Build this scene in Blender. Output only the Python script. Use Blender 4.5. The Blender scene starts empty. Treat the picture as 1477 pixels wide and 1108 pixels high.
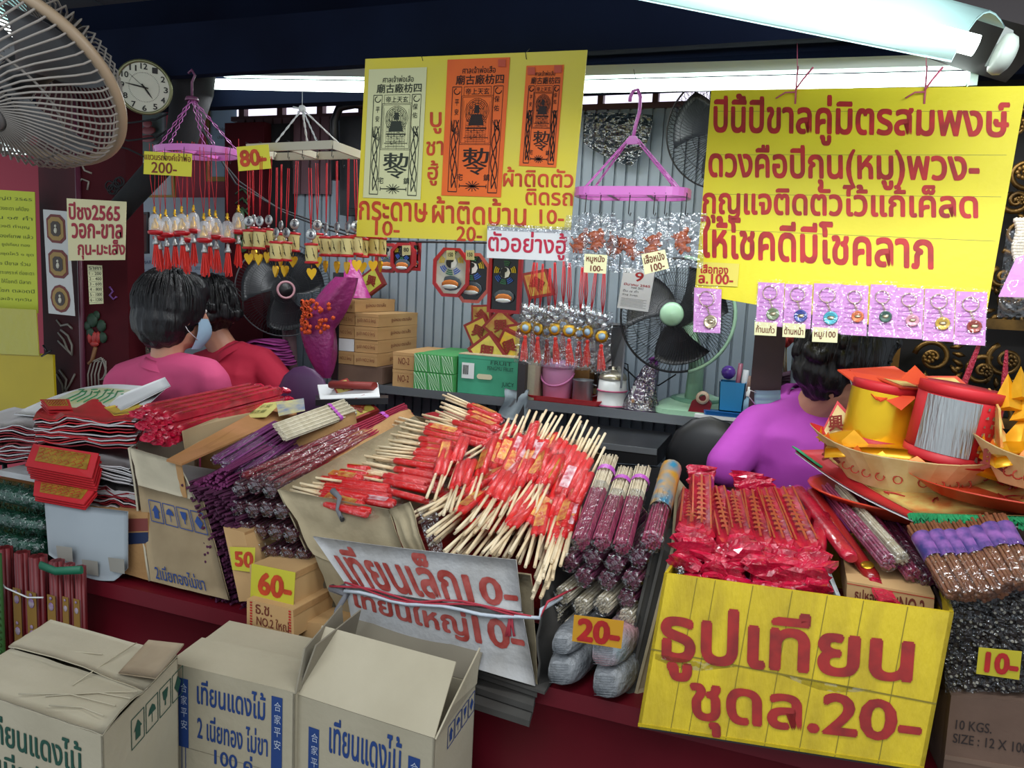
import bpy, bmesh, math, random
from mathutils import Vector, Matrix, noise
R = random.Random(7)
C = bpy.context.scene.collection
sc = bpy.context.scene
# ---------------------------------------------------------------- camera
F_PX, CAMH = 1100.0, 1.55
_y, _p, _r = math.radians(20), math.radians(7.5), math.radians(2.8)
FW = Vector((-math.sin(_y)*math.cos(_p), math.cos(_y)*math.cos(_p), -math.sin(_p)))
_R0 = Vector((math.cos(_y), math.sin(_y), 0)); _U0 = _R0.cross(FW)
RT = _R0*math.cos(_r) + _U0*math.sin(_r); UP = -_R0*math.sin(_r) + _U0*math.cos(_r)
EYE = Vector((0, 0, CAMH))
cd = bpy.data.cameras.new('camera'); cam = bpy.data.objects.new('camera', cd); C.objects.link(cam)
cam.matrix_world = Matrix(((RT.x, UP.x, -FW.x, 0), (RT.y, UP.y, -FW.y, 0), (RT.z, UP.z, -FW.z, CAMH), (0, 0, 0, 1)))
cd.sensor_width = 36; cd.lens = 36*F_PX/1477; cd.clip_start = .02
sc.camera = cam
# ---------------------------------------------------------------- colour, world, lights
sc.view_settings.view_transform = 'Standard'; sc.view_settings.look = 'None'
sc.view_settings.gamma = 1; sc.view_settings.use_curve_mapping = False
sc.view_settings.exposure = 0.42
w = bpy.data.worlds.new('world'); sc.world = w; w.use_nodes = True
w.node_tree.nodes['Background'].inputs[0].default_value = (.80, .90, 1.0, 1)
w.node_tree.nodes['Background'].inputs[1].default_value = .62
def area(name, loc, aim, sx, sy, power, col=(.93, .97, 1)):
    l = bpy.data.lights.new(name, 'AREA'); l.shape = 'RECTANGLE'; l.size = sx; l.size_y = sy
    l.energy = power; l.color = col
    o = bpy.data.objects.new(name, l); C.objects.link(o); o.location = loc
    o.rotation_euler = (Vector(aim)-Vector(loc)).to_track_quat('-Z', 'Y').to_euler()
    return o
area('lane_light', (-.6, -.9, 3.0), (-.4, 1.8, .8), 2.6, 1.2, 26)
area('stall_light', (-.7, 2.30, 2.16), (-.7, 2.5, 0), 2.6, .08, 15)
area('front_lamp_light', (.2, 1.05, 2.14), (.0, 1.9, 1.35), 1.2, .1, 11)
# ---------------------------------------------------------------- pixel helpers (give world points on real planes)
def ray(px, py): return FW*F_PX + RT*(px-738.5) - UP*(py-554)
def W(px, py, Y): d = ray(px, py); return EYE + d*(Y/d.y)
def Z(px, py, z): d = ray(px, py); return EYE + d*((z-CAMH)/d.z)
def D(px, py, dep): return EYE + ray(px, py)*(dep/F_PX)
def PL(px, py, pl):
    d = ray(px, py); return EYE + d*((pl[0]-EYE).dot(pl[1])/d.dot(pl[1]))
def plane3(a, b, c):
    n = (b-a).cross(c-a).normalized()
    if n.dot(EYE-a) < 0: n = -n
    return (a, n)
def planeY(Y): return (Vector((0, Y, 0)), Vector((0, -1, 0)))
def V(*a): return Vector(a)
def lerp(a, b, t): return a+(b-a)*t
# ---------------------------------------------------------------- materials
MATS = {}
def lin(h):
    h = h.lstrip('#'); o = []
    for i in (0, 2, 4):
        c = int(h[i:i+2], 16)/255; o.append(c/12.92 if c <= .04045 else ((c+.055)/1.055)**2.4)
    return (*o, 1)
def mat(name, col, rough=.6, metal=0, var=0, col2=None, scale=8, bump=0, bscale=40, emit=0, alpha=1, trans=0, coat=0, stretch=None, spec=.5):
    if name in MATS: return MATS[name]
    m = bpy.data.materials.new(name); m.use_nodes = True; MATS[name] = m
    nt = m.node_tree; b = nt.nodes['Principled BSDF']; c = lin(col) if isinstance(col, str) else col
    b.inputs['Base Color'].default_value = c; b.inputs['Roughness'].default_value = rough; b.inputs['Metallic'].default_value = metal
    b.inputs['Specular IOR Level'].default_value = spec
    b.inputs['Coat Weight'].default_value = coat; b.inputs['Transmission Weight'].default_value = trans
    if alpha < 1: b.inputs['Alpha'].default_value = alpha
    if emit: b.inputs['Emission Color'].default_value = c; b.inputs['Emission Strength'].default_value = emit
    if col2 or bump:
        tc = nt.nodes.new('ShaderNodeTexCoord'); mp = nt.nodes.new('ShaderNodeMapping'); nt.links.new(tc.outputs['Object'], mp.inputs[0])
        if stretch: mp.inputs['Scale'].default_value = stretch
    if col2:
        n = nt.nodes.new('ShaderNodeTexNoise'); n.inputs['Scale'].default_value = scale; n.inputs['Detail'].default_value = 5
        nt.links.new(mp.outputs[0], n.inputs['Vector'])
        r = nt.nodes.new('ShaderNodeValToRGB'); r.color_ramp.elements[0].position = .38; r.color_ramp.elements[1].position = .68
        r.color_ramp.elements[0].color = c; r.color_ramp.elements[1].color = lin(col2)
        nt.links.new(n.outputs[0], r.inputs[0]); nt.links.new(r.outputs[0], b.inputs['Base Color'])
    if bump:
        n2 = nt.nodes.new('ShaderNodeTexNoise'); n2.inputs['Scale'].default_value = bscale; n2.inputs['Detail'].default_value = 3
        nt.links.new(mp.outputs[0], n2.inputs['Vector'])
        bp = nt.nodes.new('ShaderNodeBump'); bp.inputs['Strength'].default_value = bump; bp.inputs['Distance'].default_value = .01
        nt.links.new(n2.outputs[0], bp.inputs['Height']); nt.links.new(bp.outputs[0], b.inputs['Normal'])
    return m
def film(name, col='#ffffff', amount=.22, rough=.12, bump=.6, bscale=60):
    """clear plastic film: mostly see-through, with a gloss"""
    if name in MATS: return MATS[name]
    m = bpy.data.materials.new(name); m.use_nodes = True; MATS[name] = m; nt = m.node_tree
    for n in list(nt.nodes): nt.nodes.remove(n)
    o = nt.nodes.new('ShaderNodeOutputMaterial'); mx = nt.nodes.new('ShaderNodeMixShader')
    t = nt.nodes.new('ShaderNodeBsdfTransparent'); g = nt.nodes.new('ShaderNodeBsdfGlossy'); g.inputs['Roughness'].default_value = rough
    t.inputs[0].default_value = lin(col); tc = nt.nodes.new('ShaderNodeTexCoord')
    n = nt.nodes.new('ShaderNodeTexNoise'); n.inputs['Scale'].default_value = bscale; n.inputs['Detail'].default_value = 2; nt.links.new(tc.outputs['Object'], n.inputs['Vector'])
    bp = nt.nodes.new('ShaderNodeBump'); bp.inputs['Strength'].default_value = bump; bp.inputs['Distance'].default_value = .02
    nt.links.new(n.outputs[0], bp.inputs['Height']); nt.links.new(bp.outputs[0], g.inputs['Normal'])
    mx.inputs[0].default_value = amount
    nt.links.new(t.outputs[0], mx.inputs[1]); nt.links.new(g.outputs[0], mx.inputs[2]); nt.links.new(mx.outputs[0], o.inputs[0])
    return m
def lamp_mat(name, col, s): return mat(name, col, emit=s)
card = mat('cardboard_cream', '#b9b09a', .85, col2='#a39a84', scale=5, bump=.15, bscale=90)
kraft = mat('cardboard_kraft', '#b58a58', .85, col2='#9a7246', scale=6, bump=.15, bscale=90)
kraftd = mat('cardboard_brown', '#6e5546', .85, col2='#5c463a', scale=6, bump=.1)
yel = mat('yellow_board', '#dfd21c', .55, col2='#d0c016', scale=3, bump=.08, bscale=60)
yelbox = mat('yellow_painted_card', '#c9ae12', .6, col2='#ae9410', scale=4, bump=.2, bscale=30, stretch=(6, 6, .6))
redink = mat('red_marker_ink', '#b81f1d', .6, col2='#8d1512', scale=25)
redink2 = mat('orange_red_ink', '#c8441c', .6, col2='#a03010', scale=25)
pinkink = mat('crimson_ink', '#b41c3c', .6)
blackink = mat('black_ink', '#15120f', .6)
greyink = mat('grey_ink', '#4a4a44', .7)
blueink = mat('blue_print', '#1f3f7c', .7)
greenink = mat('green_print', '#1c4a3c', .7)
brownink = mat('brown_print', '#6b2a1a', .7)
paperw = mat('white_paper', '#d6d8d8', .7)
paperc = mat('cream_paper', '#dcd9a8', .7)
papery = mat('yellow_paper', '#d9d03a', .7)
cloth_red = mat('red_counter_cloth', '#6a0c1c', .45, col2='#5a0816', scale=4)
navy = mat('navy_painted_steel', '#10182c', .85, col2='#0b1020', scale=2, spec=.08)
darkst = mat('dark_steel', '#3a3a3e', .4, metal=.6)
steel = mat('galvanised_steel', '#8a8f94', .35, metal=.7, bump=.05)
black = mat('black_plastic', '#101114', .4)
blackr = mat('black_rubber', '#17171a', .8)
pinkpl = mat('pink_plastic', '#c86ab8', .35, coat=.3)
white = mat('white_plastic', '#d8dad8', .4)
gold = mat('gold_foil', '#c89a2a', .3, metal=.85, bump=.1, bscale=30)
goldm = mat('bright_gold_foil', '#e6ba20', .3, metal=.6, bump=.3, bscale=12)
silver = mat('silver_foil', '#b4b6b4', .32, metal=.9, bump=.5, bscale=30, stretch=(6, 6, .3))
redpl = mat('red_plastic', '#b5101c', .35)
redpaper = mat('red_joss_paper', '#c41f28', .55, col2='#a81820', scale=6)
wood = mat('bamboo_stick', '#e6d4b2', .7, col2='#d0b48a', scale=14)
thread = mat('red_thread', '#c3202a', .7)
filmc = film('clear_film', '#f4f6f8', .12, .10)
filmh = film('crinkled_film', '#f2f4f6', .17, .22, .8, 70)
filmr = film('red_film', '#d8203c', .25, .15, 1, 120)
# ---------------------------------------------------------------- mesh building
class MB:
    def __init__(s): s.v = []; s.f = []; s.m = []; s.sm = []; s.mi = 0; s.smooth = False
    def add(s, vs, fs, smooth=None):
        k = len(s.v); s.v += [Vector(v) for v in vs]
        for f in fs: s.f.append([i+k for i in f]); s.m.append(s.mi); s.sm.append(s.smooth if smooth is None else smooth)
        return s
    def hexa(s, q, vec):
        """four corners of a face (any winding) pushed by vec (a vector, or four vectors)"""
        vv = vec if isinstance(vec, (list, tuple)) else [vec]*4
        p = [Vector(a) for a in q]; return s.add(p+[a+Vector(b) for a, b in zip(p, vv)], [(0, 1, 2, 3), (7, 6, 5, 4), (0, 4, 5, 1), (1, 5, 6, 2), (2, 6, 7, 3), (3, 7, 4, 0)])
    def box(s, c, d, M=None, rz=0):
        c = Vector(c); x, y, z = d[0]/2, d[1]/2, d[2]/2
        M = M or Matrix.Rotation(rz, 3, 'Z')
        vs = [c+M@Vector(a) for a in ((-x, -y, -z), (x, -y, -z), (x, -y, z), (-x, -y, z))]
        return s.hexa(vs, M@Vector((0, 2*y, 0)))
    def quad(s, *q): return s.add(q, [tuple(range(len(q)))])
    def prism(s, poly, vec):
        n = len(poly); vec = Vector(vec); p = [Vector(a) for a in poly]
        return s.add(p+[a+vec for a in p], [tuple(range(n)), tuple(range(2*n-1, n-1, -1))]+[(i, i+n, (i+1) % n+n, (i+1) % n) for i in range(n)])
    def tube(s, pts, r, n=6, cap=True, closed=False, smooth=True, flat=None):
        pts = [Vector(p) for p in pts]; m = len(pts); rr = r if isinstance(r, (list, tuple)) else [r]*m
        vs = []; prev = None
        for i, p in enumerate(pts):
            if closed: t = pts[(i+1) % m]-pts[i-1]
            else: t = pts[min(i+1, m-1)]-pts[max(i-1, 0)]
            if t.length < 1e-9: t = Vector((0, 0, 1))
            t.normalize()
            if prev is None:
                a = t.cross(Vector((0, 0, 1)))
                if a.length < .05: a = t.cross(Vector((0, 1, 0)))
            else: a = prev-t*prev.dot(t)
            a.normalize(); prev = a; b = t.cross(a)
            for k in range(n):
                an = 2*math.pi*k/n; fx = flat or 1
                vs.append(p+a*math.cos(an)*rr[i]+b*math.sin(an)*rr[i]*fx)
        fs = []
        for i in range(m if closed else m-1):
            for k in range(n):
                j = (i+1) % m; fs.append((i*n+k, i*n+(k+1) % n, j*n+(k+1) % n, j*n+k))
        s.add(vs, fs, smooth)
        if cap and not closed:
            base = len(s.v)-m*n; s.f += [[base+k for k in range(n-1, -1, -1)], [base+(m-1)*n+k for k in range(n)]]; s.m += [s.mi]*2; s.sm += [False]*2
        return s
    def lathe(s, c, prof, n=20, M=None, smooth=True, ang=2*math.pi, sx=1, sy=1):
        c = Vector(c); vs = []; full = abs(ang-2*math.pi) < 1e-6; cols = n if full else n+1
        for (r, z) in prof:
            for k in range(cols):
                a = ang*k/n; p = Vector((r*math.cos(a)*sx, r*math.sin(a)*sy, z)); vs.append(c+(M@p if M else p))
        fs = []
        for i in range(len(prof)-1):
            for k in range(n):
                k2 = (k+1) % cols; fs.append((i*cols+k, i*cols+k2, (i+1)*cols+k2, (i+1)*cols+k))
        return s.add(vs, fs, smooth)
    def ball(s, c, r, n=10, M=None, sq=(1, 1, 1)):
        pr = [(math.cos(a)*1, math.sin(a)) for a in [math.pi*(i/(n//2)-.5) for i in range(n//2+1)]]
        rr = (r*sq[0], r*sq[1], r*sq[2]); vs = []; c = Vector(c)
        for (q, z) in pr:
            for k in range(n):
                a = 2*math.pi*k/n; p = Vector((q*math.cos(a)*rr[0], q*math.sin(a)*rr[1], z*rr[2])); vs.append(c+(M@p if M else p))
        h = len(pr); return s.add(vs, [(i*n+k, i*n+(k+1) % n, (i+1)*n+(k+1) % n, (i+1)*n+k) for i in range(h-1) for k in range(n)], True)
    def grid(s, fn, nu, nv, thick=None, smooth=True):
        """sheet from fn(u, v); with a thickness vector it is closed underneath"""
        P = [[Vector(fn(i/nu, j/nv)) for i in range(nu+1)] for j in range(nv+1)]
        a = [p for row in P for p in row]; n = nu+1
        fs = [(j*n+i, j*n+i+1, (j+1)*n+i+1, (j+1)*n+i) for j in range(nv) for i in range(nu)]
        if thick is None: return s.add(a, fs, smooth)
        k = len(a); b = [p+Vector(thick) for p in a]
        fs2 = [tuple(x+k for x in reversed(f)) for f in fs]
        e = [i for i in range(nu+1)]+[j*n+nu for j in range(1, nv+1)]+[nv*n+i for i in range(nu-1, -1, -1)]+[j*n for j in range(nv-1, 0, -1)]
        sd = [(e[i], e[(i+1) % len(e)], e[(i+1) % len(e)]+k, e[i]+k) for i in range(len(e))]
        return s.add(a+b, fs+fs2+sd, smooth)
    def build(s, name, m, parent=None, origin=None, fix=False):
        if parent is not None: o0 = Vector(parent.get('_o', parent.location)); 
        elif origin is not None: o0 = Vector(origin)
        else:
            xs = [v.x for v in s.v]; ys = [v.y for v in s.v]; zs = [v.z for v in s.v]
            o0 = Vector(((min(xs)+max(xs))/2, (min(ys)+max(ys))/2, min(zs)))
        me = bpy.data.meshes.new(name); me.from_pydata([v-o0 for v in s.v], [], s.f)
        for mm in (m if isinstance(m, (list, tuple)) else [m]): me.materials.append(mm)
        me.polygons.foreach_set('material_index', s.m); me.polygons.foreach_set('use_smooth', s.sm)
        if fix:
            bm = bmesh.new(); bm.from_mesh(me); bmesh.ops.recalc_face_normals(bm, faces=bm.faces); bm.to_mesh(me); bm.free()
        me.update()
        o = bpy.data.objects.new(name, me); C.objects.link(o)
        o['_o'] = o0
        if parent is not None: o.parent = parent
        else: o.location = o0
        return o
def thing(name, label, cat, loc, group=None):
    o = bpy.data.objects.new(name, None); o.empty_display_size = .05; C.objects.link(o); o.location = loc; o['_o'] = Vector(loc)
    return tag(o, label, cat, group)
def tag(o, label=None, cat=None, group=None, kind=None):
    if label: o['label'] = label
    if cat: o['category'] = cat
    if group: o['group'] = group
    if kind: o['kind'] = kind
    return o
def struct(o): o['kind'] = 'structure'; return o
KIDS = {}
def dup(root, M, label=None, group=None, kids=None):
    """copy a thing and its parts; M is the new world matrix of the root"""
    r = root.copy(); C.objects.link(r); r.matrix_world = M
    if label: r['label'] = label
    if group: r['group'] = group
    for ch in (kids if kids is not None else root.children):
        c = ch.copy(); C.objects.link(c); c.parent = r
        for g in ch.children:
            d = g.copy(); C.objects.link(d); d.parent = c
    return r
def frame_from(a, b, up=V(0, 0, 1)):
    """rotation whose X runs from a to b, Z near up"""
    x = (Vector(b)-Vector(a)).normalized(); y = Vector(up).cross(x).normalized(); z = x.cross(y)
    return Matrix((x, y, z)).transposed()
def mw(loc, M3, s=1): return Matrix.Translation(Vector(loc)) @ (M3.to_4x4()) @ Matrix.Scale(s, 4)
# ---------------------------------------------------------------- lettering
_TC = {}
def glyphs(s):
    if s in _TC: return _TC[s]
    c = bpy.data.curves.new('t', 'FONT'); c.body = s; c.size = 1; c.resolution_u = 3
    o = bpy.data.objects.new('t', c); C.objects.link(o)
    me = bpy.data.meshes.new_from_object(o.evaluated_get(bpy.context.evaluated_depsgraph_get()))
    vs = [v.co.copy() for v in me.vertices]; fs = [list(p.vertices) for p in me.polygons]
    par = list(range(len(vs)))
    def fd(i):
        while par[i] != i: par[i] = par[par[i]]; i = par[i]
        return i
    for f in fs:
        for k in f[1:]: par[fd(k)] = fd(f[0])
    ids = {}; isl = [ids.setdefault(fd(i), len(ids)) for i in range(len(vs))]
    x0 = min(v.x for v in vs); x1 = max(v.x for v in vs); y0 = min(v.y for v in vs); y1 = max(v.y for v in vs)
    uv = [((v.x-x0)/(x1-x0), (y1-v.y)/(y1-y0)) for v in vs]
    C.objects.unlink(o); bpy.data.objects.remove(o); bpy.data.meshes.remove(me)
    _TC[s] = (uv, fs, isl, (x1-x0), (y1-y0)); return _TC[s]
def text_into(mb, s, q, n, bold=0, lift=.0006):
    """write s into the quad q (TL, TR, BR, BL world points); n = outward normal"""
    uv, fs, isl, wd, ht = glyphs(s); k = 0
    offs = [(0, 0)] if not bold else [(math.cos(a)*bold, math.sin(a)*bold) for a in [i*math.pi/3 for i in range(6)]]+[(0, 0)]
    for (dx, dy) in offs:
        k += 1; vs = []
        for (u, v), i in zip(uv, isl):
            u += dx/wd; v += dy/ht
            p = lerp(lerp(q[0], q[1], u), lerp(q[3], q[2], u), v)
            vs.append(p+n*(lift+.00007*k+.00035*(i % 3)/3))
        mb.add(vs, fs)
def pxq(a, b, c, d, pl): return [PL(*p, pl) for p in (a, b, c, d)]
def sub(q, u0, v0, u1, v1):
    f = lambda u, v: lerp(lerp(q[0], q[1], u), lerp(q[3], q[2], u), v)
    return [f(u0, v0), f(u1, v0), f(u1, v1), f(u0, v1)]
def qn(q):
    n = (q[1]-q[0]).cross(q[3]-q[0]).normalized()
    return n if n.dot(EYE-q[0]) > 0 else -n
def letters(parent, items, m, bold=0, name='lettering', lift=.0008):
    mb = MB()
    for s, q in items: text_into(mb, s, q, qn(q), bold, lift)
    return mb.build(name, m, parent)
def plate(name, label, cat, q, m, th=.003, group=None, part_name='panel'):
    """a thin board or card as a thing with a panel part; q = TL,TR,BR,BL"""
    t = thing(name, label, cat, (q[2]+q[3])/2, group)
    b = MB().hexa(q, qn(q)*-th).build(part_name, m, t)
    return t
def strip(mb, a, b, wdt, n, lift=.001):
    """flat printed bar from a to b"""
    a = Vector(a); b = Vector(b); s = (b-a).cross(n).normalized()*wdt/2; k = n*lift
    mb.quad(a-s+k, b-s+k, b+s+k, a+s+k)
def poly_px(mb, pts, pl, lift=.001): mb.quad(*[PL(*p, pl)+pl[1]*lift for p in pts])
def crump(mb, a, b, w0, w1, up, seed, amp=.3, nu=6, n=10, t=.45):
    """crinkled plastic end: a flattened tube from a to b with noisy radius"""
    a = Vector(a); b = Vector(b); x = (b-a).normalized(); y = Vector(up).cross(x).normalized(); z = x.cross(y); vs = []
    for i in range(nu+1):
        f = i/nu; wd = lerp(w0, w1, f)/2; c = lerp(a, b, f)
        for k in range(n):
            an = 2*math.pi*k/n; q = 1+amp*noise.noise(Vector((seed*3.1+k*1.7, i*1.3, seed)))*2
            vs.append(c+(y*math.cos(an)+z*math.sin(an)*t)*wd*q)
    fs = [(i*n+k, i*n+(k+1) % n, (i+1)*n+(k+1) % n, (i+1)*n+k) for i in range(nu) for k in range(n)]
    fs.append(tuple(range(nu*n, nu*n+n)))
    mb.add(vs, fs, False)
def open_box(mb, q, vec, t=.005, top_open=True, bottom=True):
    """box from its front face q (TL,TR,BR,BL) and a depth vector, walls of thickness t"""
    vec = Vector(vec); TL, TR, BR, BL = q; sx = (TR-TL).normalized()*t; d = vec.normalized()*t
    mb.hexa(q, d); mb.hexa([p+vec for p in q], -d)
    mb.hexa([TL, TL+vec, BL+vec, BL], sx); mb.hexa([TR, TR+vec, BR+vec, BR], -sx)
    if bottom: mb.hexa([BL, BR, BR+vec, BL+vec], V(0, 0, t))
    if not top_open: mb.hexa([TL, TR, TR+vec, TL+vec], V(0, 0, -t))
# ================================================================ STRUCTURE
YW = 2.95
CZ = .75       # counter top
CY = 1.40
# street floor and stall floor
struct(MB().box((-.8, 1.4, -.01), (7, 6, .02)).build('floor', mat('grey_concrete', '#5c5a58', .8, col2='#48464a', scale=3)))
# corrugated back wall
wallm = mat('blue_grey_sheet_metal', '#8d98a2', .5, metal=.1, col2='#7c8892', scale=2)
def corr(x0, x1, z0, z1, Y, name, m, step=.044):
    mb = MB(); n = int((x1-x0)/step); pr = []
    for i in range(n):
        x = x0+i*step; pr += [(x, Y), (x+step-.010, Y), (x+step-.009, Y+.012), (x+step-.001, Y+.012)]
    a = [V(p[0], p[1], z0) for p in pr]; b = [V(p[0], p[1], z1) for p in pr]; k = len(a)
    mb.add(a+b, [(i, i+1, i+1+k, i+k) for i in range(k-1)])
    return struct(mb.build(name, m))
zt = W(700, 162, YW).z
corr(-2.45, 1.2, 0, zt, YW, 'wall_back', wallm)
corr(-2.46, W(482, 300, YW-.02).x, zt-.33, zt, YW-.02, 'wall_back_lining', mat('maroon_sheet_metal', '#5a4046', .5, col2='#6e5058', scale=3), .05)
# daylight openings above the wall
t = struct(MB().box((-.7, YW+.03, zt+.07), (3.6, .01, .14)).build('window_1', lamp_mat('bright_daylight_glass', '#f0ecff', 1.0)))
mb = MB()
for i in range(18): mb.box((-2.45+i*.21, YW+.01, zt+.07), (.022 if i > 5 else .03, .03, .14))
mb.box((-.7, YW+.01, zt+.145), (3.6, .04, .02)); mb.box((-.7, YW+.01, zt+.004), (3.6, .05, .02))
struct(mb.build('trim_1', mat('maroon_frame_paint', '#54363a', .5)))
struct(MB().box((-.6, 2.97, zt+.32), (9.6, .06, .34)).build('wall_upper', navy))
# ceiling of dark boards and beams
cm = mat('dark_ceiling_board', '#2a2e34', .6, col2='#3c4248', scale=4)
ceil = thing('ceiling', 'x', 'x', (-.6, 1.6, 2.75)); del ceil['label']; del ceil['category']; struct(ceil)
for i in range(26):
    MB().box((-5.2+i*.30, 1.7, 2.79+.003*(i % 2)), (.285, 3.2, .02)).build('ceiling_board', cm, ceil)
for y in (2.9,):
    pass
# big navy beam above the goods and the darker beams left of it
bt = W(560, 12, 2.12).z; bb = W(560, 86, 2.12).z
struct(MB().box((-.4, 2.14, (bt+bb)/2), (6.4, .04, bt-bb+.02)).build('trim_2', navy))
struct(MB().box((-.4, 2.42, W(600, 112, 2.42).z+.09), (6.4, .3, .1)).box((-.4, 2.53, W(850, 128, 2.42).z+.222), (6.4, .06, .42)).build('trim_3', navy))
q = [D(1290, -6, 1.62), D(1477, 45, 1.5), D(1500, -60, 1.5), D(1330, -90, 1.62)]
struct(MB().hexa([D(1270, -20, 1.75), D(1520, 48, 1.62), D(1520, -60, 1.62), D(1270, -80, 1.75)], V(0, .4, .0)).build('trim_4', mat('dark_brown_beam', '#2b2526', .7)))
# upright at far right behind the sign
struct(MB().box((1.3, 2.35, 1.4), (.1, .1, 2.8)).build('trim_5', navy))
# brown chest/post between the wall and the carved screen
pq = W(1108, 520, 2.35)
struct(MB().box((pq.x, 2.37, .86), (.085, .085, 1.72)).build('trim_6', mat('dark_wine_post', '#35191c', .5, col2='#241012', scale=5)))
# left side: red wall, white panel
redw = mat('crimson_wall', '#a5213a', .6)
Yl = 3.35
struct(MB().box((-3.9, Yl+.03, 1.35), (3.8, .06, 2.7)).build('wall_left', redw))
whw = mat('pale_blue_wall', '#aeb9c4', .6)
struct(MB().hexa([W(172, 285, 3.2), W(372, 285, 3.2), W(372, 700, 3.2), W(172, 700, 3.2)], V(0, .03, 0)).build('wall_left_panel', whw))
struct(MB().box((W(480, 300, 3.0).x-.25, 3.05, 1.2), (.06, .06, 2.4)).build('trim_7', mat('pale_post_paint', '#9aa3aa', .5)))
# counter
ct = thing('display_counter', 'long market display counter with a dark red cloth front', 'counter', (-.7, CY+.35, 0))
MB().box((-.75, CY+.27, CZ-.02), (3.9, .56, .04)).build('top', cloth_red, ct)
def fr(u, v):
    x = -2.7+3.9*u; return V(x, CY+.004+.006*math.sin(x*9)*(1-v)+.004*math.sin(x*31)*(1-v), .0+(CZ-.005)*v)
MB().grid(fr, 80, 4, (0, .004, 0)).build('front_cloth', cloth_red, ct)
for x in (-2.6, -.75, 1.1):
    for y in (CY+.06, CY+.5): MB().box((x, y, .355), (.04, .04, .71)).build('leg', darkst, ct)

# painted pillar at the left
pw = mat('deep_red_lacquer', '#4a1018', .7, col2='#350a10', scale=3, spec=.15)
pil = thing('painted_pillar', 'dark red lacquered temple pillar with painted lotus and cloud motifs', 'pillar', W(120, 560, 2.35)*1)
pil.location.z = 0; pil['_o'] = pil.location.copy()
xa, xm, xb = W(60, 400, 2.42).x, W(118, 400, 2.3).x, W(172, 400, 2.3).x
MB().prism([(xa, 2.42, 0), (xm, 2.30, 0), (xb, 2.34, 0), (xb+.005, 2.42, 0), (xa, 2.47, 0)], (0, 0, 2.4)).build('shaft', pw, pil)
MB().tube([(xm, 2.295, 0), (xm, 2.295, 2.4)], .011, 8).build('edge_moulding', mat('plum_moulding', '#5a2638', .35), pil)
def on_r(px, py): return PL(px, py, plane3(V(xm, 2.297, 0), V(xb, 2.337, 0), V(xm, 2.297, 1)))
def on_l(px, py): return PL(px, py, plane3(V(xa, 2.417, 0), V(xm, 2.297, 0), V(xm, 2.297, 1)))
mb = MB()
for k, (cx, cy, r) in enumerate([(133, 462, 14), (146, 470, 12), (130, 480, 10), (148, 487, 11), (139, 455, 9), (126, 470, 9)]):
    c = on_r(cx, cy); mb.ball(c, r*.0021, 10, sq=(1, .35, 1))
mb.build('painted_leaf', mat('dark_green_paint', '#1f3a26', .6), pil)
mb = MB()
for dx, w_ in ((-6, .5), (0, .7), (6, .5)): mb.ball(on_r(136+dx, 487), .026, 8, sq=(w_, .35, 1))
mb.ball(on_r(136, 496), .022, 8, sq=(1.2, .4, .6))
mb.build('lotus', mat('lotus_red_paint', '#a02a24', .5), pil)
mb = MB()
def curl(f, pts, r): mb.tube([f(*p) for p in pts], r, 5)
for pts in ([(138, 500), (133, 520), (128, 525)], ): curl(on_r, pts, .008)
mb.build('lotus_stem', mat('ochre_paint', '#7a5230', .6), pil)
mb = MB()
for i in range(4):
    o_ = i*5; curl(on_r, [(128+o_, 560), (127+o_, 540), (132+o_, 522), (146+o_*.4, 516+o_*.3), (153, 530+o_), (150-o_*.4, 548)], .0035)
for pts in ([(84, 480), (92, 490), (98, 505), (104, 512)], [(88, 476), (98, 484), (104, 498), (104, 512)], [(84, 492), (94, 502), (103, 511)], [(82, 540), (90, 555), (92, 570)], [(92, 570), (100, 556), (108, 540)], [(86, 534), (96, 548), (94, 560), (98, 570)], [(82, 462), (88, 470), (98, 468), (104, 474)]): curl(on_l, pts, .005)
for pts in ([(110, 215), (104, 228), (112, 240), (120, 236)], [(122, 210), (114, 228), (122, 246), (132, 250)], [(112, 268), (118, 258), (128, 262), (126, 274)]): curl(on_r, pts, .004)
mb.build('painted_scroll', mat('grey_scroll_paint', '#8a8478', .5), pil)
# second post behind the charms
x0, x1 = W(333, 400, 2.9).x, W(388, 400, 2.9).x
p2 = thing('carved_post', 'narrow dark red carved post behind the hanging red charms', 'post', (x0, 2.9, 0))
MB().box(((x0+x1)/2, 2.9, 1.1), (x1-x0, .08, 2.2)).build('shaft', pw, p2)
mb = MB(); 
for k, (px, py) in enumerate([(318, 300), (322, 318), (314, 330), (322, 345)]): mb.ball(W(px+28, py+10, 2.85), .03, 8, sq=(.9, .3, 1))
for i in range(5): mb.tube([W(340, 280+i*14, 2.855), W(350, 272+i*14, 2.855), W(360, 284+i*14, 2.855), W(352, 292+i*14, 2.855)], .005, 5)
mb.build('carving', mat('green_carving_paint', '#3e5a3c', .5), p2)
struct(MB().box((W(408, 400, 2.93).x, 2.93, 1.1), (.10, .05, 2.2)).build('door_1', mat('black_doorway', '#0e0c10', .8)))

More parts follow.
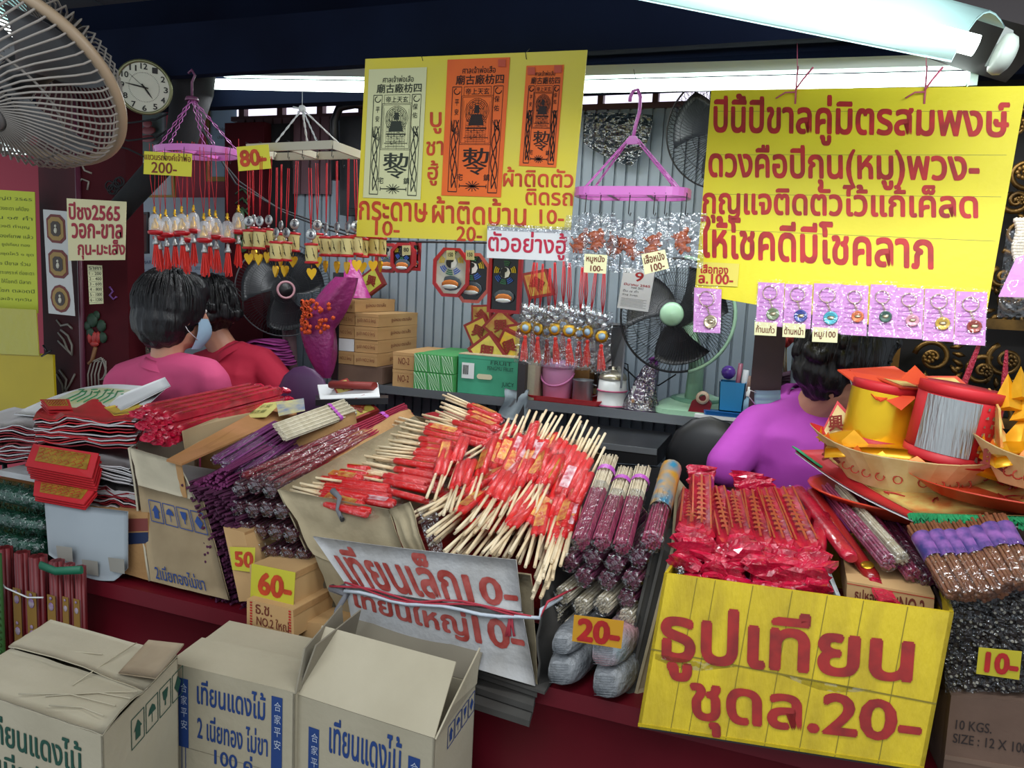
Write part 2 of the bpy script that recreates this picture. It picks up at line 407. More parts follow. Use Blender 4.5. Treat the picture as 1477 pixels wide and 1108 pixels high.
# ================================================================ LAMPS
tube_m = lamp_mat('lit_tube', '#f0fff8', 5)
def batten(name, label, a, b, r=.019, housing=True, ymul=1):
    t = thing(name, label, 'lamp', (a+b)/2)
    x = (b-a).normalized(); up = V(0, 0, 1)
    MB().tube([a, b], r, 12).build('tube', tube_m, t)
    h = MB(); y = up.cross(x).normalized()
    h.hexa([a-x*.03+y*.022+up*.028, b+x*.03+y*.022+up*.028, b+x*.03-y*.022+up*.028, a-x*.03-y*.022+up*.028], up*.03)
    h.build('housing', mat('white_enamel', '#c9d6d4', .35), t)
    for e in (a-x*.015, b+x*.015):
        MB().box(e+up*.008, (.02, .03, .06)).build('socket', mat('pale_green_socket', '#9db5a8', .4), t)
    return t
batten('fluorescent_lamp', 'lit fluorescent tube left of the talisman board, above the hanging charms', W(296, 121, 2.42), W(560, 126, 2.42))
batten('fluorescent_lamp', 'lit fluorescent tube under the navy beam between the two yellow boards', W(760, 127, 2.42), W(1394, 113, 2.42))
# big lamp at the upper right with a broad reflector
a = D(1408, 66, 1.25); b = D(700, -118, 1.42)
t = thing('reflector_lamp', 'large lit fluorescent lamp with a broad white reflector at the upper right', 'lamp', a)
x = (b-a).normalized(); n = V(0, 0, 1); y = n.cross(x).normalized()
if y.dot(EYE-a) < 0: y = -y
MB().tube([a, b], .0165, 14).build('tube', tube_m, t)
q = [D(1384, 88, 1.22), D(1458, 40, 1.36), D(760, -190, 1.55), D(700, -40, 1.40)]
mb = MB()
A0, A1, B1, B0 = D(1372, 90, 1.23), D(1450, 42, 1.38), D(790, -170, 1.55), D(660, -52, 1.40)
def refl(u, v):
    p = lerp(lerp(A0, A1, v), lerp(B0, B1, v), u); return p+V(0, 0, .05*math.sin(math.pi*v))
mb.grid(refl, 8, 8, (0, 0, .004)).build('reflector', mat('mint_white_enamel', '#9cc0bc', .5), t)
mb = MB()
for i in range(3): mb.ball(lerp(refl(.04+.06*i, .75), a, .02), .009, 8, sq=(1, 1, .3))
mb.build('mounting_hole', mat('dark_hole', '#30383a', .6), t)
s = D(1436, 76, 1.25)
mb = MB(); M = frame_from(a, b); 
mb.lathe(s, [(0, .0), (.017, 0), (.03, .002), (.033, .01), (.03, .02), (.02, .026), (0, .03)], 18, M=(a-b).to_track_quat('Z', 'Y').to_matrix())
mb.build('socket', mat('socket_grey', '#8f988f', .4), t)
mb = MB(); mb.hexa([D(1450, 38, 1.27), D(1462, 44, 1.27), D(1458, 92, 1.27), D(1420, 96, 1.27)], D(1450, 38, 1.33)-D(1450, 38, 1.27)); mb.build('end_bracket', mat('end_bracket_grey', '#5c625e', .4), t)
# lamp behind the big fan, upper left
a = D(-60, -22, 2.0); b = D(66, 92, 1.9)
t = thing('reflector_lamp', 'lit lamp with pale reflector seen through the cage of the large fan', 'lamp', b)
MB().tube([a, b], .013, 12).build('tube', tube_m, t)
c0, c1, c2, c3 = D(-60, -60, 2.02), D(15, 0, 2.02), D(96, 76, 1.95), D(20, 84, 1.95)
MB().hexa([D(-60, -85, 2.05), D(72, 38, 1.97), D(96, 78, 1.95), D(18, 84, 1.95)][:4], V(0, 0, .01)).build('reflector', mat('mint_white_enamel', '#cfe6e2', .35), t)
MB().lathe(b, [(0, .02), (.02, .02), (.024, 0), (.02, -.01)], 14, M=(a-b).to_track_quat('Z', 'Y').to_matrix()).build('socket', mat('socket_grey', '#8f988f', .4), t)
t = thing('wall_lamp', 'small lit slatted light box low behind the large fan', 'lamp', D(-10, 215, 2.6))
MB().hexa([D(-30, 192, 2.6), D(30, 196, 2.6), D(30, 222, 2.6), D(-30, 218, 2.6)], V(0, .02, 0)).build('lit_panel', lamp_mat('soft_lit_panel', '#dff2ee', 1.2), t)
mb = MB()
for i in range(4): mb.hexa([D(-30, 194+i*7, 2.58), D(32, 198+i*7, 2.58), D(32, 200+i*7, 2.58), D(-30, 196+i*7, 2.58)], V(0, .01, 0))
mb.build('grille', black, t)

# ================================================================ FANS
def cage_fan(name, label, c, axis, rad, bulge, nw, rim_m, wire_m, hub_m, blade_m, hubr=.2, swirl=.5, up=V(0, 0, 1), rings=3, wr=.0011, wn=4, rimr=.006, blades=3, back=True, phase=.4, rimflat=None, hubpart='hub_badge', ring_m=None):
    ax = axis.normalized(); u = up.cross(ax).normalized(); v = ax.cross(u)
    t = thing(name, label, 'fan', c)
    def P(r, th, h): return c+(u*math.cos(th)+v*math.sin(th))*r+ax*h
    mb = MB()
    for i in range(nw):
        th = 2*math.pi*i/nw
        mb.tube([P(rad*(hubr+(1-hubr)*f), th+swirl*(1-f), bulge*(1-f*f)**.6) for f in (0, .25, .5, .72, .88, .96, 1)], wr, wn, cap=False)
    for k in range(rings):
        f = (k+1)/(rings+1)*.9+.05; mb.tube([P(rad*f, a*math.pi/16, bulge*(1-f*f)**.6+.001) for a in range(32)], wr*1.1, wn, closed=True)
    mb.build('front_cage', wire_m, t)
    if back:
        mb = MB()
        for i in range(nw):
            th = 2*math.pi*i/nw
            mb.tube([P(rad*(.3+.7*f), th, -bulge*(1-f*f)**.6) for f in (0, .4, .75, 1)], wr, 3, cap=False)
        mb.build('back_cage', wire_m, t)
    MB().tube([P(rad, a*math.pi/32, 0) for a in range(64)], rimr, 8, closed=True, flat=rimflat).build('cage_rim', rim_m, t)
    M = ax.to_track_quat('Z', 'Y').to_matrix()
    h = MB().lathe(c+ax*bulge*.98, [(0, .012), (rad*hubr*.8, .009), (rad*hubr, .0), (rad*hubr*.95, -.008), (0, -.008)], 24, M=M).build(hubpart, hub_m, t)
    if ring_m: MB().tube([P(rad*hubr*1.0, a*math.pi/16, bulge+.004) for a in range(32)], rad*hubr*.16, 8, closed=True).build('hub_ring', ring_m, t)
    MB().lathe(c, [(0, .03), (rad*.16, .025), (rad*.2, -.03), (rad*.24, -bulge*.8), (rad*.2, -bulge*1.5), (0, -bulge*1.6)], 20, M=M).build('motor_housing', black if rim_m is not GREENF else GREENF, t)
    for k in range(blades):
        th0 = 2*math.pi*k/blades+phase
        def bl(uu, vv):
            r = rad*(.2+.68*uu); th = th0+(vv-.5)*(1.5-.25*uu)+.35*uu; return P(r, th, (vv-.5)*.05*(1.2-.4*uu)-.005)
        MB().grid(bl, 6, 8, ax*-.0015).build('blade', blade_m, t)
    return t
GREENF = mat('pale_green_plastic', '#9cc4a6', .35)
bladeg = mat('smoky_blade_plastic', '#25282c', .35)
fc = D(30, 112, 1.42)
axc = (D(-32, 178, 1.30)-D(38, 116, 1.42))
cage_fan('ceiling_fan', 'large cream-rimmed cage fan hanging at the upper left corner, nearest of the fans', fc, (EYE-fc).normalized()*1+(-RT*.75-UP*.75), .185, .115, 64,
         mat('cream_fan_rim', '#a08a70', .45), mat('dusty_grey_wire', '#8f8880', .7), mat('grey_badge', '#6f6d6a', .5), mat('grey_fan_blade', '#66686a', .5), hubr=.2, swirl=.75, rings=2, wr=.0021, wn=5, rimr=.0105, phase=2.2)
mb = MB().tube([fc+V(-.02, .1, .02), fc+V(-.12, .13, .1), fc+V(-.16, .13, 1.0)], .015, 8).build('mount_stem', black, bpy.data.objects['ceiling_fan'])
# black wall fan left
fc = W(410, 418, 2.72)
t = cage_fan('wall_fan', 'black cage fan with a pink hub ring behind the seated women', fc, (EYE-fc)+V(.5, 0, 0), .197, .06, 90, mat('grey_fan_rim', '#4a4c50', .5), mat('dark_wire', '#26282c', .5), black, bladeg, hubr=.17, swirl=.15, ring_m=mat('dusty_pink_ring', '#b98a92', .4), wr=.0008, wn=3, rimr=.003)
MB().tube([W(414, 418, 2.80), W(421, 560, 2.80), Z(421, 560, 1.0)+V(0, .0, -.3)], [.03, .03, .03], 12).build('stand_column', mat('dusty_pink_column', '#8a6b70', .5), t)
# upper right fan behind the sign
fc = W(1042, 190, 2.7)
cage_fan('wall_fan', 'black cage fan high on the wall, half hidden by the right yellow board', fc, (EYE-fc)+V(-.3, 0, 0), .185, .06, 80, black, mat('black_wire', '#14161c', .5), black, bladeg, hubr=.17, swirl=.5, wr=.001, wn=3, rimr=.003)
# green table fan
fc = W(975, 455, 2.62)
t = cage_fan('table_fan', 'pale green table fan standing at the right end of the shelf', fc, (EYE-fc)+V(-.55, 0, .12), .192, .07, 100, mat('black_wire', '#14161c', .5), mat('black_wire', '#14161c', .5), GREENF, bladeg, hubr=.21, swirl=.5, wr=.0009, wn=3, rimr=.004)
SH = W(700, 572, 2.6).z
ax = ((EYE-fc)+V(-.55, 0, .12)).normalized(); u = V(0, 0, 1).cross(ax).normalized(); v = ax.cross(u)
MB().tube([fc+(u*math.cos(a)+v*math.sin(a))*.196+ax*.01 for a in [-1.25+2.75*i/22 for i in range(23)]], .006, 8).build('rim_band', GREENF, t)
bs = W(1003, 612, 2.66); bs.z = SH
MB().tube([fc+V(.03, .04, -.03), V(bs.x-.02, 2.72, SH+.2), V(bs.x-.02, 2.72, SH+.04)], [.028, .026, .032], 14).build('neck', GREENF, t)
mb = MB()
def rr(x, y, w_, d_, r, z, n=5):
    o = []
    for (cx, cy, a0) in ((w_/2-r, d_/2-r, 0), (-w_/2+r, d_/2-r, 90), (-w_/2+r, -d_/2+r, 180), (w_/2-r, -d_/2+r, 270)):
        for k in range(n): a = math.radians(a0+90*k/(n-1)); o.append(V(x+cx+r*math.cos(a), y+cy+r*math.sin(a), z))
    return o
def loft(mb, rings_, smooth=False):
    n = len(rings_[0]); vs = [p for r in rings_ for p in r]
    fs = [(i*n+k, i*n+(k+1) % n, (i+1)*n+(k+1) % n, (i+1)*n+k) for i in range(len(rings_)-1) for k in range(n)]
    fs += [tuple(range(n-1, -1, -1)), tuple(range((len(rings_)-1)*n, len(rings_)*n))]
    mb.add(vs, fs, smooth); return mb
bx, by = bs.x-.01, 2.735
loft(mb, [rr(bx, by, .28, .23, .06, SH+.001), rr(bx, by, .28, .23, .06, SH+.018), rr(bx, by+.01, .25, .2, .06, SH+.03), rr(bx, by+.03, .18, .13, .05, SH+.045), rr(bx, by+.03, .1, .1, .04, SH+.06)]).build('base', GREENF, t)
MB().lathe((bx, by+.03, SH+.03), [(.095, 0), (.1, .012), (.09, .02), (.0, .022)], 24).build('base_dial', mat('mid_green_plastic', '#5f9278', .4), t)
MB().box((bx+.01, by-.05, SH+.048), (.03, .02, .012)).build('control_knob', mat('mid_green_plastic', '#5f9278', .4), t)

# ================================================================ SHELF
sh = thing('steel_shelf', 'long steel shelf along the metal wall carrying boxes, bucket and fan', 'shelf', (-1.0, 2.78, 0))
xl = W(478, 540, 2.6).x; xr = W(1066, 612, 2.6).x+.02
MB().box(((xl+xr)/2, 2.77, SH-.012), (xr-xl, .34, .02)).box(((xl+xr)/2, 2.598, SH-.012), (xr-xl, .006, .032)).build('shelf_board', steel, sh)
for px in (488,): MB().box((W(px, 400, 2.63).x, 2.63, .78), (.03, .03, 1.56)).build('post', darkst, sh)
xp = W(754, 540, 2.6).x
MB().box((xp, 2.60, .68), (.028, .028, 1.36)).build('post', mat('brown_black_steel', '#2e2a2c', .5), sh)
MB().box((xr-.03, 2.9, .55), (.03, .03, 1.1)).build('post', darkst, sh)
MB().hexa([W(852, 478, 2.9), W(905, 470, 2.64), W(897, 560, 2.64), W(852, 560, 2.9)], V(-.006, 0, 0)).build('side_panel', steel, sh)
MB().hexa([W(765, 470, 2.9), W(850, 476, 2.9), W(905, 470, 2.64), W(768, 462, 2.64)], V(0, 0, .008)).build('upper_board', steel, sh)
MB().box(((xl+xr)/2, 2.85, .62), (xr-xl, .2, .02)).build('lower_board', darkst, sh)
# ================================================================ SIGNS AND HANGING GOODS
def cq(pl, ox, oy, sc_, *pts): return [PL(ox+a/sc_, oy+b/sc_, pl) for a, b in pts]
# ---- right yellow board
pR = plane3(D(1025, 130, 1.95), D(1477, 125, 1.62), D(1003, 423, 1.95))
q = pxq((1026, 130), (1481, 124), (1415, 497), (1002, 424), pR)
sR = plate('yellow_notice_board', 'wide yellow board with four rows of red hand lettering at the right', 'sign', q, yel, .004)
f = lambda *p: cq(pR, 990, 90, 2.577, *p)
letters(sR, [('ปีนี้ปีขาลคู่มิตรสมพงษ์', f((105, 118), (1200, 138), (1195, 318), (103, 300))),
             ('ดวงคือปีกุน(หมู)พวง-', f((85, 308), (1085, 318), (1088, 478), (85, 462))),
             ('กุญแจติดตัวไว้แก้เค็ลด', f((65, 450), (1080, 462), (1082, 612), (62, 594))),
             ('ให้โชคดีมีโชคลาภ', f((58, 572), (915, 612), (915, 768), (58, 722)))], redink, bold=.028)
mb = MB()
for a, b in (((105, 182), (1200, 182)), ((95, 343), (1190, 345)), ((80, 490), (1170, 500)), ((70, 620), (1150, 665))):
    A, B = f(a, b); strip(mb, A, B, .0007, pR[1], .0004)
mb.build('ruled_line', greyink, sR)['kind'] = 'stuff'
for px in (1150, 1336):
    t = MB(); k = 0 if px < 1200 else 1
    t.tube([PL(px-3, 150, pR), PL(px-1, 128, pR)+pR[1]*.008, D(px+1, 96, 1.85)], .0022, 6)
    t.tube([PL(px-2, 135, pR)+pR[1]*.01, PL(px-16, 136, pR)+pR[1]*.012, PL(px-30, 144, pR)+pR[1]*.01], .002, 5)
    t.tube([PL(px-2, 132, pR)+pR[1]*.01, PL(px+9, 118, pR)+pR[1]*.012, PL(px+24, 100, pR)+pR[1]*.012], .0026, 5)
    t.tube([D(px, 96, 1.85), D(px, 60, 1.95)], .001, 5)
    t.build('tie_cord', mat('pink_cord', '#c05a74', .5), sR)
# ---- left yellow board with three talisman sheets
pM = planeY(1.95)
q = pxq((527, 85), (847, 72), (821, 352), (514, 341), pM)
sM = plate('yellow_talisman_board', 'yellow board showing one green and two orange printed talisman sheets', 'sign', q, mat('yellow_board_dull', '#dccb2c', .55, col2='#cdbf50', scale=2.5, bump=.05), .004)
f = lambda *p: cq(pM, 500, 60, 3.694, *p)
letters(sM, [('บู', f((447, 378), (505, 378), (505, 490), (447, 490))), ('ชา', f((427, 535), (515, 530), (513, 605), (425, 607))), ('ฮู้', f((437, 635), (490, 635), (487, 768), (430, 765))),
             ('กระดาษ', f((68, 850), (430, 862), (428, 962), (68, 948))), ('10-', f((155, 955), (283, 960), (280, 1037), (153, 1030))),
             ('ผ้าติดบ้าน', f((458, 825), (958, 845), (955, 985), (458, 965))), ('20-', f((588, 985), (722, 990), (720, 1067), (588, 1062))),
             ('ผ้าติดตัว', f((837, 668), (1210, 675), (1205, 778), (835, 772))), ('ติดรถ', f((955, 785), (1205, 790), (1203, 875), (955, 870))), ('10-', f((1030, 895), (1158, 900), (1156, 975), (1030, 970)))], redink2, bold=.018)
mb = MB(); mb.tube([PL(610, 88, pM), PL(608, 80, pM)], .001, 4); mb.tube([PL(760, 86, pM)+V(0, -.004, 0), PL(758, 76, pM), PL(764, 70, pM)], .0012, 4); mb.build('wire_hook', black, sM)
def talisman(q, m, label, ink):
    t = plate('talisman_sheet', label, 'poster', q, m, .0012, part_name='sheet')
    n = qn(q); S = lambda u, v: lerp(lerp(q[0], q[1], u), lerp(q[3], q[2], u), v)
    T = [('ศาลเจ้าพ่อเสือ', .26, .055, .79, .105), ('廟古廠枋四', .16, .115, .93, .185), ('帝上天玄', .33, .212, .71, .258),
         ('平', .16, .29, .225, .335), ('安', .16, .36, .225, .405), ('保', .8, .27, .88, .315), ('佑', .8, .335, .88, .38),
         ('勅', .33, .645, .76, .755), ('令', .36, .735, .74, .84), ('宅', .25, .835, .35, .885), ('鎮', .7, .835, .8, .885)]
    mb = MB()
    for s_, a, b, c_, d in T: text_into(mb, s_, sub(q, a, b, c_, d), n, bold=.013 if s_[0] in '勅令廟' else .008, lift=.001)
    mb.build('lettering', ink, t)
    mb = MB(); L = lambda a, b, w_=.0011: strip(mb, S(*a), S(*b), w_, n, .001)
    for (a, b, c_, d) in ((.3, .2, .74, .265), (.27, .265, .78, .62), (.29, .275, .76, .61)):
        L((a, b), (c_, b)); L((a, d), (c_, d)); L((a, b), (a, d)); L((c_, b), (c_, d))
    for x0_, x1_ in ((.11, .26), (.78, .93)):
        L((x0_, .2), (x0_, .97), .002); L((x1_, .2), (x1_, .97), .0015); L((x0_, .2), (x1_, .2), .002); L((x0_, .97), (x1_, .97), .0025); 
        for r in (.008,): pass
        for k in range(3):
            pts = [S(lerp(x0_, x1_, .5+.38*math.sin(a*.7+k*2.1)*(1 if k < 2 else .5)), .44+.5*a/11) for a in range(12)]
            mb.tube([p+n*.0004 for p in pts], .0016, 4, smooth=False)
        mb.tube([S(lerp(x0_, x1_, .5+.33*math.cos(a)), .232+.022*math.sin(a))+n*.0004 for a in [i*.5 for i in range(10)]], .0014, 4)
        for k in range(9):
            o_ = S(lerp(x0_, x1_, .12 if x0_ < .5 else .88), .52); e = S(lerp(x0_, x1_, .5+.42*math.sin(k/8*3.1-1.55)*1), .50-.055+.11*k/8)
            strip(mb, o_, e, .0016, n, .0012)
    # woven engraving of the seated figure: head, halo, robe, steps
    cx = .525
    for k in range(30):
        aa = k*2.4; rr2 = .02+.13*math.sqrt(k/30); c2 = (cx+rr2*1.2*math.cos(aa), .44+rr2*.95*math.sin(aa)); rs2 = .012+.006*math.sin(k*1.7); mb.tube([S(c2[0]+rs2*math.cos(a)*1.3, c2[1]+rs2*.7*math.sin(a))+n*.0003 for a in [0, 1.1, 2.2, 3.3, 4.4]], .0009, 3, smooth=False)
    for k in range(7):
        r = .035+.02*k
        mb.tube([S(cx+r*1.25*math.cos(a), .38+r*.62*math.sin(a))+n*.0003 for a in [math.pi*i/14*2 for i in range(14)]], .0007+.0002*(k % 2), 4, closed=True)
    for k in range(13): L((.36+.008*(k % 3), .44+.013*k), (.69-.007*(k % 4), .44+.013*k), .0008+.0006*(k % 3 == 0))
    for k in range(10): L((.31+.047*k, .30+.02*math.sin(k)), (.31+.047*k, .60-.02*math.cos(k*2)), .0006)
    L((.35, .50), (.70, .50), .0025); L((.33, .57), (.73, .57), .002)
    mb.quad(*[S(a, b)+n*.0011 for a, b in ((.49, .335), (.56, .335), (.57, .39), (.48, .39))]); mb.quad(*[S(a, b)+n*.0011 for a, b in ((.44, .40), (.61, .40), (.65, .48), (.40, .48))])
    for a in range(6):
        th = math.pi*a/6; L((.52-.13*math.cos(th), .925-.04*math.sin(th)), (.52+.13*math.cos(th), .925+.04*math.sin(th)), .0022)
    L((.3, .925), (.75, .925), .0028); L((.3, .91), (.3, .94), .002); L((.75, .91), (.75, .94), .002)
    mb.build('engraving', ink, t)['kind'] = 'stuff'
    return t
off = lambda q, d: [p+V(0, -d, 0) for p in q]
talisman(off(f((122, 150), (430, 138), (395, 843), (90, 832)), .003), mat('pale_green_joss', '#cfd0a0', .7), 'pale green printed talisman sheet at the left of the yellow board', mat('dark_green_ink', '#2a3226', .7))
org = mat('orange_joss', '#e2661c', .65, col2='#d85a20', scale=6)
talisman(off(f((540, 98), (872, 85), (823, 830), (507, 820)), .003), org, 'larger orange printed talisman sheet at the middle of the yellow board', mat('brown_black_ink', '#200c06', .7))
talisman(off(f((960, 130), (1160, 125), (1117, 672), (920, 662)), .003), org, 'smaller orange printed talisman sheet at the right of the yellow board', mat('brown_black_ink', '#200c06', .7))
mb = MB(); 
for c_ in ((832, 118), (988, 160), (1130, 150)): 
    g = f((c_[0]-20, c_[1]-20), (c_[0]+20, c_[1]-20), (c_[0]+20, c_[1]+20), (c_[0]-20, c_[1]+20)); mb.quad(*[p+V(0, -.0062, 0) for p in g])
mb.build('orange_tape', mat('red_orange_tape', '#b8401c', .5), sM)['kind'] = 'stuff'
# ---- white sample sign under it
q = pxq((703, 326), (823, 332), (819, 377), (702, 372), planeY(1.93))
t = plate('white_sample_sign', 'small white card with crimson lettering taped under the talisman board', 'sign', q, paperw, .002)
letters(t, [('ตัวอย่างฮู้', [lerp(a, b, 0) for a, b in zip(sub(q, .02, .12, .97, .97), q)])], pinkink, bold=.018)
MB().hexa([p+V(0, -.002, 0) for p in sub(q, 0, -.08, 1, .12)], V(0, -.0004, 0)).build('clear_tape', filmh, t)
# ---- pillar sign
q = pxq((96, 286), (182, 291), (180, 375), (99, 376), planeY(2.13))
t = plate('cream_pillar_sign', 'cream card with three rows of crimson lettering on the painted pillar', 'sign', q, mat('cream_card', '#d8cfa0', .6), .002)
letters(t, [('ปีชง2565', sub(q, .04, .06, .9, .33)), ('วอก-ขาล', sub(q, .08, .4, .95, .63)), ('กุน-มะเส็ง', sub(q, .18, .66, 1.0, .98))], mat('dark_crimson_ink', '#9c1c30', .6), bold=.03)
q2 = pxq((126, 382), (147, 383), (149, 438), (129, 439), planeY(2.22))
t = plate('price_list', 'narrow cream price list with rows of small print on the pillar', 'notice', q2, paperc, .001)
letters(t, [(s_, sub(q2, .1, .04+.135*i, .95, .12+.135*i)) for i, s_ in enumerate(['ราคา', '1 - 200', '2 - 400', '3 - 600', '4 - 800', '5 - 1000', '6 - 1200'])], blackink)
mb = MB(); n = qn(q2)
for i in range(7): a_ = sub(q2, .02, .15+.135*i, .98, .155+.135*i); strip(mb, a_[0], a_[1], .0008, n)
mb.build('ruled_line', greyink, t)['kind'] = 'stuff'
MB().tube([on_r(158, 414), on_r(163, 420), on_r(158, 426), on_r(164, 432), on_r(168, 428)], .004, 6).build('purple_clip', mat('purple_plastic', '#7a4a90', .4), pil)
# strip of three amulet pictures on the left face
q = pxq((62, 302), (97, 305), (108, 456), (70, 452), planeY(2.24))
t = plate('amulet_picture_strip', 'white strip with three framed gold and maroon amulet pictures', 'poster', q, mat('white_card_grey', '#c4c4c0', .6), .002)
for k in range(3):
    c = sub(q, .12, .04+.335*k, .88, .04+.335*k+.27); n = qn(c); ctr = (c[0]+c[2])/2; hx = (c[1]-c[0])/2; hy = (c[3]-c[0])/2; m = MB()
    def oc(f_, e=.0015): return [ctr+hx*f_*a+hy*f_*b+n*e for a, b in ([(-.5, -1), (.5, -1), (1, -.65), (1, .65), (.5, 1), (-.5, 1), (-1, .65), (-1, -.65)] if k < 2 else [(math.cos(j*math.pi/6), math.sin(j*math.pi/6)) for j in range(12)])]
    MB().prism(oc(1, .0005), n*.0015).build('maroon_border', mat('maroon_print', '#6a2018', .5), t)
    MB().prism(oc(.82, .002), n*.001).build('gold_field', mat('old_gold_print', '#9a7a3a', .5), t)
    m.prism(oc(.52, .003), n*.001); o_ = m.build('dark_oval', mat('dark_print_oval', '#3a2c22' if k != 1 else '#4a4430', .5), t)
    m = MB(); m.ball(ctr+n*.004-hy*.2, .006, 8, sq=(1, .5, 1)); m.ball(ctr+n*.004+hy*.12, .010, 8, sq=(.9, .4, 1.2)); m.build('figure', mat('pale_print_figure', '#c8c4b0', .5), t)['kind'] = 'stuff'
# poster at left edge
q = pxq((-30, 272), (50, 277), (55, 452), (-26, 448), planeY(2.3))
t = plate('lime_text_poster', 'yellow-green poster covered in rows of small Thai print at the left edge', 'poster', q, mat('lime_poster', '#c3cc2a', .55), .002)
rows = ['ผู้ใหญ่ปี 2565', 'เสริมดวงชะตา แก้ปีชง', 'ขึ้น ๑๕ ค่ำ', 'ปีนี้ ดวงดี ทำบุญ', 'ไหว้ องค์เทพ แล้ว', 'บูชา ธูปเทียน ทอง', 'พร้อมชุดไหว้ ๑ ชุด', 'ปีที่ ๑ ปีขาล ร่วม', 'สะเดาะเคราะห์ ต่อชะตา', 'ขอพร ให้โชคดี มีลาภ', 'รับโชค ตลอดปี', 'ศาลเจ้า ทุกวัน']
letters(t, [(s_, sub(q, .12+.05*(i % 3), .05+.075*i, .95-.06*(i % 2), .085+.075*i)) for i, s_ in enumerate(rows)], mat('olive_green_ink', '#4a5a12', .6))
q = pxq((-40, 441), (53, 448), (56, 508), (-40, 505), planeY(2.2))
MB().hexa(q, V(0, .002, 0)).build
t = thing('yellow_sheet_stand', 'large plain yellow board standing at the left edge behind the papers', 'board', W(40, 590, 2.25))
MB().hexa(pxq((-60, 500), (76, 512), (82, 640), (-60, 640), planeY(2.25)), V(0, .01, 0)).build('board', mat('mustard_board', '#c4ac12', .5, col2='#b09a10', scale=2), t)
MB().hexa(pxq((-60, 441), (52, 447), (56, 513), (-60, 508), planeY(2.24)), V(0, .004, 0)).build('wrapped_top', mat('glossy_yellow_wrap', '#b8b040', .2, bump=.4, bscale=20), t)
MB().tube([W(62, 498, 2.22), W(68, 508, 2.22), W(60, 514, 2.22), W(74, 506, 2.22)], .004, 5).build('black_tie', black, t)
# ---- price tags of the ring hangers
def tagcard(name, label, q, m, items, ink, bold=.02, group=None):
    t = plate(name, label, 'tag', q, m, .0008, part_name='card'); letters(t, [(s_, sub(q, *b)) for s_, b in items], ink, bold); return t
pc = planeY(1.92)
tagcard('yellow_price_tag', 'yellow tag reading 200 on the left purple ring hanger', pxq((208, 218), (277, 222), (276, 255), (207, 251), pc), papery, [('แขวนรถองค์เจ้าพ่อ', (.02, .04, .98, .36)), ('200-', (.17, .45, .7, .92))], mat('brown_ink', '#7a2c12', .6), .012)
tagcard('yellow_price_tag', 'yellow tag reading 80 on the white ring hanger', pxq((341, 212), (387, 208), (391, 243), (344, 247), pc), papery, [('80-', (.1, .18, .88, .82))], redink2, .04)
# ---- ring hangers
def ringhanger(name, label, c, rx, rz_, top, m, deco=True):
    t = thing(name, label, 'hanger', c)
    def E(a, s_=1, h=0): return c+V(rx*math.cos(a)*s_, rz_*math.sin(a)*s_, h)
    mb = MB(); n = 32
    for s_, h in ((1, .0), ):
        for k in range(n):
            a0, a1 = 2*math.pi*k/n, 2*math.pi*(k+1)/n
            mb.hexa([E(a0, 1, .014), E(a1, 1, .014), E(a1, 1, -.006), E(a0, 1, -.006)], [E(a0, .94)-E(a0), E(a1, .94)-E(a1), E(a1, .94)-E(a1), E(a0, .94)-E(a0)])
    mb.build('ring', m, t)
    mb = MB()
    for a in (0, math.pi/2): mb.box(c+V(0, 0, .002), (rx*1.9 if a == 0 else .014, .014 if a == 0 else rz_*1.9, .01))
    mb.build('cross_bar', m, t)
    return t, E
rc = W(284, 222, 2.02)
t, E = ringhanger('purple_ring_hanger', 'purple plastic ring hanger at the left, hung with domed red charms', rc, .15, .105, None, pinkpl)
tp = W(277, 142, 2.02)
for a in (.6, 1.9, 3.4, 4.6, 5.7):
    mb = MB(); A = E(a, .97, .01); 
    N = 7
    for k in range(N):
        p, q_ = lerp(A, tp, k/N), lerp(A, tp, (k+1.15)/N); s_ = V(.004, .002, 0)
        mb.tube([p, (p+q_)/2+s_*1.1, q_, (p+q_)/2-s_*1.1], .0014, 4, closed=True)
    mb.build('chain', pinkpl, t)
MB().lathe(tp, [(.0, .006), (.018, .004), (.022, -.006), (.02, -.008)], 14).build('hanger_cap', mat('plum_cap', '#6a3a58', .4), t)
MB().tube([tp+V(0, 0, .005), tp+V(.0, 0, .05), tp+V(.012, 0, .07), tp+V(.0, 0, .088), tp+V(-.014, 0, .078)], .004, 6).build('hook', mat('plum_cap', '#6a3a58', .4), t)
wc = W(436, 218, 2.02); wr_m = mat('aged_white_plastic', '#b3ad98', .5)
t2 = thing('white_ring_hanger', 'yellowed white rectangular clothes hanger hung with lantern charms', 'hanger', wc)
cor = [W(352, 200, 1.93), W(512, 232, 1.86), W(478, 242, 2.12), W(344, 214, 2.12)]
cor = [V(-.165, -.05, .0), V(.16, -.08, -.0), V(.15, .09, .0), V(-.17, .10, .0)]; cor = [wc+c_ for c_ in cor]
mb = MB()
for k in range(4):
    a_, b_ = cor[k], cor[(k+1) % 4]; s_ = (b_-a_).cross(V(0, 0, 1)).normalized()*.004
    mb.hexa([a_+s_+V(0, 0, .014), b_+s_+V(0, 0, .014), b_+s_-V(0, 0, .01), a_+s_-V(0, 0, .01)], s_*-2)
mb.hexa([lerp(cor[0], cor[1], .5)+V(0, 0, .01), lerp(cor[3], cor[2], .5)+V(0, 0, .01), lerp(cor[3], cor[2], .5)-V(0, 0, .01), lerp(cor[0], cor[1], .5)-V(0, 0, .01)], V(.008, 0, 0))
mb.build('frame', wr_m, t2)
kn = W(436, 157, 2.02)
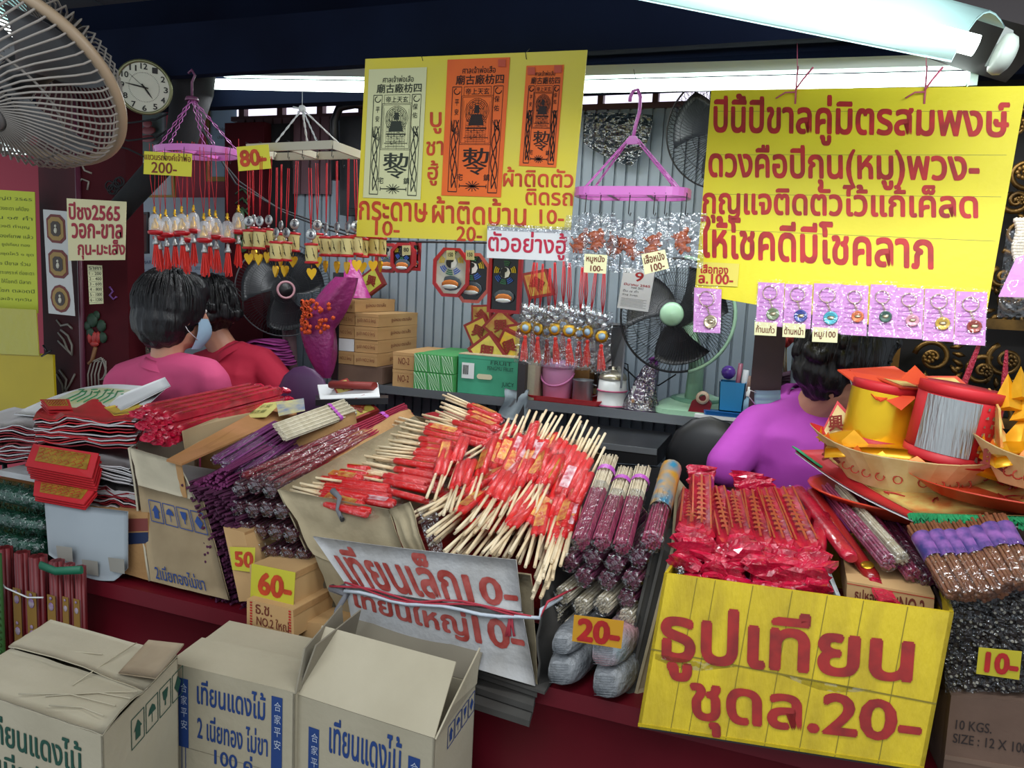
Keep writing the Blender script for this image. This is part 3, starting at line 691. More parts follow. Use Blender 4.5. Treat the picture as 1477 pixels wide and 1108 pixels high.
for c_ in (lerp(cor[0], cor[1], .3), lerp(cor[2], cor[3], .1), lerp(cor[0], cor[1], .85), lerp(cor[2], cor[3], .6)):
    mb = MB(); 
    for ph in (0, math.pi): mb.tube([lerp(c_, kn, i/14)+V(math.cos(i*1.4+ph), math.sin(i*1.4+ph), 0)*.002 for i in range(15)], .0018, 4)
    mb.build('twisted_string', mat('white_string', '#c8cac8', .8), t2)
mb = MB(); mb.ball(kn, .012, 8); 
for i in range(5): mb.tube([kn, kn+V(R.uniform(-.03, .03), -.01, R.uniform(-.02, .03))], .0015, 4)
mb.tube([kn, W(436, 118, 2.1)], .001, 4); mb.build('knot', mat('white_string', '#c8cac8', .8), t2)
hookm = mat('black_hook_wire', '#15161a', .4)
def hooks(t, pts):
    for p in pts:
        MB().tube([p+V(0, -.006, .018), p+V(0, .004, .018), p+V(0, .0, -.004), p+V(0, -.002, -.03), p+V(.004, -.002, -.036), p+V(.006, -.002, -.028)], .0013, 4).build('hook', hookm, t)
hooks(t, [E(a, 1, 0) for a in (3.5, 4.0, 4.5, 5.0, 5.6, 6.1, .6)])
hooks(t2, [lerp(cor[0], cor[1], k/6) for k in range(7)]+[lerp(cor[3], cor[2], k/5) for k in range(1, 5)])
# ---- domed charm prototype (hangs from origin at the dome top ring)
glass = mat('thin_glass', '#ffffff', .05, trans=0, alpha=.25, spec=1)
def mk_dome():
    t = thing('domed_charm', 'small glass-domed golden figure charm on red thread with a red tassel', 'charm', (0, 0, 0), 'domed charms on the purple ring hanger')
    mb = MB(); mb.tube([(0, 0, .02), (-.008, 0, .1), (-.006, 0, .2)], .0009, 4); mb.tube([(0, 0, .02), (.006, 0, .1), (.004, 0, .2)], .0009, 4); mb.build('red_thread', thread, t)
    MB().lathe((0, 0, 0), [(0, .022), (.004, .018), (.003, .012), (.006, .008), (.002, .004), (.007, 0)], 10).build('gold_bead', gold, t)
    MB().lathe((0, 0, 0), [(.002, .0), (.012, -.005), (.017, -.017), (.0185, -.05)], 14).build('glass_dome', glass, t)
    MB().lathe((0, 0, 0), [(.0, -.012), (.005, -.016), (.004, -.022), (.009, -.028), (.012, -.04), (.013, -.05), (0, -.05)], 10, sy=.8).build('golden_figure', gold, t)
    MB().lathe((0, 0, 0), [(0, -.049), (.018, -.049), (.022, -.052), (.021, -.058), (.014, -.062), (0, -.063)], 16).build('red_base', redpl, t)
    MB().lathe((0, 0, 0), [(0, -.062), (.005, -.067), (.0045, -.074), (.009, -.084), (.010, -.09), (0, -.09)], 10).build('silver_bell', silver, t)
    mb = MB()
    for k in range(14): a = k*2.4; r = .0075*math.sqrt((k+1)/14); mb.tube([(r*.5*math.cos(a), r*.5*math.sin(a), -.085), (r*1.0*math.cos(a), r*math.sin(a), -.11), (r*1.7*math.cos(a), r*1.7*math.sin(a), -.152-.006*math.sin(k))], .0016, 4, smooth=False)
    mb.build('tassel', mat('scarlet_tassel', '#d8281c', .6), t)['kind'] = 'stuff'
    return t
ORD = ['first', 'second', 'third', 'fourth', 'fifth', 'sixth', 'seventh', 'eighth', 'ninth', 'tenth', 'eleventh']
def spread_copies(proto, pts, rot=lambda i: (0, 0, 0), sc_=1, lab=None):
    kids = list(proto.children)
    for i, p in enumerate(pts):
        M = Matrix.Translation(p) @ Matrix.Rotation(rot(i)[2], 4, 'Z') @ Matrix.Rotation(rot(i)[0], 4, 'X') @ Matrix.Rotation(rot(i)[1], 4, 'Y') @ Matrix.Scale(sc_ if not callable(sc_) else sc_(i), 4)
        if i == 0: proto.matrix_world = M; proto['label'] = lab(0) if lab else proto['label']
        else: dup(proto, M, lab(i) if lab else None, kids=kids)
dome_px = [(223, 308, 1.96), (239, 312, 1.99), (262, 308, 1.93), (279, 306, 2.0), (294, 318, 1.92), (311, 314, 1.97), (328, 318, 1.95), (344, 306, 1.98), (231, 318, 2.07), (252, 312, 2.08), (270, 320, 2.05), (302, 312, 2.07)]
spread_copies(mk_dome(), [W(*p) for p in dome_px], lambda i: (0, R.uniform(-.05, .05), R.uniform(0, 3)), 1.1, lambda i: 'glass-domed golden figure charm with red tassel, %s' % (ORD[i]+' from the left in the front row' if i < 8 else ORD[i-8]+' from the left in the back row'))
def mk_lantern():
    t = thing('lantern_charm', 'small drum-shaped paper lantern charm with silver coin and golden heart drop', 'charm', (0, 0, 0), 'lantern charms on the white hanger')
    mb = MB(); mb.tube([(0, 0, .055), (-.003, 0, .12), (-.003, 0, .215)], .0014, 4); mb.tube([(0, 0, .055), (.004, 0, .12), (.003, 0, .215)], .0014, 4); mb.build('red_thread', thread, t)
    MB().lathe((0, 0, .04), [(0, -.0015), (.013, -.0015), (.0145, 0), (.013, .0015), (0, .0015)], 16, M=Matrix.Rotation(math.pi/2, 3, 'X')).build('silver_coin', silver, t)
    mb = MB(); mb.ball((0, -.0022, .044), .004, 6, sq=(1, .3, 1)); mb.ball((0, -.0022, .037), .006, 6, sq=(1, .3, .8)); mb.build('coin_figure', mat('dark_coin_relief', '#50525a', .5), t)
    MB().lathe((0, 0, 0), [(0, .018), (.004, .02), (.003, .024), (0, .026)], 8).build('silver_bead', silver, t)
    MB().lathe((0, 0, 0), [(.0155, .012), (.0165, 0), (.0165, -.02), (.0155, -.032)], 16).build('paper_drum', mat('cream_lantern_paper', '#c8b878', .6), t)
    mb = MB()
    for k in range(5):
        a = k*2*math.pi/5; 
        for j in range(3): mb.tube([(.0168*math.cos(a+.2*j), .0168*math.sin(a+.2*j), .004-.01*j), (.017*math.cos(a+.25), .017*math.sin(a+.25), -.012), (.0168*math.cos(a+.5-.2*j), .0168*math.sin(a+.5-.2*j), -.024+.004*j)], .0008, 3)
    mb.build('brush_print', blackink, t)['kind'] = 'stuff'
    for z, nm in ((.014, 'red_rim'), (-.034, 'red_rim')):
        MB().lathe((0, 0, z), [(0, .003), (.016, .003), (.019, .001), (.019, -.003), (.015, -.004), (0, -.004)], 16).build(nm, redpl, t)
    hp = [(0, 0, -.082), (-.010, 0, -.068), (-.0135, 0, -.058), (-.011, 0, -.051), (-.005, 0, -.05), (0, 0, -.055), (.005, 0, -.05), (.011, 0, -.051), (.0135, 0, -.058), (.010, 0, -.068)]
    MB().prism([V(*p)+V(0, -.0025, 0) for p in hp], (0, .005, 0)).build('gold_heart', mat('shiny_yellow_gold', '#d8a818', .3, metal=.5), t)
    MB().tube([(0, 0, -.037), (0, 0, -.054)], .0008, 4).build('link', gold, t)
    return t
lan_px = [(359, 340, 1.95), (374, 340, 1.92), (387, 338, 1.97), (398, 357, 1.92), (412, 357, 1.95), (424, 344, 2.0), (449, 360, 1.92), (470, 350, 1.98), (486, 350, 1.94), (501, 350, 1.9), (514, 348, 1.97), (366, 336, 2.06), (405, 345, 2.06), (458, 345, 2.07), (524, 352, 2.05), (538, 350, 2.07), (549, 351, 2.1)]
spread_copies(mk_lantern(), [W(*p) for p in lan_px], lambda i: (0, R.uniform(-.04, .04), R.uniform(-.7, .7)), 1.08, lambda i: 'drum lantern charm with coin and golden heart, %s' % (ORD[i]+' from the left in the front row' if i < 11 else ORD[i-11]+' from the left in the back row'))
# ---- purple long hanger in the middle
hc = W(913, 288, 1.95)
t = thing('purple_rack_hanger', 'purple plastic oblong clothes hanger between the two yellow boards', 'hanger', hc)
e0, e1 = W(832, 282, 1.95), W(996, 280, 1.95)
mb = MB(); rp = rr(0, 0, (e1-e0).length, .13, .05, 0, 6)
cc = (e0+e1)/2
for k in range(len(rp)):
    a_, b_ = cc+rp[k], cc+rp[(k+1) % len(rp)]; ca, cb = cc+rp[k]*.93, cc+rp[(k+1) % len(rp)]*.93
    mb.hexa([a_+V(0, 0, .013), b_+V(0, 0, .013), b_-V(0, 0, .008), a_-V(0, 0, .008)], [ca-a_, cb-b_, cb-b_, ca-a_])
mb.build('frame', pinkpl, t)
mb = MB(); mb.box(cc+V(-.05, 0, 0), (.012, .125, .012)); mb.box(cc+V(.05, 0, 0), (.012, .125, .012)); mb.box(cc, (.29, .012, .012)); mb.build('cross_bar', pinkpl, t)
ap = W(913, 200, 1.95)
MB().prism([ap+V(-.02, -.006, -.01), ap+V(-.008, -.006, .006), ap+V(.008, -.006, .006), ap+V(.02, -.006, -.01), ap+V(.012, -.006, -.014), ap+V(-.012, -.006, -.014)], (0, .012, 0)).build('hanger_cap', pinkpl, t)
for sx in (-1, 1):
    for sy in (-1, 1):
        A = cc+V(.115*sx-.005*sy, .05*sy, .012); mb = MB(); B = ap+V(.014*sx, .004*sy, -.006)
        for k in range(6):
            p, q_ = lerp(A, B, k/6), lerp(A, B, (k+1.12)/6); s_ = V(.0045, .001, 0.002)
            mb.tube([p-s_*.6, p+s_*.6, q_+s_*.6, q_-s_*.6], .0017, 4, closed=True)
        mb.build('chain', pinkpl, t)
MB().tube([ap, ap+V(.004, 0, .03), ap+V(.012, 0, .065), ap+V(.012, 0, .1), ap+V(.004, 0, .118), ap+V(-.008, 0, .115), ap+V(-.014, 0, .1), ap+V(-.014, 0, .09)], .0045, 8).build('hook', pinkpl, t)
MB().tube([ap+V(.004, 0, .118), W(914, 100, 2.0)], .0008, 4).build('wire', hookm, t)
hooks(t, [W(x, 290, 1.89) for x in (845, 866, 908, 944, 960, 990)])
# bags of orange figures
filmb = film('bag_film', '#f6f8fa', .13, .12, .8, 45)
orw = mat('carved_orange_wood', '#b85c34', .5, col2='#8e3c20', scale=60, bump=.3)
def mk_bag(nm, label, cat, c, w_, h_, fig, grp=None, seed=0):
    t = thing(nm, label, cat, c, grp)
    def side(s_):
        def g(u, v):
            bul = math.sin(math.pi*u)*math.sin(math.pi*min(1, v*1.15))*.012+.002*math.sin(u*9+seed)+.002*math.sin(v*11+seed)
            return c+V((u-.5)*w_+.004*math.sin(v*7+seed), -s_*bul, h_*(1-v)-h_*.55)
        return g
    MB().grid(side(1), 6, 8).grid(side(-1), 6, 8).build('plastic_bag', filmb, t)
    mb = MB(); fig(mb, c, seed); mb.build('bag_contents', orw, t)
    return t
def tigers(mb, c, seed):
    r_ = random.Random(seed)
    for k in range(3):
        p = c+V(r_.uniform(-.014, .014), 0, -.02+.013*k); M = Matrix.Rotation(r_.uniform(-.9, .9), 3, 'Y')
        mb.ball(p, .012, 8, M=M, sq=(1.5, .55, .8)); mb.ball(p+M@V(.016, 0, .006), .0075, 8); 
        for s_ in (-.01, -.003, .006, .011): mb.tube([p+M@V(s_, 0, -.004), p+M@V(s_+.002, 0, -.015)], .003, 5)
        mb.tube([p+M@V(-.015, 0, 0), p+M@V(-.023, 0, .008)], .002, 4)
for k, (px, py, Y, lab) in enumerate([(838, 345, 1.90, 'clear bag of orange figures partly behind the yellow talisman board'), (864, 342, 1.88, 'clear bag of orange figures above the pig-skin tag'), (882, 350, 1.93, 'narrow clear bag beside the bag above the left tag'), (908, 352, 1.92, 'clear bag of dark orange figures at the middle of the hanger'), (941, 348, 1.89, 'clear bag of orange figures above the right paper tag'), (989, 343, 1.9, 'clear bag of orange figures at the right end of the hanger')]):
    mk_bag('figure_bag', lab, 'bag', W(px, py, Y), .085 if k not in (2,) else .05, .13, tigers, 'bags on the purple rack hanger', k+3)
q = pxq((843, 366), (876, 368), (874, 395), (842, 393), planeY(1.85)); tagcard('paper_price_tag', 'cream paper tag reading 100 under the left figure bags', q, paperc, [('หมูหนัง', (.1, .05, .9, .5)), ('100-', (.3, .6, .85, .9))], brownink, .02)
q = pxq((925, 367), (959, 360), (965, 387), (930, 396), planeY(1.85)); tagcard('paper_price_tag', 'cream paper tag reading 100 hung crooked under the middle figure bags', q, paperc, [('เสือหนัง', (.08, .08, .92, .5)), ('100-', (.3, .6, .85, .95))], brownink, .02)
# grey wide bag behind the hanger on the wall
mb = MB()
def gb(u, v): return W(842+100*u-30*u*v*v, 162+4*u+ (45+60*u)*v*(1-.3*u), 2.86)+V(0, -.02*math.sin(math.pi*u)*math.sin(3*v+1), 0)
tag(mb.grid(gb, 12, 8).build('hanging_plastic_sheet', film('smoky_film', '#8a9296', .12, .2, 1, 40)), 'smoky plastic sheet hung on the wall behind the purple rack hanger', 'sheet')
# ---- small sample tag and key-ring cards on the right board
q = cq(pR, 990, 90, 2.577, (42, 742), (198, 750), (192, 835), (40, 828)); q = [p+pR[1]*.004 for p in q]
tagcard('yellow_price_tag', 'small yellow tag reading 100 taped at the lower left of the right board', q, mat('pale_yellow_tag', '#d8c850', .5), [('เสือทอง', (.1, .1, .75, .48)), ('ล.100-', (.05, .5, .88, .92))], redink, .03)
pcard = mat('lilac_card', '#cf8fcf', .6)
metalk = mat('key_ring_metal', '#b8a888', .3, metal=.9)
def keycard(q, label, disc, grp=None, fig=False):
    t = plate('key_ring_card', label, 'key ring', q, pcard, .001, grp, 'lilac_card')
    n = qn(q); rows = ['ปีนี้ปีขาลคู่มิตร', 'สมพงษ์ดวงคือปีกุน', 'กุญแจติดตัวไว้แก้เคล็ด', 'ให้โชคดีมีโชคลาภ', 'หมูหนังเสือทอง', 'พวงกุญแจนำโชค', 'ศาลเจ้าพ่อเสือ', 'บูชาติดตัวติดบ้าน']
    letters(t, [(s_, sub(q, .1+.08*(i < 3), .16+.095*i, .9-.1*(i < 3), .20+.095*i)) for i, s_ in enumerate(rows)], mat('violet_print', '#7a3a86', .6), name='small_print')
    c = lerp(lerp(q[0], q[1], .48), lerp(q[3], q[2], .48), .24)+n*.004; w_ = (q[1]-q[0]).length; x = (q[1]-q[0]).normalized(); y = (q[3]-q[0]).normalized()
    MB().tube([c+x*math.cos(a*.3927)*w_*.27+y*math.sin(a*.3927)*w_*.27 for a in range(16)], .0011, 6, closed=True).build('split_ring', metalk, t)
    mb = MB(); 
    for k in range(5): p = c+y*w_*(.27+.07*k)+x*w_*.03*k; mb.tube([p-x*.002, p+y*w_*.045, p+x*.002, p-y*w_*.045], .0009, 4, closed=True)
    mb.build('chain', metalk, t)
    dc = c+y*w_*.83+x*w_*.16; M = n.to_track_quat('Z', 'Y').to_matrix()
    MB().lathe(dc, [(0, .002), (w_*.19, .002), (w_*.235, .0035), (w_*.25, .001), (w_*.24, -.001)], 20, M=M).build('medal_rim', disc if not fig else metalk, t)
    mb = MB(); mb.ball(dc+n*.002, w_*.12, 8, M=M, sq=(1.1, .7, .25)); mb.ball(dc+n*.002+x*w_*.09-y*w_*.04, w_*.05, 6, M=M, sq=(1, 1, .5)); mb.build('medal_animal', metalk, t)
    g = sub(q, -.03, -.06, 1.03, 1.02); g = [p+n*.007 for p in g]
    mb = MB(); mb.grid(lambda u, v: lerp(lerp(g[0], g[1], u), lerp(g[3], g[2], u), v)+n*(.002*math.sin(5*u+7*v)+.003*math.sin(math.pi*u)), 5, 6); mb.build('clear_bag', film('card_film', '#ffffff', .08, .08, 1, 40), t)
    return t
cols = [('#6a7a54', 'olive'), ('#2c3c8c', 'blue'), ('#3aa0b0', 'turquoise'), ('#c8642a', 'orange'), ('#1c4a3a', 'dark green'), ('#c88a9a', 'pale pink'), ('#b8962a', 'gold'), ('#8a2a16', 'brown red')]
xs_ = [(265, 366, 818, 978), (366, 470, 824, 986), (472, 584, 822, 1002), (580, 678, 828, 1012), (682, 782, 826, 1018), (778, 884, 838, 1024), (884, 1000, 842, 1034), (1000, 1118, 852, 1048)]
for k, (xa_, xb_, yt, yb) in enumerate(xs_):
    q = cq(pR, 990, 90, 2.577, (xa_+4, yt), (xb_, yt+4), (xb_-8, yb+6), (xa_-6, yb)); q = [p+pR[1]*.004 for p in q]
    hx, nm = cols[k]; keycard(q, 'lilac key ring card with a round %s medal under the right board' % nm, mat('medal_'+nm.replace(' ', '_'), hx, .35, metal=.2))
q = cq(pR, 990, 90, 2.577, (32, 838), (133, 845), (128, 1008), (28, 1003)); q = [p+pR[1]*.006 for p in q]
keycard(q, 'lilac key ring card with a gold figure, alone below the small yellow tag', gold, fig=True)
for (x0_, y0_, x1_, y1_, s_, lb) in [(258, 965, 340, 1015, 'ก้านแก้ว', 'paper slip under the olive medal card'), (362, 970, 446, 1022, 'ด้านหน้า', 'paper slip under the blue medal card'), (472, 985, 566, 1040, 'หมู/100', 'cream paper slip reading 100 under the turquoise medal card')]:
    q = cq(pR, 990, 90, 2.577, (x0_, y0_), (x1_, y0_+6), (x1_-3, y1_+4), (x0_-2, y1_)); q = [p+pR[1]*.012 for p in q]
    tagcard('paper_price_tag', 'cream ' + lb.replace('cream ', ''), q, paperc, [(s_, (.08, .25, .92, .8))], brownink, .015)
# tear-off calendar
q = pxq((900, 386), (944, 390), (934, 450), (890, 444), planeY(2.2))
t = thing('tear_off_calendar', 'tear-off block calendar showing a large red 9 in front of the green fan', 'calendar', (q[2]+q[3])/2)
MB().hexa(q, V(0, .012, .0)).build('paper_block', paperw, t)
letters(t, [('9', sub(q, .42, .08, .68, .30)), ('มีนาคม 2565', sub(q, .1, .36, .95, .42))], redink, .02, 'red_print')
letters(t, [('MAR 2022', sub(q, .35, .44, .75, .49)), ('ขึ้น ๗ ค่ำ', sub(q, .1, .52, .6, .58)), ('ปีฉลู วันพุธ', sub(q, .1, .62, .6, .68)), ('31', sub(q, .05, .06, .2, .12))], greyink, 0, 'grey_print')
mb = MB()
for k in range(7): strip(mb, *sub(q, .08, .74+.032*k, .92-.1*(k % 2), .74+.032*k)[:2], .0007, qn(q))
mb.build('grey_rules', greyink, t)['kind'] = 'stuff'
MB().tube([(q[0]+q[1])/2, W(925, 372, 2.2)], .001, 4).build('wire', hookm, t)
# ---- bagua mirrors
def bagua(label, c, w_, h_, tint, oct_=True, yaw=0, Y=0, pr=None, facecol='#141414', dark=False):
    t = thing('bagua_mirror', label, 'mirror', c, 'bagua mirrors hung on the wall rail')
    fm = mat('red_mirror_frame_'+tint, tint, .4); M = Matrix.Rotation(yaw, 3, 'Z')
    def ring(s_, e): 
        P = [(-.45, -1), (.45, -1), (1, -.5), (1, .5), (.45, 1), (-.45, 1), (-1, .5), (-1, -.5)] if oct_ else [(-1, -1), (1, -1), (1, 1), (-1, 1)]
        return [c+M@V(a*(w_/2-s_), e, b*(h_/2-s_)) for a, b in P]
    mb = MB(); o_, i_ = ring(0, 0), ring(.011, 0); n_ = len(o_)
    for k in range(n_): mb.hexa([o_[k], o_[(k+1) % n_], i_[(k+1) % n_], i_[k]], M@V(0, .018, 0))
    mb.build('frame', fm, t)
    MB().prism(ring(.009, .008), M@V(0, .004, 0)).build('face', mat('face_'+facecol[1:], facecol, .15), t)
    top = c+M@V(0, .004, h_*.2); r = w_*.16
    mb = MB()
    def arc(mb, cx, a0, a1, r0, r1, e=.0): 
        K = 8; mb.add([cx+M@V(rr_*math.cos(a), -e, rr_*math.sin(a)) for a in [a0+(a1-a0)*k/K for k in range(K+1)] for rr_ in (r0, r1)], [(2*k, 2*k+1, 2*k+3, 2*k+2) for k in range(K)])
    for nm, colr, a0s in (('yellow_trigrams', '#c8b020', (0.0, 2.6)), ('blue_trigrams', '#2a56b0', (3.5, 5.0)), ('green_trigrams', '#2a6a4a', (1.1, 4.25))):
        mb = MB()
        for a0 in a0s:
            for j in range(3): arc(mb, top, a0, a0+.62, r*(1.25+.32*j), r*(1.45+.32*j))
        mb.build(nm, mat(nm, colr, .5), t)['kind'] = 'stuff'
    mb = MB(); arc(mb, top, 0, 2*math.pi, 0, r, .0004); mb.build('white_disc', white, t)
    mb = MB(); arc(mb, top, math.pi/2, 3*math.pi/2, 0, r*.94, .0008); arc(mb, top+M@V(0, 0, r*.47), 0, 2*math.pi, 0, r*.45, .001); mb.build('black_half', black, t)
    low = c+M@V(0, .004, -h_*.22)
    mb = MB(); mb.ball(low, w_*.33, 12, sq=(1, .04, .62)); mb.build('painted_oval', mat('oval_gold', '#a89020' if dark else '#46525c', .4), t)
    mb = MB(); mb.ball(low+V(0, -.004, -.004), w_*.26, 10, sq=(1, .08, .5)); mb.build('oval_animal', mat('oval_animal', '#b86a28', .5), t)
    mb = MB(); mb.ball(low+V(0, -.007, -.012), w_*.24, 10, sq=(1, .05, .25)); mb.build('oval_waves', mat('oval_waves', '#c8d0d4' if not dark else '#283858', .5), t)
    return t
bagua('small octagonal mirror with white face, leftmost under the talisman board', W(558, 372, 2.45), .10, .105, '#9a1c22', facecol='#c8c8c0')
bagua('small octagonal mirror with dark face, second under the talisman board', W(580, 372, 2.42), .095, .105, '#9a1c22', dark=True)
bagua('red frame edge showing right of the two small octagonal mirrors', W(600, 370, 2.44), .04, .10, '#8a141c', oct_=False, yaw=.9)
bagua('large octagonal mirror with white face and silver lower half', W(650, 393, 2.38), .125, .165, '#a81a24', yaw=.2, facecol='#c8ccc8')
bagua('large octagonal mirror with pale red frame behind the white-faced one', W(680, 401, 2.42), .125, .17, '#b05048', yaw=.35, dark=True)
bagua('rectangular red-framed mirror with yin-yang and gold oval', W(727, 410, 2.36), .115, .19, '#9c1520', oct_=False, dark=True)
for (x0_, y0_, s_, lb) in [(650, 367, '150', 'tiny paper slip reading 150 on the white-faced large mirror'), (678, 367, '150', 'tiny paper slip on the pale red-framed mirror'), (586, 360, '80', 'tiny paper slip on the second small mirror')]:
    q = pxq((x0_-6, y0_-6), (x0_+6, y0_-6), (x0_+6, y0_+8), (x0_-6, y0_+8), planeY(2.33)); tagcard('paper_price_tag', 'cream '+lb, q, paperc, [(s_, (.2, .25, .8, .65))], blackink)
# rail the mirrors hang from
tag(MB().tube([W(530, 348, 2.44), W(880, 352, 2.44)], .004, 8).build('hanging_rail', darkst), 'thin dark steel rail behind the talisman board', 'rail')
# ---- bagged tassel pendants
def mk_pendant():
    t = thing('bagged_pendant', 'clear-bagged silver and gold pendant with red tassel on red cords', 'pendant', (0, 0, 0), 'bagged pendants hung above the bucket')
    mb = MB()
    for dx in (-.006, 0, .006): mb.tube([(0, 0, .05), (dx, 0, .1), (dx*.4, 0, .19)], .0014, 4)
    mb.build('red_cord', thread, t)
    mb = MB(); r_ = random.Random(3)
    for k in range(9): mb.ball((r_.uniform(-.02, .02), r_.uniform(-.006, .006), .03+r_.uniform(-.012, .02)), r_.uniform(.008, .013), 6)
    mb.build('silver_crown', mat('foil_wrap_silver', '#c4c8cc', .22, metal=.8, bump=.6, bscale=150), t)
    MB().lathe((0, -.004, -.015), [(0, -.003), (.017, -.003), (.022, 0), (.017, .003), (0, .003)], 8, M=Matrix.Rotation(math.pi/2, 3, 'X')).build('gold_plate', gold, t)
    MB().lathe((0, -.009, -.015), [(0, -.001), (.010, -.001), (.011, 0), (0, .001)], 12, M=Matrix.Rotation(math.pi/2, 3, 'X')).build('blue_white_centre', mat('pale_blue_enamel', '#a8c4d8', .3), t)
    mb = MB(); mb.ball((0, 0, -.045), .007, 8)
    for k in range(12): a = k*2.4; r = .009*math.sqrt((k+1)/12); mb.tube([(r*.4*math.cos(a), r*.3*math.sin(a), -.048), (r*math.cos(a), r*.5*math.sin(a), -.07), (r*1.6*math.cos(a)+.004, r*.6*math.sin(a), -.118-.005*math.sin(k*3))], .0018, 4, smooth=False)
    mb.build('tassel', mat('scarlet_tassel', '#d8281c', .6), t)['kind'] = 'stuff'
    mb = MB()
    for s_ in (-1, 1): mb.grid(lambda u, v: V((u-.5)*.062+.003*math.sin(9*v), s_*(.014*math.sin(math.pi*u)*(.6+.4*math.sin(6*v+1))+.001), .06-.19*v), 5, 9)
    mb.build('plastic_bag', film('pendant_film', '#f2f4f6', .11, .1, 1.0, 70), t)
    return t
pp = [(760, 466, 2.28), (777, 468, 2.3), (801, 468, 2.27), (821, 470, 2.25), (836, 474, 2.3), (850, 472, 2.28), (868, 478, 2.28), (770, 464, 2.36), (812, 462, 2.36), (845, 466, 2.37), (790, 472, 2.37)]
spread_copies(mk_pendant(), [W(*p) for p in pp], lambda i: (0, R.uniform(-.08, .08), R.uniform(-.5, .5)), 1, lambda i: 'bagged silver and gold pendant with red tassel, %s' % (ORD[i]+' from the left in the front row' if i < 7 else ORD[i-7]+' in the back row'))
# ---- frames and papers on the left wall
def framed(label, q, fm, inner, paper, items=(), ink=greyink, name='picture_frame', cat='picture'):
    t = thing(name, label, cat, (q[2]+q[3])/2); ii = sub(q, .07, .05, .93, .95)
    mb = MB(); n = qn(q)
    for k in range(4): mb.hexa([q[k], q[(k+1) % 4], ii[(k+1) % 4], ii[k]], n*.012)
    mb.build('frame', fm, t); MB().hexa(ii, n*.004).build('picture', paper, t)
    if items: letters(t, [(s_, sub(ii, *b)) for s_, b in items], ink, lift=.005)
    return t
bl = mat('pale_blue_certificate', '#9db8cc', .4)
framed('pale blue certificate in a gold frame behind the left lamp', pxq((300, 128), (362, 130), (362, 262), (300, 262), planeY(3.05)), mat('gold_frame', '#8a7030', .4, metal=.4), None, bl, [('หนังสือรับรอง', (.3, .12, .8, .17)), ('ให้ไว้เพื่อแสดงว่า ศาลเจ้า', (.15, .4, .9, .44)), ('ประจำปี พ.ศ.', (.2, .5, .8, .54))])
t = framed('framed print of a red figure below the clock', pxq((188, 150), (240, 150), (240, 232), (188, 232), planeY(3.0)), mat('silver_frame', '#8a9094', .4), None, mat('grey_green_print', '#6c7a78', .5))
mb = MB(); c = W(214, 188, 2.98); mb.ball(c, .04, 10, sq=(1.2, .1, .5)); mb.ball(c+V(0, -.005, -.04), .05, 10, sq=(1, .1, .35)); mb.ball(c+V(0, -.005, .03), .03, 10, sq=(1, .1, .6)); mb.build('red_figure', mat('faded_red_print', '#a04a50', .5), t)
framed('framed white certificate left of the purple ring hanger', pxq((192, 222), (252, 222), (255, 285), (192, 285), planeY(3.0)), mat('gold_frame', '#8a7030', .4, metal=.4), None, mat('pale_print', '#b8c0c4', .4), [('ใบอนุญาต', (.3, .2, .8, .32))])
framed('dark shrine picture behind the domed charms', pxq((185, 308), (216, 306), (216, 366), (190, 368), planeY(3.0)), mat('dark_frame', '#2a1a1c', .4), None, mat('maroon_print', '#6a2018', .5))
def calendar(label, q, hd):
    t = plate('wall_calendar', label, 'calendar', q, mat('pale_blue_paper', '#b4c0d4', .6), .003, part_name='sheet')
    it = [(str(d+1), sub(q, .06+.135*(d % 7), .36+.115*(d//7), .06+.135*(d % 7)+.08, .36+.115*(d//7)+.06)) for d in range(31)]
    letters(t, it+[('MAR  2022', sub(q, .2, .1, .8, .2))], mat('blue_grey_print', '#4a5a86', .6)); return t
calendar('pale blue wall calendar beside the pillar sign', pxq((168, 318), (197, 322), (197, 420), (172, 420), planeY(2.9)), 0)
calendar('pale wall calendar behind the seated woman in pink', pxq((196, 372), (245, 370), (246, 415), (198, 420), planeY(2.92)), 1)
calendar('plain calendar sheet right of the other two, behind the charms', pxq((258, 380), (300, 380), (300, 425), (262, 425), planeY(2.94)), 2)
# clock
cc_ = W(208, 126, 2.05); yawc = Matrix.Rotation(.25, 3, 'Z')
t = thing('wall_clock', 'round cream wall clock with a brass rim at the upper left', 'clock', cc_)
ax = (EYE-cc_).normalized(); Mx = ax.to_track_quat('Z', 'Y').to_matrix()
u = V(0, 0, 1).cross(ax).normalized(); v_ = ax.cross(u); rC = .082
MB().lathe(cc_, [(rC*.94, .006), (rC*1.0, .012), (rC*1.07, .006), (rC*1.08, -.02), (0, -.02)], 40, M=Mx).build('brass_rim', mat('clock_rim', '#7a7a58', .3, metal=.6), t)
MB().lathe(cc_, [(0, .004), (rC*.95, .004)], 40, M=Mx).build('dial', mat('cream_dial', '#c4c4b0', .5), t)
it = []
for h in range(1, 13):
    a = math.radians(90-30*h); p = cc_+(u*math.cos(a)+v_*math.sin(a))*rC*.8; s_ = .011; w_ = s_*(.55 if h < 10 else .9)
    it.append((str(h), [p-u*w_/1+v_*s_*.8, p+u*w_/1+v_*s_*.8, p+u*w_/1-v_*s_*.8, p-u*w_/1-v_*s_*.8]))
mb = MB()
for s_, q in it: text_into(mb, s_, q, ax, .02, .0055)
mb.build('numeral', blackink, t)['kind'] = 'stuff'
mb = MB()
for k in range(60): a = k*math.pi/30; d_ = u*math.cos(a)+v_*math.sin(a); strip(mb, cc_+d_*rC*.54+ax*.004, cc_+d_*rC*.58+ax*.004, .0012, ax)
mb.build('minute_mark', blackink, t)['kind'] = 'stuff'
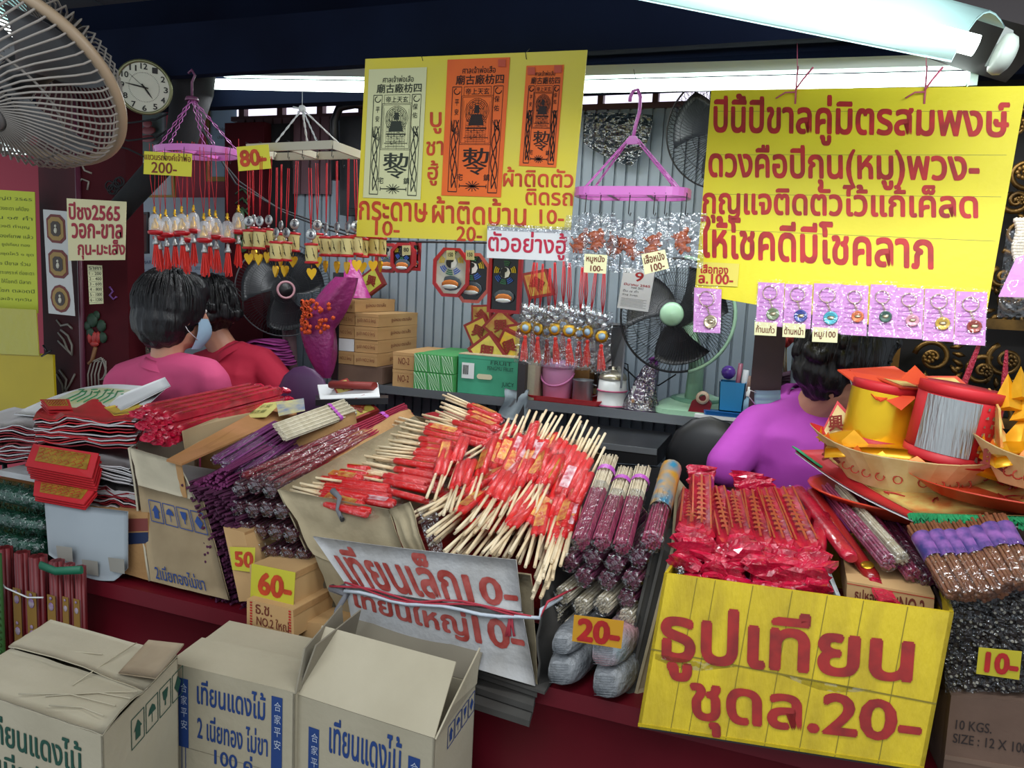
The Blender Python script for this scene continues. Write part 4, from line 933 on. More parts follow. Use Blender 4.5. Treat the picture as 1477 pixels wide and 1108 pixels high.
def hand(nm, deg, L, w_, h_):
    a = math.radians(90-deg); d_ = u*math.cos(a)+v_*math.sin(a); MB().tube([cc_-d_*rC*.15+ax*h_, cc_+d_*rC*L*.5+ax*h_, cc_+d_*rC*L+ax*h_], [w_, w_*1.3, w_*.2], 6).build(nm, blackink, t)
hand('hour_hand', 143, .5, .0022, .008); hand('minute_hand', 277, .72, .0018, .010); hand('second_hand', 310, .85, .0006, .012)
MB().ball(cc_+ax*.01, .004, 8).build('hand_boss', blackink, t)
# black foam duct and cables
tag(MB().tube([W(283, 60, 2.22), W(278, 130, 2.24), W(262, 200, 2.24), W(225, 245, 2.23), W(182, 292, 2.22), W(160, 318, 2.21)], [.075, .07, .055, .045, .042, .042], 16).build('foam_duct', mat('black_foam', '#141416', .85, bump=.2, bscale=30)), 'thick black foam-wrapped duct running down behind the left tag', 'duct')
for k, pts in enumerate([[(150, 178), (190, 177), (225, 172), (262, 155)], [(150, 192), (185, 203), (225, 198), (255, 180)], [(150, 205), (185, 215), (212, 228), (250, 236)], [(272, 160), (300, 200), (340, 265), (400, 300), (450, 318), (520, 340)], [(280, 155), (305, 215), (345, 262), (410, 307), (470, 330), (520, 345)]]):
    tag(MB().tube([W(x, y, 2.26+.03*k) for x, y in pts], .0035, 6).build('black_cable', blackr), ['black cable just under the clock, uppermost of three', 'thick black cable, middle of the three under the clock', 'black cable, lowest of the three under the clock', 'black cable slanting behind the domed charms, upper one', 'black cable slanting behind the lantern charms, lower one'][k], 'cable')
mb = MB()
for k in range(6): mb.tube([W(158+6*math.cos(a)+k*3, 268+7*math.sin(a)+math.sin(k)*6, 2.3) for a in [i*.7 for i in range(9)]], .003, 5, closed=True)
tag(mb.build('wire_coil', blackr), 'tangled black wire coil on the red wall right of the pillar top', 'wire')
# black things hanging behind the white hanger
t = thing('black_suitcase', 'black suitcase with handle on the wall between left lamp and talisman board', 'suitcase', W(505, 320, 2.88))
loft(MB(), [[W(490, 168, 2.86)+V(0, -y_, 0), W(560, 168, 2.86)+V(0, -y_, 0), W(560, 310, 2.86)+V(0, -y_, 0), W(490, 310, 2.86)+V(0, -y_, 0)] for y_ in (-.06, .0)]).build('shell', mat('black_fabric', '#14151a', .6, bump=.2), t)
MB().tube([W(484, 260, 2.8), W(482, 175, 2.8), W(490, 155, 2.8), W(512, 150, 2.8), W(535, 152, 2.8)], .018, 8).build('handle', black, t)
MB().hexa(pxq((500, 262), (545, 262), (545, 300), (500, 300), planeY(2.79)), V(0, .02, 0)).build('pocket', mat('black_gloss', '#0c0d12', .3), t)
# ================================================================ SHELF GOODS
ST = SH   # shelf top
def carton(name, label, x0, x1, z0, z1, Y, dep, m, grp=None, side_txt=None, front_txt=None, ink=brownink, cat='box'):
    t = thing(name, label, cat, ((x0+x1)/2, Y+dep/2, z0), grp)
    q = [V(x0, Y, z1), V(x1, Y, z1), V(x1, Y, z0), V(x0, Y, z0)]
    MB().hexa(q, V(0, dep, 0)).build('body', m, t)
    MB().hexa([V(x0-.0008, Y-.0008, z1), V(x1+.0008, Y-.0008, z1), V(x1+.0008, Y-.0008, z1-.012), V(x0-.0008, Y-.0008, z1-.012)], V(0, dep+.0016, .0012)).build('lid', m, t)
    if front_txt: letters(t, [(s_, sub(q, *b)) for s_, b in front_txt], ink, lift=.0025)
    if side_txt:
        s = [V(x1, Y, z1), V(x1, Y+dep, z1), V(x1, Y+dep, z0), V(x1, Y, z0)]; mb = MB()
        for s_, b in side_txt: text_into(mb, s_, sub(s, *b), V(1, 0, 0), 0, .0025)
        mb.build('side_lettering', ink, t)
    return t
def zx(px, py, Y=2.62): p = W(px, py, Y); return p.x, p.z
colL = [430, 450, 470, 489, 508, 526]; colR = [451, 471, 490, 508, 527]
kraft2 = mat('kraft_box_card', '#c09a68', .8, col2='#ae8656', scale=3)
cellw = (zx(512, 480)[0]-zx(480, 480)[0]); hgt = (zx(530, 451)[1]-zx(530, 527)[1])/4
zb = zx(520, 527)[1]; base = ST
tag(MB().box((zx(520, 500)[0]-.0, 2.62+.15, (zb-.002+base)/2+.001), (.2, .3, zb-base-.004)).build('flat_carton', kraftd), 'flat brown carton lying under the two columns of long kraft boxes', 'box')
fx = [('ธูปดำ NO.2 ใหญ่', (.1, .35, .9, .75))]
for k in range(5):
    x0 = zx(479, 480)[0]
    carton('incense_box', ['topmost long kraft box of the left column', 'second long kraft box from the top of the left column', 'middle long kraft box of the left column', 'box with a white front marked NO.1 in the left column', 'lowest long kraft box of the left column'][k]+' on the steel shelf',
           x0, x0+cellw, zb+(4-k)*hgt, zb+(5-k)*hgt-.002, 2.62+.003*(k % 2), .32, kraft2, 'long kraft boxes stacked on the shelf', [('ธูปหอม ตราเสือ', (.25, .3, .75, .7))] if k == 0 else None, fx if k != 3 else [('NO.1', (.3, .35, .7, .7))])
    if k == 3: MB().hexa([V(x0, 2.62, zb+2*hgt-.003), V(x0+cellw, 2.62, zb+2*hgt-.003), V(x0+cellw, 2.62, zb+hgt), V(x0, 2.62, zb+hgt)], V(0, .001, 0)).build('white_front', paperw, bpy.data.objects['incense_box.003'])
for k in range(4):
    x0 = zx(479, 480)[0]+cellw+.004
    carton('incense_box', ['topmost', 'second from the top', 'third from the top', 'lowest'][k]+' long kraft box of the right column on the steel shelf', x0, x0+cellw*1.0, zb+(3-k)*hgt, zb+(4-k)*hgt-.002, 2.62-.003*(k % 2), .34, kraft2, 'long kraft boxes stacked on the shelf', [('ธูปหอม ตราเสือ', (.3, .3, .8, .7))], fx)
h2 = (zx(580, 508)[1]-ST)/2
for k in range(2):
    carton('incense_box', ['upper', 'lower'][k]+' short kraft box marked NO.2 beside the green striped boxes', zx(567, 520)[0], zx(600, 520)[0]-.003, ST+(1-k)*h2+.001, ST+(2-k)*h2-.001, 2.62, .3, kraft2, None, None, [('NO-2', (.25, .3, .75, .7))])
grs = mat('green_box_card', '#4a9a54', .5)
wst = mat('white_stripe_print', '#b8d8b8', .5)
gx = [zx(601, 520)[0], zx(621, 520)[0], zx(640, 520)[0], zx(659, 520)[0]]; gh = (zx(630, 511)[1]-ST)/2
for r_ in range(2):
    for c_ in range(3):
        x0, x1, z0, z1 = gx[c_], gx[c_+1]-.001, ST+r_*gh+.001, ST+(r_+1)*gh-.001
        t = carton('striped_box', '%s green box with white diagonal stripes, %s of three' % (['lower', 'upper'][r_], ['left', 'middle', 'right'][c_]), x0, x1, z0, z1, 2.60, .33, grs, 'green striped boxes on the shelf')
        mb = MB(); q = [V(x0, 2.60, z1), V(x1, 2.60, z1), V(x1, 2.60, z0), V(x0, 2.60, z0)]
        for k in range(-6, 8, 2):
            a = x0+(x1-x0)*k/8; b = a+(z1-z0)*.8; w_ = .005
            P = [(a, z1-.002), (a+w_, z1-.002), (b+w_, z0+.002), (b, z0+.002)]
            P = [(min(max(x, x0), x1), z) for x, z in P]
            if P[1][0]-P[0][0] > .0005 or P[2][0]-P[3][0] > .0005: mb.quad(*[V(x, 2.5965, z) for x, z in P])
        mb.build('white_stripe', wst, t)['kind'] = 'stuff'
# teal fruit box
x0, x1, z1 = zx(661, 530)[0], zx(747, 530)[0], zx(700, 514)[1]
t = carton('fruit_carton', 'teal green fruit carton with white label and oval hand hole', x0, x1, ST+.002, z1, 2.62, .29, mat('teal_card', '#3f9a78', .6, col2='#348a6a'), None, None, [('FRUIT', (.55, .1, .9, .2)), ('PENGMU FRUIT', (.5, .24, .93, .34)), ('JUICY', (.75, .62, .95, .76))], mat('dark_teal_ink', '#123a30', .6))
MB().hexa([V(x0, 2.62, z1+.001), V(x1, 2.62, z1+.001), V(x1, 2.9, z1+.001), V(x0, 2.9, z1+.001)], V(0, 0, .003)).build('lid_liner', mat('cream_lid', '#b8a888', .7), t)
q = [V(x0, 2.6165, z1), V(x1, 2.6165, z1), V(x1, 2.6165, ST), V(x0, 2.6165, ST)]
MB().hexa(sub(q, .07, .2, .28, .6), V(0, -.0006, 0)).build('white_label', paperw, t)
mb = MB()
for k in range(9): strip(mb, *[sub(q, .09+.011*k, .26, .1, .5)[i] for i in (0, 3)], .001+.0006*(k % 3), V(0, -1, 0), .0012)
mb.build('barcode', blackink, t)['kind'] = 'stuff'
sx_ = lerp(q[0], q[1], .46); c = lerp(lerp(q[0], q[1], .46), lerp(q[3], q[2], .46), .52)
MB().prism([c+V(math.cos(a)*.011+(.02 if math.cos(a) > 0 else -.02), -.0008, math.sin(a)*.010) for a in [i*math.pi/8 for i in range(16)]], (0, .001, 0)).build('hand_hole', mat('hand_hole_card', '#c8c0a0', .8), t)  # hand hole drawn as a flat oval in plain pale card colour
carton('cream_carton', 'cream carton behind the steel post beside the teal fruit carton', zx(750, 530)[0], zx(772, 530)[0], ST+.002, zx(760, 512)[1], 2.62, .29, card)
# joss paper diamonds on the carton
def diamond(label, c, w_, h_, rot, yaw, cf='#c8b84c', brd='#8c2820', lean=.0):
    t = thing('folded_joss_packet', label, 'joss paper', c, 'folded joss packets on the teal carton')
    M = Matrix.Rotation(yaw, 3, 'Z')@Matrix.Rotation(lean, 3, 'X')@Matrix.Rotation(rot, 3, 'Y')
    P = lambda s_, y: [c+M@V(a*w_*s_, y, b*h_*s_) for a, b in ((0, .5), (.5, 0), (0, -.5), (-.5, 0))]
    MB().prism(P(1, 0), M@V(0, .03, 0)).build('packet', mat('joss_'+brd[1:], brd, .6), t)
    MB().prism(P(.80, -.001), M@V(0, .002, 0)).build('print_field', mat('joss_'+cf[1:], cf, .6, col2='#a8a040', scale=30), t)
    q = [c+M@V(a*w_*.17, -.002, b*h_*.17) for a, b in ((-1, 1), (1, 1), (1, -1), (-1, -1))]
    letters(t, [('興', q)], mat('joss_brown_red', '#7a2414', .6), .03)
    return t
for k, (px, py, Y, w_, h_, rt, yw, cf) in enumerate([(702, 508, 2.68, .16, .16, .1, .1, '#c8b850'), (735, 500, 2.70, .17, .15, -.4, -.2, '#d0a828'), (690, 478, 2.78, .14, .14, .3, 0, '#c09838'), (722, 470, 2.78, .15, .14, -.1, .3, '#a06a30'), (750, 485, 2.76, .14, .15, .6, 0, '#c8a030'), (694, 455, 2.84, .12, .12, .7, 0, '#8a5a28'), (728, 440, 2.85, .13, .13, .2, 0, '#b08a38'), (775, 410, 2.86, .16, .14, .5, 0, '#a8602a'), (536, 405, 2.84, .12, .13, .2, 0, '#b8c048')]):
    diamond(['green and yellow folded joss packet, nearest on the teal carton', 'orange-yellow folded joss packet lying at the right of the nearest one', 'small folded joss packet, left in the second row', 'brown folded joss packet leaning at the middle of the pile', 'yellow folded joss packet against the steel post', 'dark folded joss packet, high at the left of the pile', 'folded joss packet standing under the rectangular mirror', 'brown folded joss packet showing between bagged pendants', 'lime-green folded packet behind the long kraft boxes'][k], W(px, py, Y), w_, h_, rt, yw, cf, brd='#7c221c')
# bucket, tray, mug, carrier
bp_ = W(803, 575, 2.72); bx_, by_ = bp_.x, 2.72; s_ = .062
t = thing('red_tray', 'shallow red plastic tray under the pink bucket and steel mug', 'tray', (bx_+.05, by_+.02, ST))
loft(MB(), [rr(bx_+.05, by_-.01, .27, .17, .02, ST+.001), rr(bx_+.05, by_-.01, .29, .19, .025, ST+.02), rr(bx_+.05, by_-.01, .28, .18, .025, ST+.02), rr(bx_+.05, by_-.01, .26, .16, .02, ST+.005)]).build('tray_body', redpl, t)
zt_ = ST+.006
t = thing('lidded_bucket', 'pink lidded ice bucket with a swing handle on the red tray', 'bucket', (bx_, by_, zt_))
MB().lathe((bx_, by_, zt_), [(0, 0), (.050, 0), (.053, .004), (.062, .115), (.062, .118), (0, .118)], 28).build('body', mat('pale_pink_plastic', '#c98cb4', .35), t)
MB().lathe((bx_, by_, zt_+.114), [(.064, 0), (.067, .004), (.067, .02), (.06, .026), (.02, .03), (0, .031)], 28).build('lid', mat('pale_pink_plastic', '#c98cb4', .35), t)
MB().lathe((bx_, by_, zt_+.144), [(.010, 0), (.010, .006), (.019, .010), (.020, .015), (.012, .019), (0, .02)], 16).build('knob', mat('pale_pink_plastic', '#c98cb4', .35), t)
MB().tube([V(bx_+.062*math.cos(a), by_+.068*math.sin(a), zt_+.09-.05*math.sin(-a) if 0 else zt_+.095-.045*abs(math.sin(a))) for a in [math.pi+math.pi*i/14 for i in range(15)]], .004, 6).build('handle', mat('pink_handle', '#b56a98', .35), t)
mx, my = W(840, 575, 2.70).x, 2.70
t = thing('steel_mug', 'stainless steel mug standing on the red tray', 'mug', (mx, my, zt_))
MB().lathe((mx, my, zt_), [(0, 0), (.036, 0), (.038, .004), (.038, .075), (.040, .078), (.036, .078), (.036, .006), (0, .006)], 24).build('cup', steel, t)
MB().tube([V(mx+.037, my-.01, zt_+.065), V(mx+.06, my-.014, zt_+.06), V(mx+.062, my-.014, zt_+.03), V(mx+.037, my-.01, zt_+.018)], .003, 6).build('handle', steel, t)
tx, ty = W(882, 580, 2.68).x, 2.68
t = thing('food_carrier', 'white enamel food carrier with pink bands and a domed steel lid', 'food carrier', (tx, ty, ST))
wen = mat('white_enamel_pot', '#cfd2d0', .3)
MB().lathe((tx, ty, ST+.001), [(0, 0), (.054, 0), (.056, .01), (.052, .014), (.051, .055), (.053, .058), (.051, .062), (.049, .10), (0, .1)], 28).build('bowls', wen, t)
for z in (.006, .058): MB().tube([V(tx+(.0565 if z < .02 else .053)*math.cos(a), ty+(.0565 if z < .02 else .053)*math.sin(a), ST+z) for a in [i*math.pi/14 for i in range(28)]], .003, 6, closed=True).build('pink_band', mat('pink_band', '#b8587a', .4), t)
MB().lathe((tx, ty, ST+.1), [(.052, 0), (.052, .004), (.044, .018), (.02, .03), (.006, .034), (.008, .042), (0, .044)], 24).build('lid', mat('brushed_lid', '#a09a88', .3, metal=.8), t)
MB().tube([V(tx-.056, ty, ST+.06), V(tx-.06, ty+.02, ST+.13), V(tx-.02, ty+.05, ST+.165), V(tx+.04, ty+.05, ST+.15), V(tx+.06, ty+.01, ST+.06)], .0025, 6).build('wire_handle', black, t)
tag(MB().tube([W(862, 560, 2.8), W(866, 530, 2.83), W(880, 522, 2.86), W(900, 530, 2.86), W(925, 553, 2.84), W(950, 556, 2.80), W(975, 540, 2.8)], .003, 6).build('power_cord', blackr), 'black power cord looping behind the food carrier to the green fan', 'cord')
# purple bag of snacks
pb = W(918, 590, 2.64)
t = thing('purple_snack_bag', 'knotted purple plastic bag of brown nuts beside the green fan', 'bag', (pb.x, 2.66, ST))
def pbg(u, v): a = 2*math.pi*u; r = (.05*(1-v)**.5*(1-.35*v)+.012); return V(pb.x+.01+r*math.cos(a)*1.05+.035*v*v+.004*math.sin(5*a+9*v), 2.66+r*.7*math.sin(a)+.004*math.cos(4*a+7*v), ST+.004+.17*v**1.1)
MB().grid(pbg, 18, 12).build('plastic_bag', film('purple_film', '#a858b0', .38, .2, 1, 60), t)
MB().tube([V(pb.x+.046, 2.66, ST+.15), V(pb.x+.06, 2.65, ST+.185), V(pb.x+.035, 2.64, ST+.18), V(pb.x+.075, 2.65, ST+.2)], [.009, .007, .01, .003], 6).build('knot', mat('purple_bag_knot', '#9a4aa8', .4), t)
mb = MB()
for k in range(24): mb.ball((pb.x+R.uniform(-.03, .045), 2.66+R.uniform(-.03, .02), ST+.012+R.uniform(0, .03)), .009, 6)
mb.build('nuts', mat('brown_nut_shell', '#a87a58', .7), t)['kind'] = 'stuff'
MB().box((pb.x, 2.65, ST+.06), (.04, .02, .05), rz=.3).build('white_packet', paperw, t)
# blue organiser and small things
ox = W(1050, 590, 2.62).x; BLU = mat('blue_plastic', '#2a84b8', .3)
t = thing('blue_organiser', 'bright blue plastic tray and caddy at the right end of the shelf', 'organiser', (ox, 2.68, ST))
loft(MB(), [rr(ox, 2.66, .15, .12, .01, ST+.016), rr(ox, 2.66, .155, .125, .012, ST+.03)]).build('tray', mat('deep_blue_plastic', '#1c5a9a', .3), t)
ob = MB(); open_box(ob, [V(ox-.035, 2.62, ST+.13), V(ox+.05, 2.62, ST+.13), V(ox+.045, 2.62, ST+.031), V(ox-.03, 2.62, ST+.031)], V(0, .07, 0), .003); ob.build('caddy', BLU, t)
tag(MB().box((ox-.005, 2.66, ST+.008), (.2, .13, .014)).build('white_book', paperw), 'thin white booklet under the blue organiser', 'booklet')
tag(MB().ball((ox-.012, 2.665, ST+.158), .024, 12).build('purple_ball', mat('shiny_purple_ball', '#5a3a98', .2)), 'shiny purple ball on top of the blue caddy', 'ball')
t = thing('tape_dispenser', 'dark red tape dispenser left of the blue caddy', 'tape dispenser', (ox-.09, 2.64, ST))
MB().prism([V(ox-.13, 2.62, ST+.018), V(ox-.06, 2.62, ST+.018), V(ox-.055, 2.62, ST+.05), V(ox-.08, 2.62, ST+.08), V(ox-.12, 2.62, ST+.055)], (0, .03, 0)).build('body', mat('dark_red_plastic', '#7a1420', .3), t)
MB().lathe((ox-.085, 2.61, ST+.07), [(.012, 0), (.022, 0), (.022, .018), (.012, .018), (.012, 0)], 18, M=Matrix.Rotation(-math.pi/2, 3, 'X')).build('tape_roll', mat('cream_tape', '#c0a890', .4), t)
t = thing('spray_bottle', 'small clear spray bottle in front of the blue caddy', 'bottle', (ox+.062, 2.60, ST+.03))
MB().lathe((ox+.062, 2.60, ST+.03), [(0, 0), (.013, 0), (.013, .045), (.006, .055), (.006, .062), (0, .062)], 14).build('bottle', mat('translucent_blue', '#9ac0d4', .2, alpha=.7), t)
MB().lathe((ox+.062, 2.60, ST+.092), [(.008, 0), (.008, .012), (.004, .018), (.004, .03), (0, .03)], 12).build('spray_cap', white, t)
for k, (dx, dy, h_, r_, cc2, lb) in enumerate([(.035, .03, .17, .010, '#c8ccd0', 'white tube standing in the blue caddy'), (.015, .04, .19, .008, '#a05a70', 'pink pen standing in the blue caddy'), (.045, .045, .15, .012, '#8a6a5a', 'brown roll standing in the blue caddy')]):
    tag(MB().tube([V(ox+dx, 2.64+dy, ST+.035), V(ox+dx+.01, 2.64+dy, ST+h_)], r_, 10).build(['white_tube', 'pink_pen', 'brown_roll'][k], mat('caddy_item_%d' % k, cc2, .4)), lb, ['tube', 'pen', 'roll'][k])
# rag
def rag(u, v): p = W(724+36*u+6*math.sin(5*v)*(1-u), 566+40*v-8*abs(u-.6), 2.585); return p+V(0, .03*max(0, .15-v)/.15-.012*math.sin(9*u+4*v), 0)
tag(MB().grid(rag, 14, 10, (0, .003, 0)).build('grey_rag', mat('grey_cloth', '#8a959c', .9, bump=.2)), 'grey rag draped over the shelf edge', 'rag')
# box behind the bucket, and shelf side
carton('brown_carton', 'brown carton behind the pink bucket', W(815, 540, 2.8).x, W(852, 540, 2.8).x, ST, ST+.12, 2.78, .13, kraft)
# metal cash tray below the shelf right
t = thing('drawer_box', 'steel edged black drawer box under the shelf behind the candles', 'drawer', W(890, 672, 2.3))
q = pxq((812, 632), (948, 648), (948, 672), (812, 662), planeY(2.3)); MB().hexa(q, V(0, .3, 0)).build('box', black, t)
MB().hexa([q[0], q[1], q[1]-V(0, 0, .018), q[0]-V(0, 0, .018)], V(0, -.006, 0)).build('steel_edge', steel, t)
MB().tube([W(838, 612, 2.45), W(838, 632, 2.45), W(850, 640, 2.4)], .01, 6).build('latch', black, t)
MB().hexa([W(800, 665, 2.3), W(960, 676, 2.3), W(960, 900, 2.3), W(800, 900, 2.3)], V(0, .02, 0)).build('cabinet_panel', mat('dark_cabinet', '#16171a', .6), t)
# black chair back
t = thing('black_chair', 'black padded chair back left of the woman in purple', 'chair', (W(1020, 700, 2.35).x, 2.42, 0))
cxx = W(1020, 660, 2.38)
MB().ball(cxx+V(0, 0, -.02), .13, 14, sq=(1, .3, 1.15)).build('backrest', mat('black_vinyl', '#0f1013', .45), t)
MB().box((cxx.x, 2.46, .62), (.36, .34, .07)).build('seat', mat('black_vinyl', '#0f1013', .45), t)
for a in (-.15, .15):
    for b in (-.13, .13): MB().tube([(cxx.x+a, 2.46+b, 0), (cxx.x+a*.9, 2.46+b, .6)], .013, 8).build('leg', darkst, t)
MB().tube([(cxx.x, 2.42, .6), (cxx.x, 2.40, cxx.z-.1)], .015, 8).build('back_support', darkst, t)
# purple garland bag, magenta cloths, plum stool back
t = thing('magenta_garland_bag', 'big magenta net bag of orange marigolds hanging left of the kraft boxes', 'bag', W(462, 540, 2.5))
def gbag(u, v):
    a = 2*math.pi*u; cx = 462+(8*math.sin(3*v)); c_ = W(lerp(500, 448, min(1, v*1.6)) if v < .5 else lerp(458, 470, (v-.5)*2), lerp(400, 545, v), 2.55)
    r = .018+.062*math.sin(math.pi*min(1, v*.9+.1))**.8; return c_+V(r*math.cos(a), r*.7*math.sin(a), 0)*(1+.12*math.sin(4*a+6*v))
MB().grid(gbag, 20, 16).build('net_bag', mat('magenta_net', '#8c2c68', .35, bump=.5, bscale=50), t)
mb = MB()
for k in range(70):
    c_ = W(440+R.uniform(-5, 8)+(k % 2)*34*R.random(), 455+R.uniform(-22, 25), 2.47); mb.ball(c_, .0095, 6)
mb.build('marigold_garland', mat('marigold_orange', '#d8501c', .7, bump=.8, bscale=200), t)['kind'] = 'stuff'
t = thing('magenta_plastic_bag', 'magenta plastic bag hanging behind the top kraft boxes', 'bag', W(512, 430, 2.7))
MB().grid(lambda u, v: W(508+(4+22*v)*math.cos(2*math.pi*u), 375+55*v, 2.72)+V(0, .05*v*math.sin(2*math.pi*u)-.01*math.sin(12*u), 0), 16, 8).build('bag', mat('magenta_film', '#b03a88', .3, bump=.5, bscale=40), t)
mb = MB()
for k in range(5): mb.grid(lambda u, v, k=k: W(372+44*u+3*k, 498+7*k-6*math.sin(3*u), 2.75)+V(0, -.1*v, .003*math.sin(9*u+5*v)), 8, 4, (0, 0, .012))
tag(mb.build('folded_magenta_cloth', mat('magenta_cloth', '#a03a88', .8)), 'pile of folded magenta cloths below the black wall fan', 'cloth')['kind'] = 'stuff'
t = thing('plum_stool', 'round plum plastic chair back right of the woman in red', 'chair', W(440, 580, 2.35)); t.location.z = 0; t['_o'] = t.location.copy()
MB().ball(W(438, 585, 2.38), .125, 16, sq=(1, .25, 1.2)).build('backrest', mat('plum_plastic', '#4c2c50', .45), t)
MB().box((t.location.x, 2.48, .5), (.34, .3, .04)).build('seat', mat('plum_plastic', '#4c2c50', .45), t)
for a in (-.15, .15):
    for b in (-.13, .13): MB().tube([(t.location.x+a*1.1, 2.48+b, 0), (t.location.x+a*.9, 2.48+b, .5)], .015, 8).build('leg', mat('plum_plastic', '#4c2c50', .45), t)
tag(MB().lathe(W(655, 605, 2.3)-V(0, 0, .16), [(0, 0), (.08, 0), (.10, .16), (.105, .17), (.10, .17), (.07, .01), (0, .01)], 24).build('red_basin', mat('dark_red_bowl', '#8a1822', .4)), 'dark red plastic basin behind the candles', 'basin')
# red-brown folded joss at (500,570)
t = diamond('yellow diamond joss packet on white papers behind the purple incense', W(516, 588, 2.12), .15, .12, 0, .1, '#a88a3a', lean=-.9); t['group'] = 'joss packets behind the candles'
t = diamond('smaller diamond joss packet behind the red-brown roll', W(494, 558, 2.2), .09, .07, .2, .1, '#b09a60', lean=-.6); t['group'] = 'joss packets behind the candles'
tag(MB().hexa([W(458, 555, 2.25), W(545, 552, 2.25), W(548, 572, 2.15), W(462, 576, 2.15)], V(0, 0, -.01)).build('white_folder', paperw), 'stack of white paper with red folded joss behind the purple incense', 'paper')
tag(MB().tube([W(478, 560, 2.2)+V(0, 0, .012), W(540, 562, 2.2)+V(0, 0, .012)], .022, 10, flat=.6).build('joss_roll', mat('brown_red_joss', '#7a2018', .6)), 'red-brown roll of joss paper lying on the white papers', 'joss paper')
# stack shelf that carries them
tag(MB().hexa([W(455, 577, 2.12), W(560, 574, 2.12), W(560, 570, 2.3), W(455, 570, 2.3)], V(0, 0, -.02)).build('back_ledge', darkst), 'dark ledge behind the counter carrying the joss packets', 'ledge')
# white plastic sacks behind left woman
t = thing('white_plastic_sack', 'pale translucent sack of packets between the pillar and the seated woman', 'sack', W(195, 500, 2.75))
MB().grid(lambda u, v: W(172+45*u, 420+95*v, 2.8)+V(0, -.06*math.sin(math.pi*u)*(.5+v)-.008*math.sin(14*u+9*v), 0), 14, 12, (0, .02, 0)).build('sack', mat('milky_plastic', '#b4bab4', .3, bump=.5, bscale=25), t)
mb = MB()
for k in range(16): mb.box(W(176+40*R.random(), 488+26*R.random(), 2.66), (.05, .008, .012), M=Matrix.Rotation(R.uniform(-.8, .8), 3, 'Y'))
mb.build('packets', mat('mixed_packets', '#9a6a50', .4, col2='#c0b8a8', scale=40), t)['kind'] = 'stuff'

# ================================================================ CARVED SCREEN AT THE RIGHT
Ysc = 2.6
bronze = mat('antique_gold_carving', '#7a5a2a', .35, metal=.75, col2='#3a2a14', scale=12)
scr = thing('carved_screen', 'dark gilded openwork screen of scrolls and flowers behind the right board', 'screen', W(1360, 620, Ysc)); scr.location.z = 0; scr['_o'] = scr.location.copy()
x0, x1 = W(1205, 400, Ysc).x, W(1700, 400, Ysc).x
MB().box(((x0+x1)/2, Ysc+.10, 1.3), (x1-x0, .02, 2.6)).build('backing', mat('black_brown_backing', '#120d0a', .8), scr)
for (py, hh) in ((468, .03), (610, .03)): MB().box(((x0+x1)/2, Ysc, W(1450, py, Ysc).z), (x1-x0, .05, hh)).build('rail', bronze, scr)
MB().box((W(1290, 520, Ysc).x, Ysc, W(1290, 540, Ysc).z), (.022, .04, .4)).build('stile', bronze, scr)
def spiral(c, r0, turns, a0, sgn=1, th=.009):
    N = int(18*turns); mb.tube([c+V(math.cos(a0+sgn*2*math.pi*turns*i/N), 0, math.sin(a0+sgn*2*math.pi*turns*i/N))*r0*(1-.85*i/N)-V(0, .02*i/N, 0) for i in range(N+1)], [th*(1-.5*i/N) for i in range(N+1)], 6)
def flower(c, r):
    for k in range(8):
        a = k*math.pi/4; mb.ball(c+V(math.cos(a)*r*.6, -.008, math.sin(a)*r*.6), r*.36, 6, sq=(1, .5, 1))
    mb.ball(c+V(0, -.015, 0), r*.3, 6)
k = 0
for (cx, cy, r, a, sg) in [(1530+95*(j % 3), 150+100*(j//3), .05, j, 1 if j % 2 else -1) for j in range(15)]+[(1385, 160+95*j, .045, j*2, 1) for j in range(4)]+[(1415, 535, .045, 1, 1), (1345, 515, .05, 3, -1), (1385, 590, .05, 0, 1), (1450, 520, .05, 2, 1), (1460, 430, .05, 1, -1), (1470, 340, .055, 4, 1), (1480, 250, .055, 1, -1), (1445, 400, .03, 2, 1), (1462, 180, .05, 0, 1), (1270, 520, .03, 2, -1), (1265, 548, .025, 0, 1), (1320, 565, .04, 5, 1), (1440, 600, .05, 5, -1), (1465, 290, .035, 3, 1), (1252, 500, .025, 0, 1)]:
    mb = MB(); spiral(W(cx, cy, Ysc), r, 1.6, a, sg); mb.build('scroll', bronze, scr)
    mb = MB(); flower(W(cx+ (6 if sg > 0 else -6), cy, Ysc)+V(0, -.01, 0), r*.42); mb.build('rosette', bronze, scr)
    mb = MB()
    for j in range(5):
        an = a+sg*(2+j*.35); p = W(cx, cy, Ysc)+V(math.cos(an), 0, math.sin(an))*r*1.1; q_ = p+V(math.cos(an+sg*.5), 0, math.sin(an+sg*.5))*r*.7
        mb.tube([p, (p+q_)/2+V(0, -.01, 0), q_], [.004, .009, .001], 5)
    mb.build('carved_leaf', bronze, scr)['kind'] = 'stuff'
# small items right of the post
t = thing('incense_sheaf', 'upright bamboo sheaf with red tops against the wine-coloured post', 'incense', W(1115, 550, 2.55))
mb = MB()
for k in range(16): x = 1103+2.1*k; mb.tube([W(x, 545, 2.5), W(x+R.uniform(-2, 2), 498, 2.5)], .0022, 5)
mb.build('bamboo_stick', mat('dull_bamboo', '#8a7a5a', .7), t)
mb = MB()
for k in range(9): mb.ball(W(1100+5*k, 488+R.uniform(-6, 6), 2.5), .016, 6, sq=(.8, .6, 1.3))
mb.build('red_top', mat('dull_scarlet', '#8a1c1c', .6), t)
t.children[0]['kind'] = 'stuff'; t.children[1]['kind'] = 'stuff'
mb = MB()
for k in range(4): mb.grid(lambda u, v, k=k: W(1092+48*u, 543+5*k+3*math.sin(4*u+k), 2.42)+V(0, .08*v, .006*math.sin(8*v)), 8, 4, (0, 0, -.008))
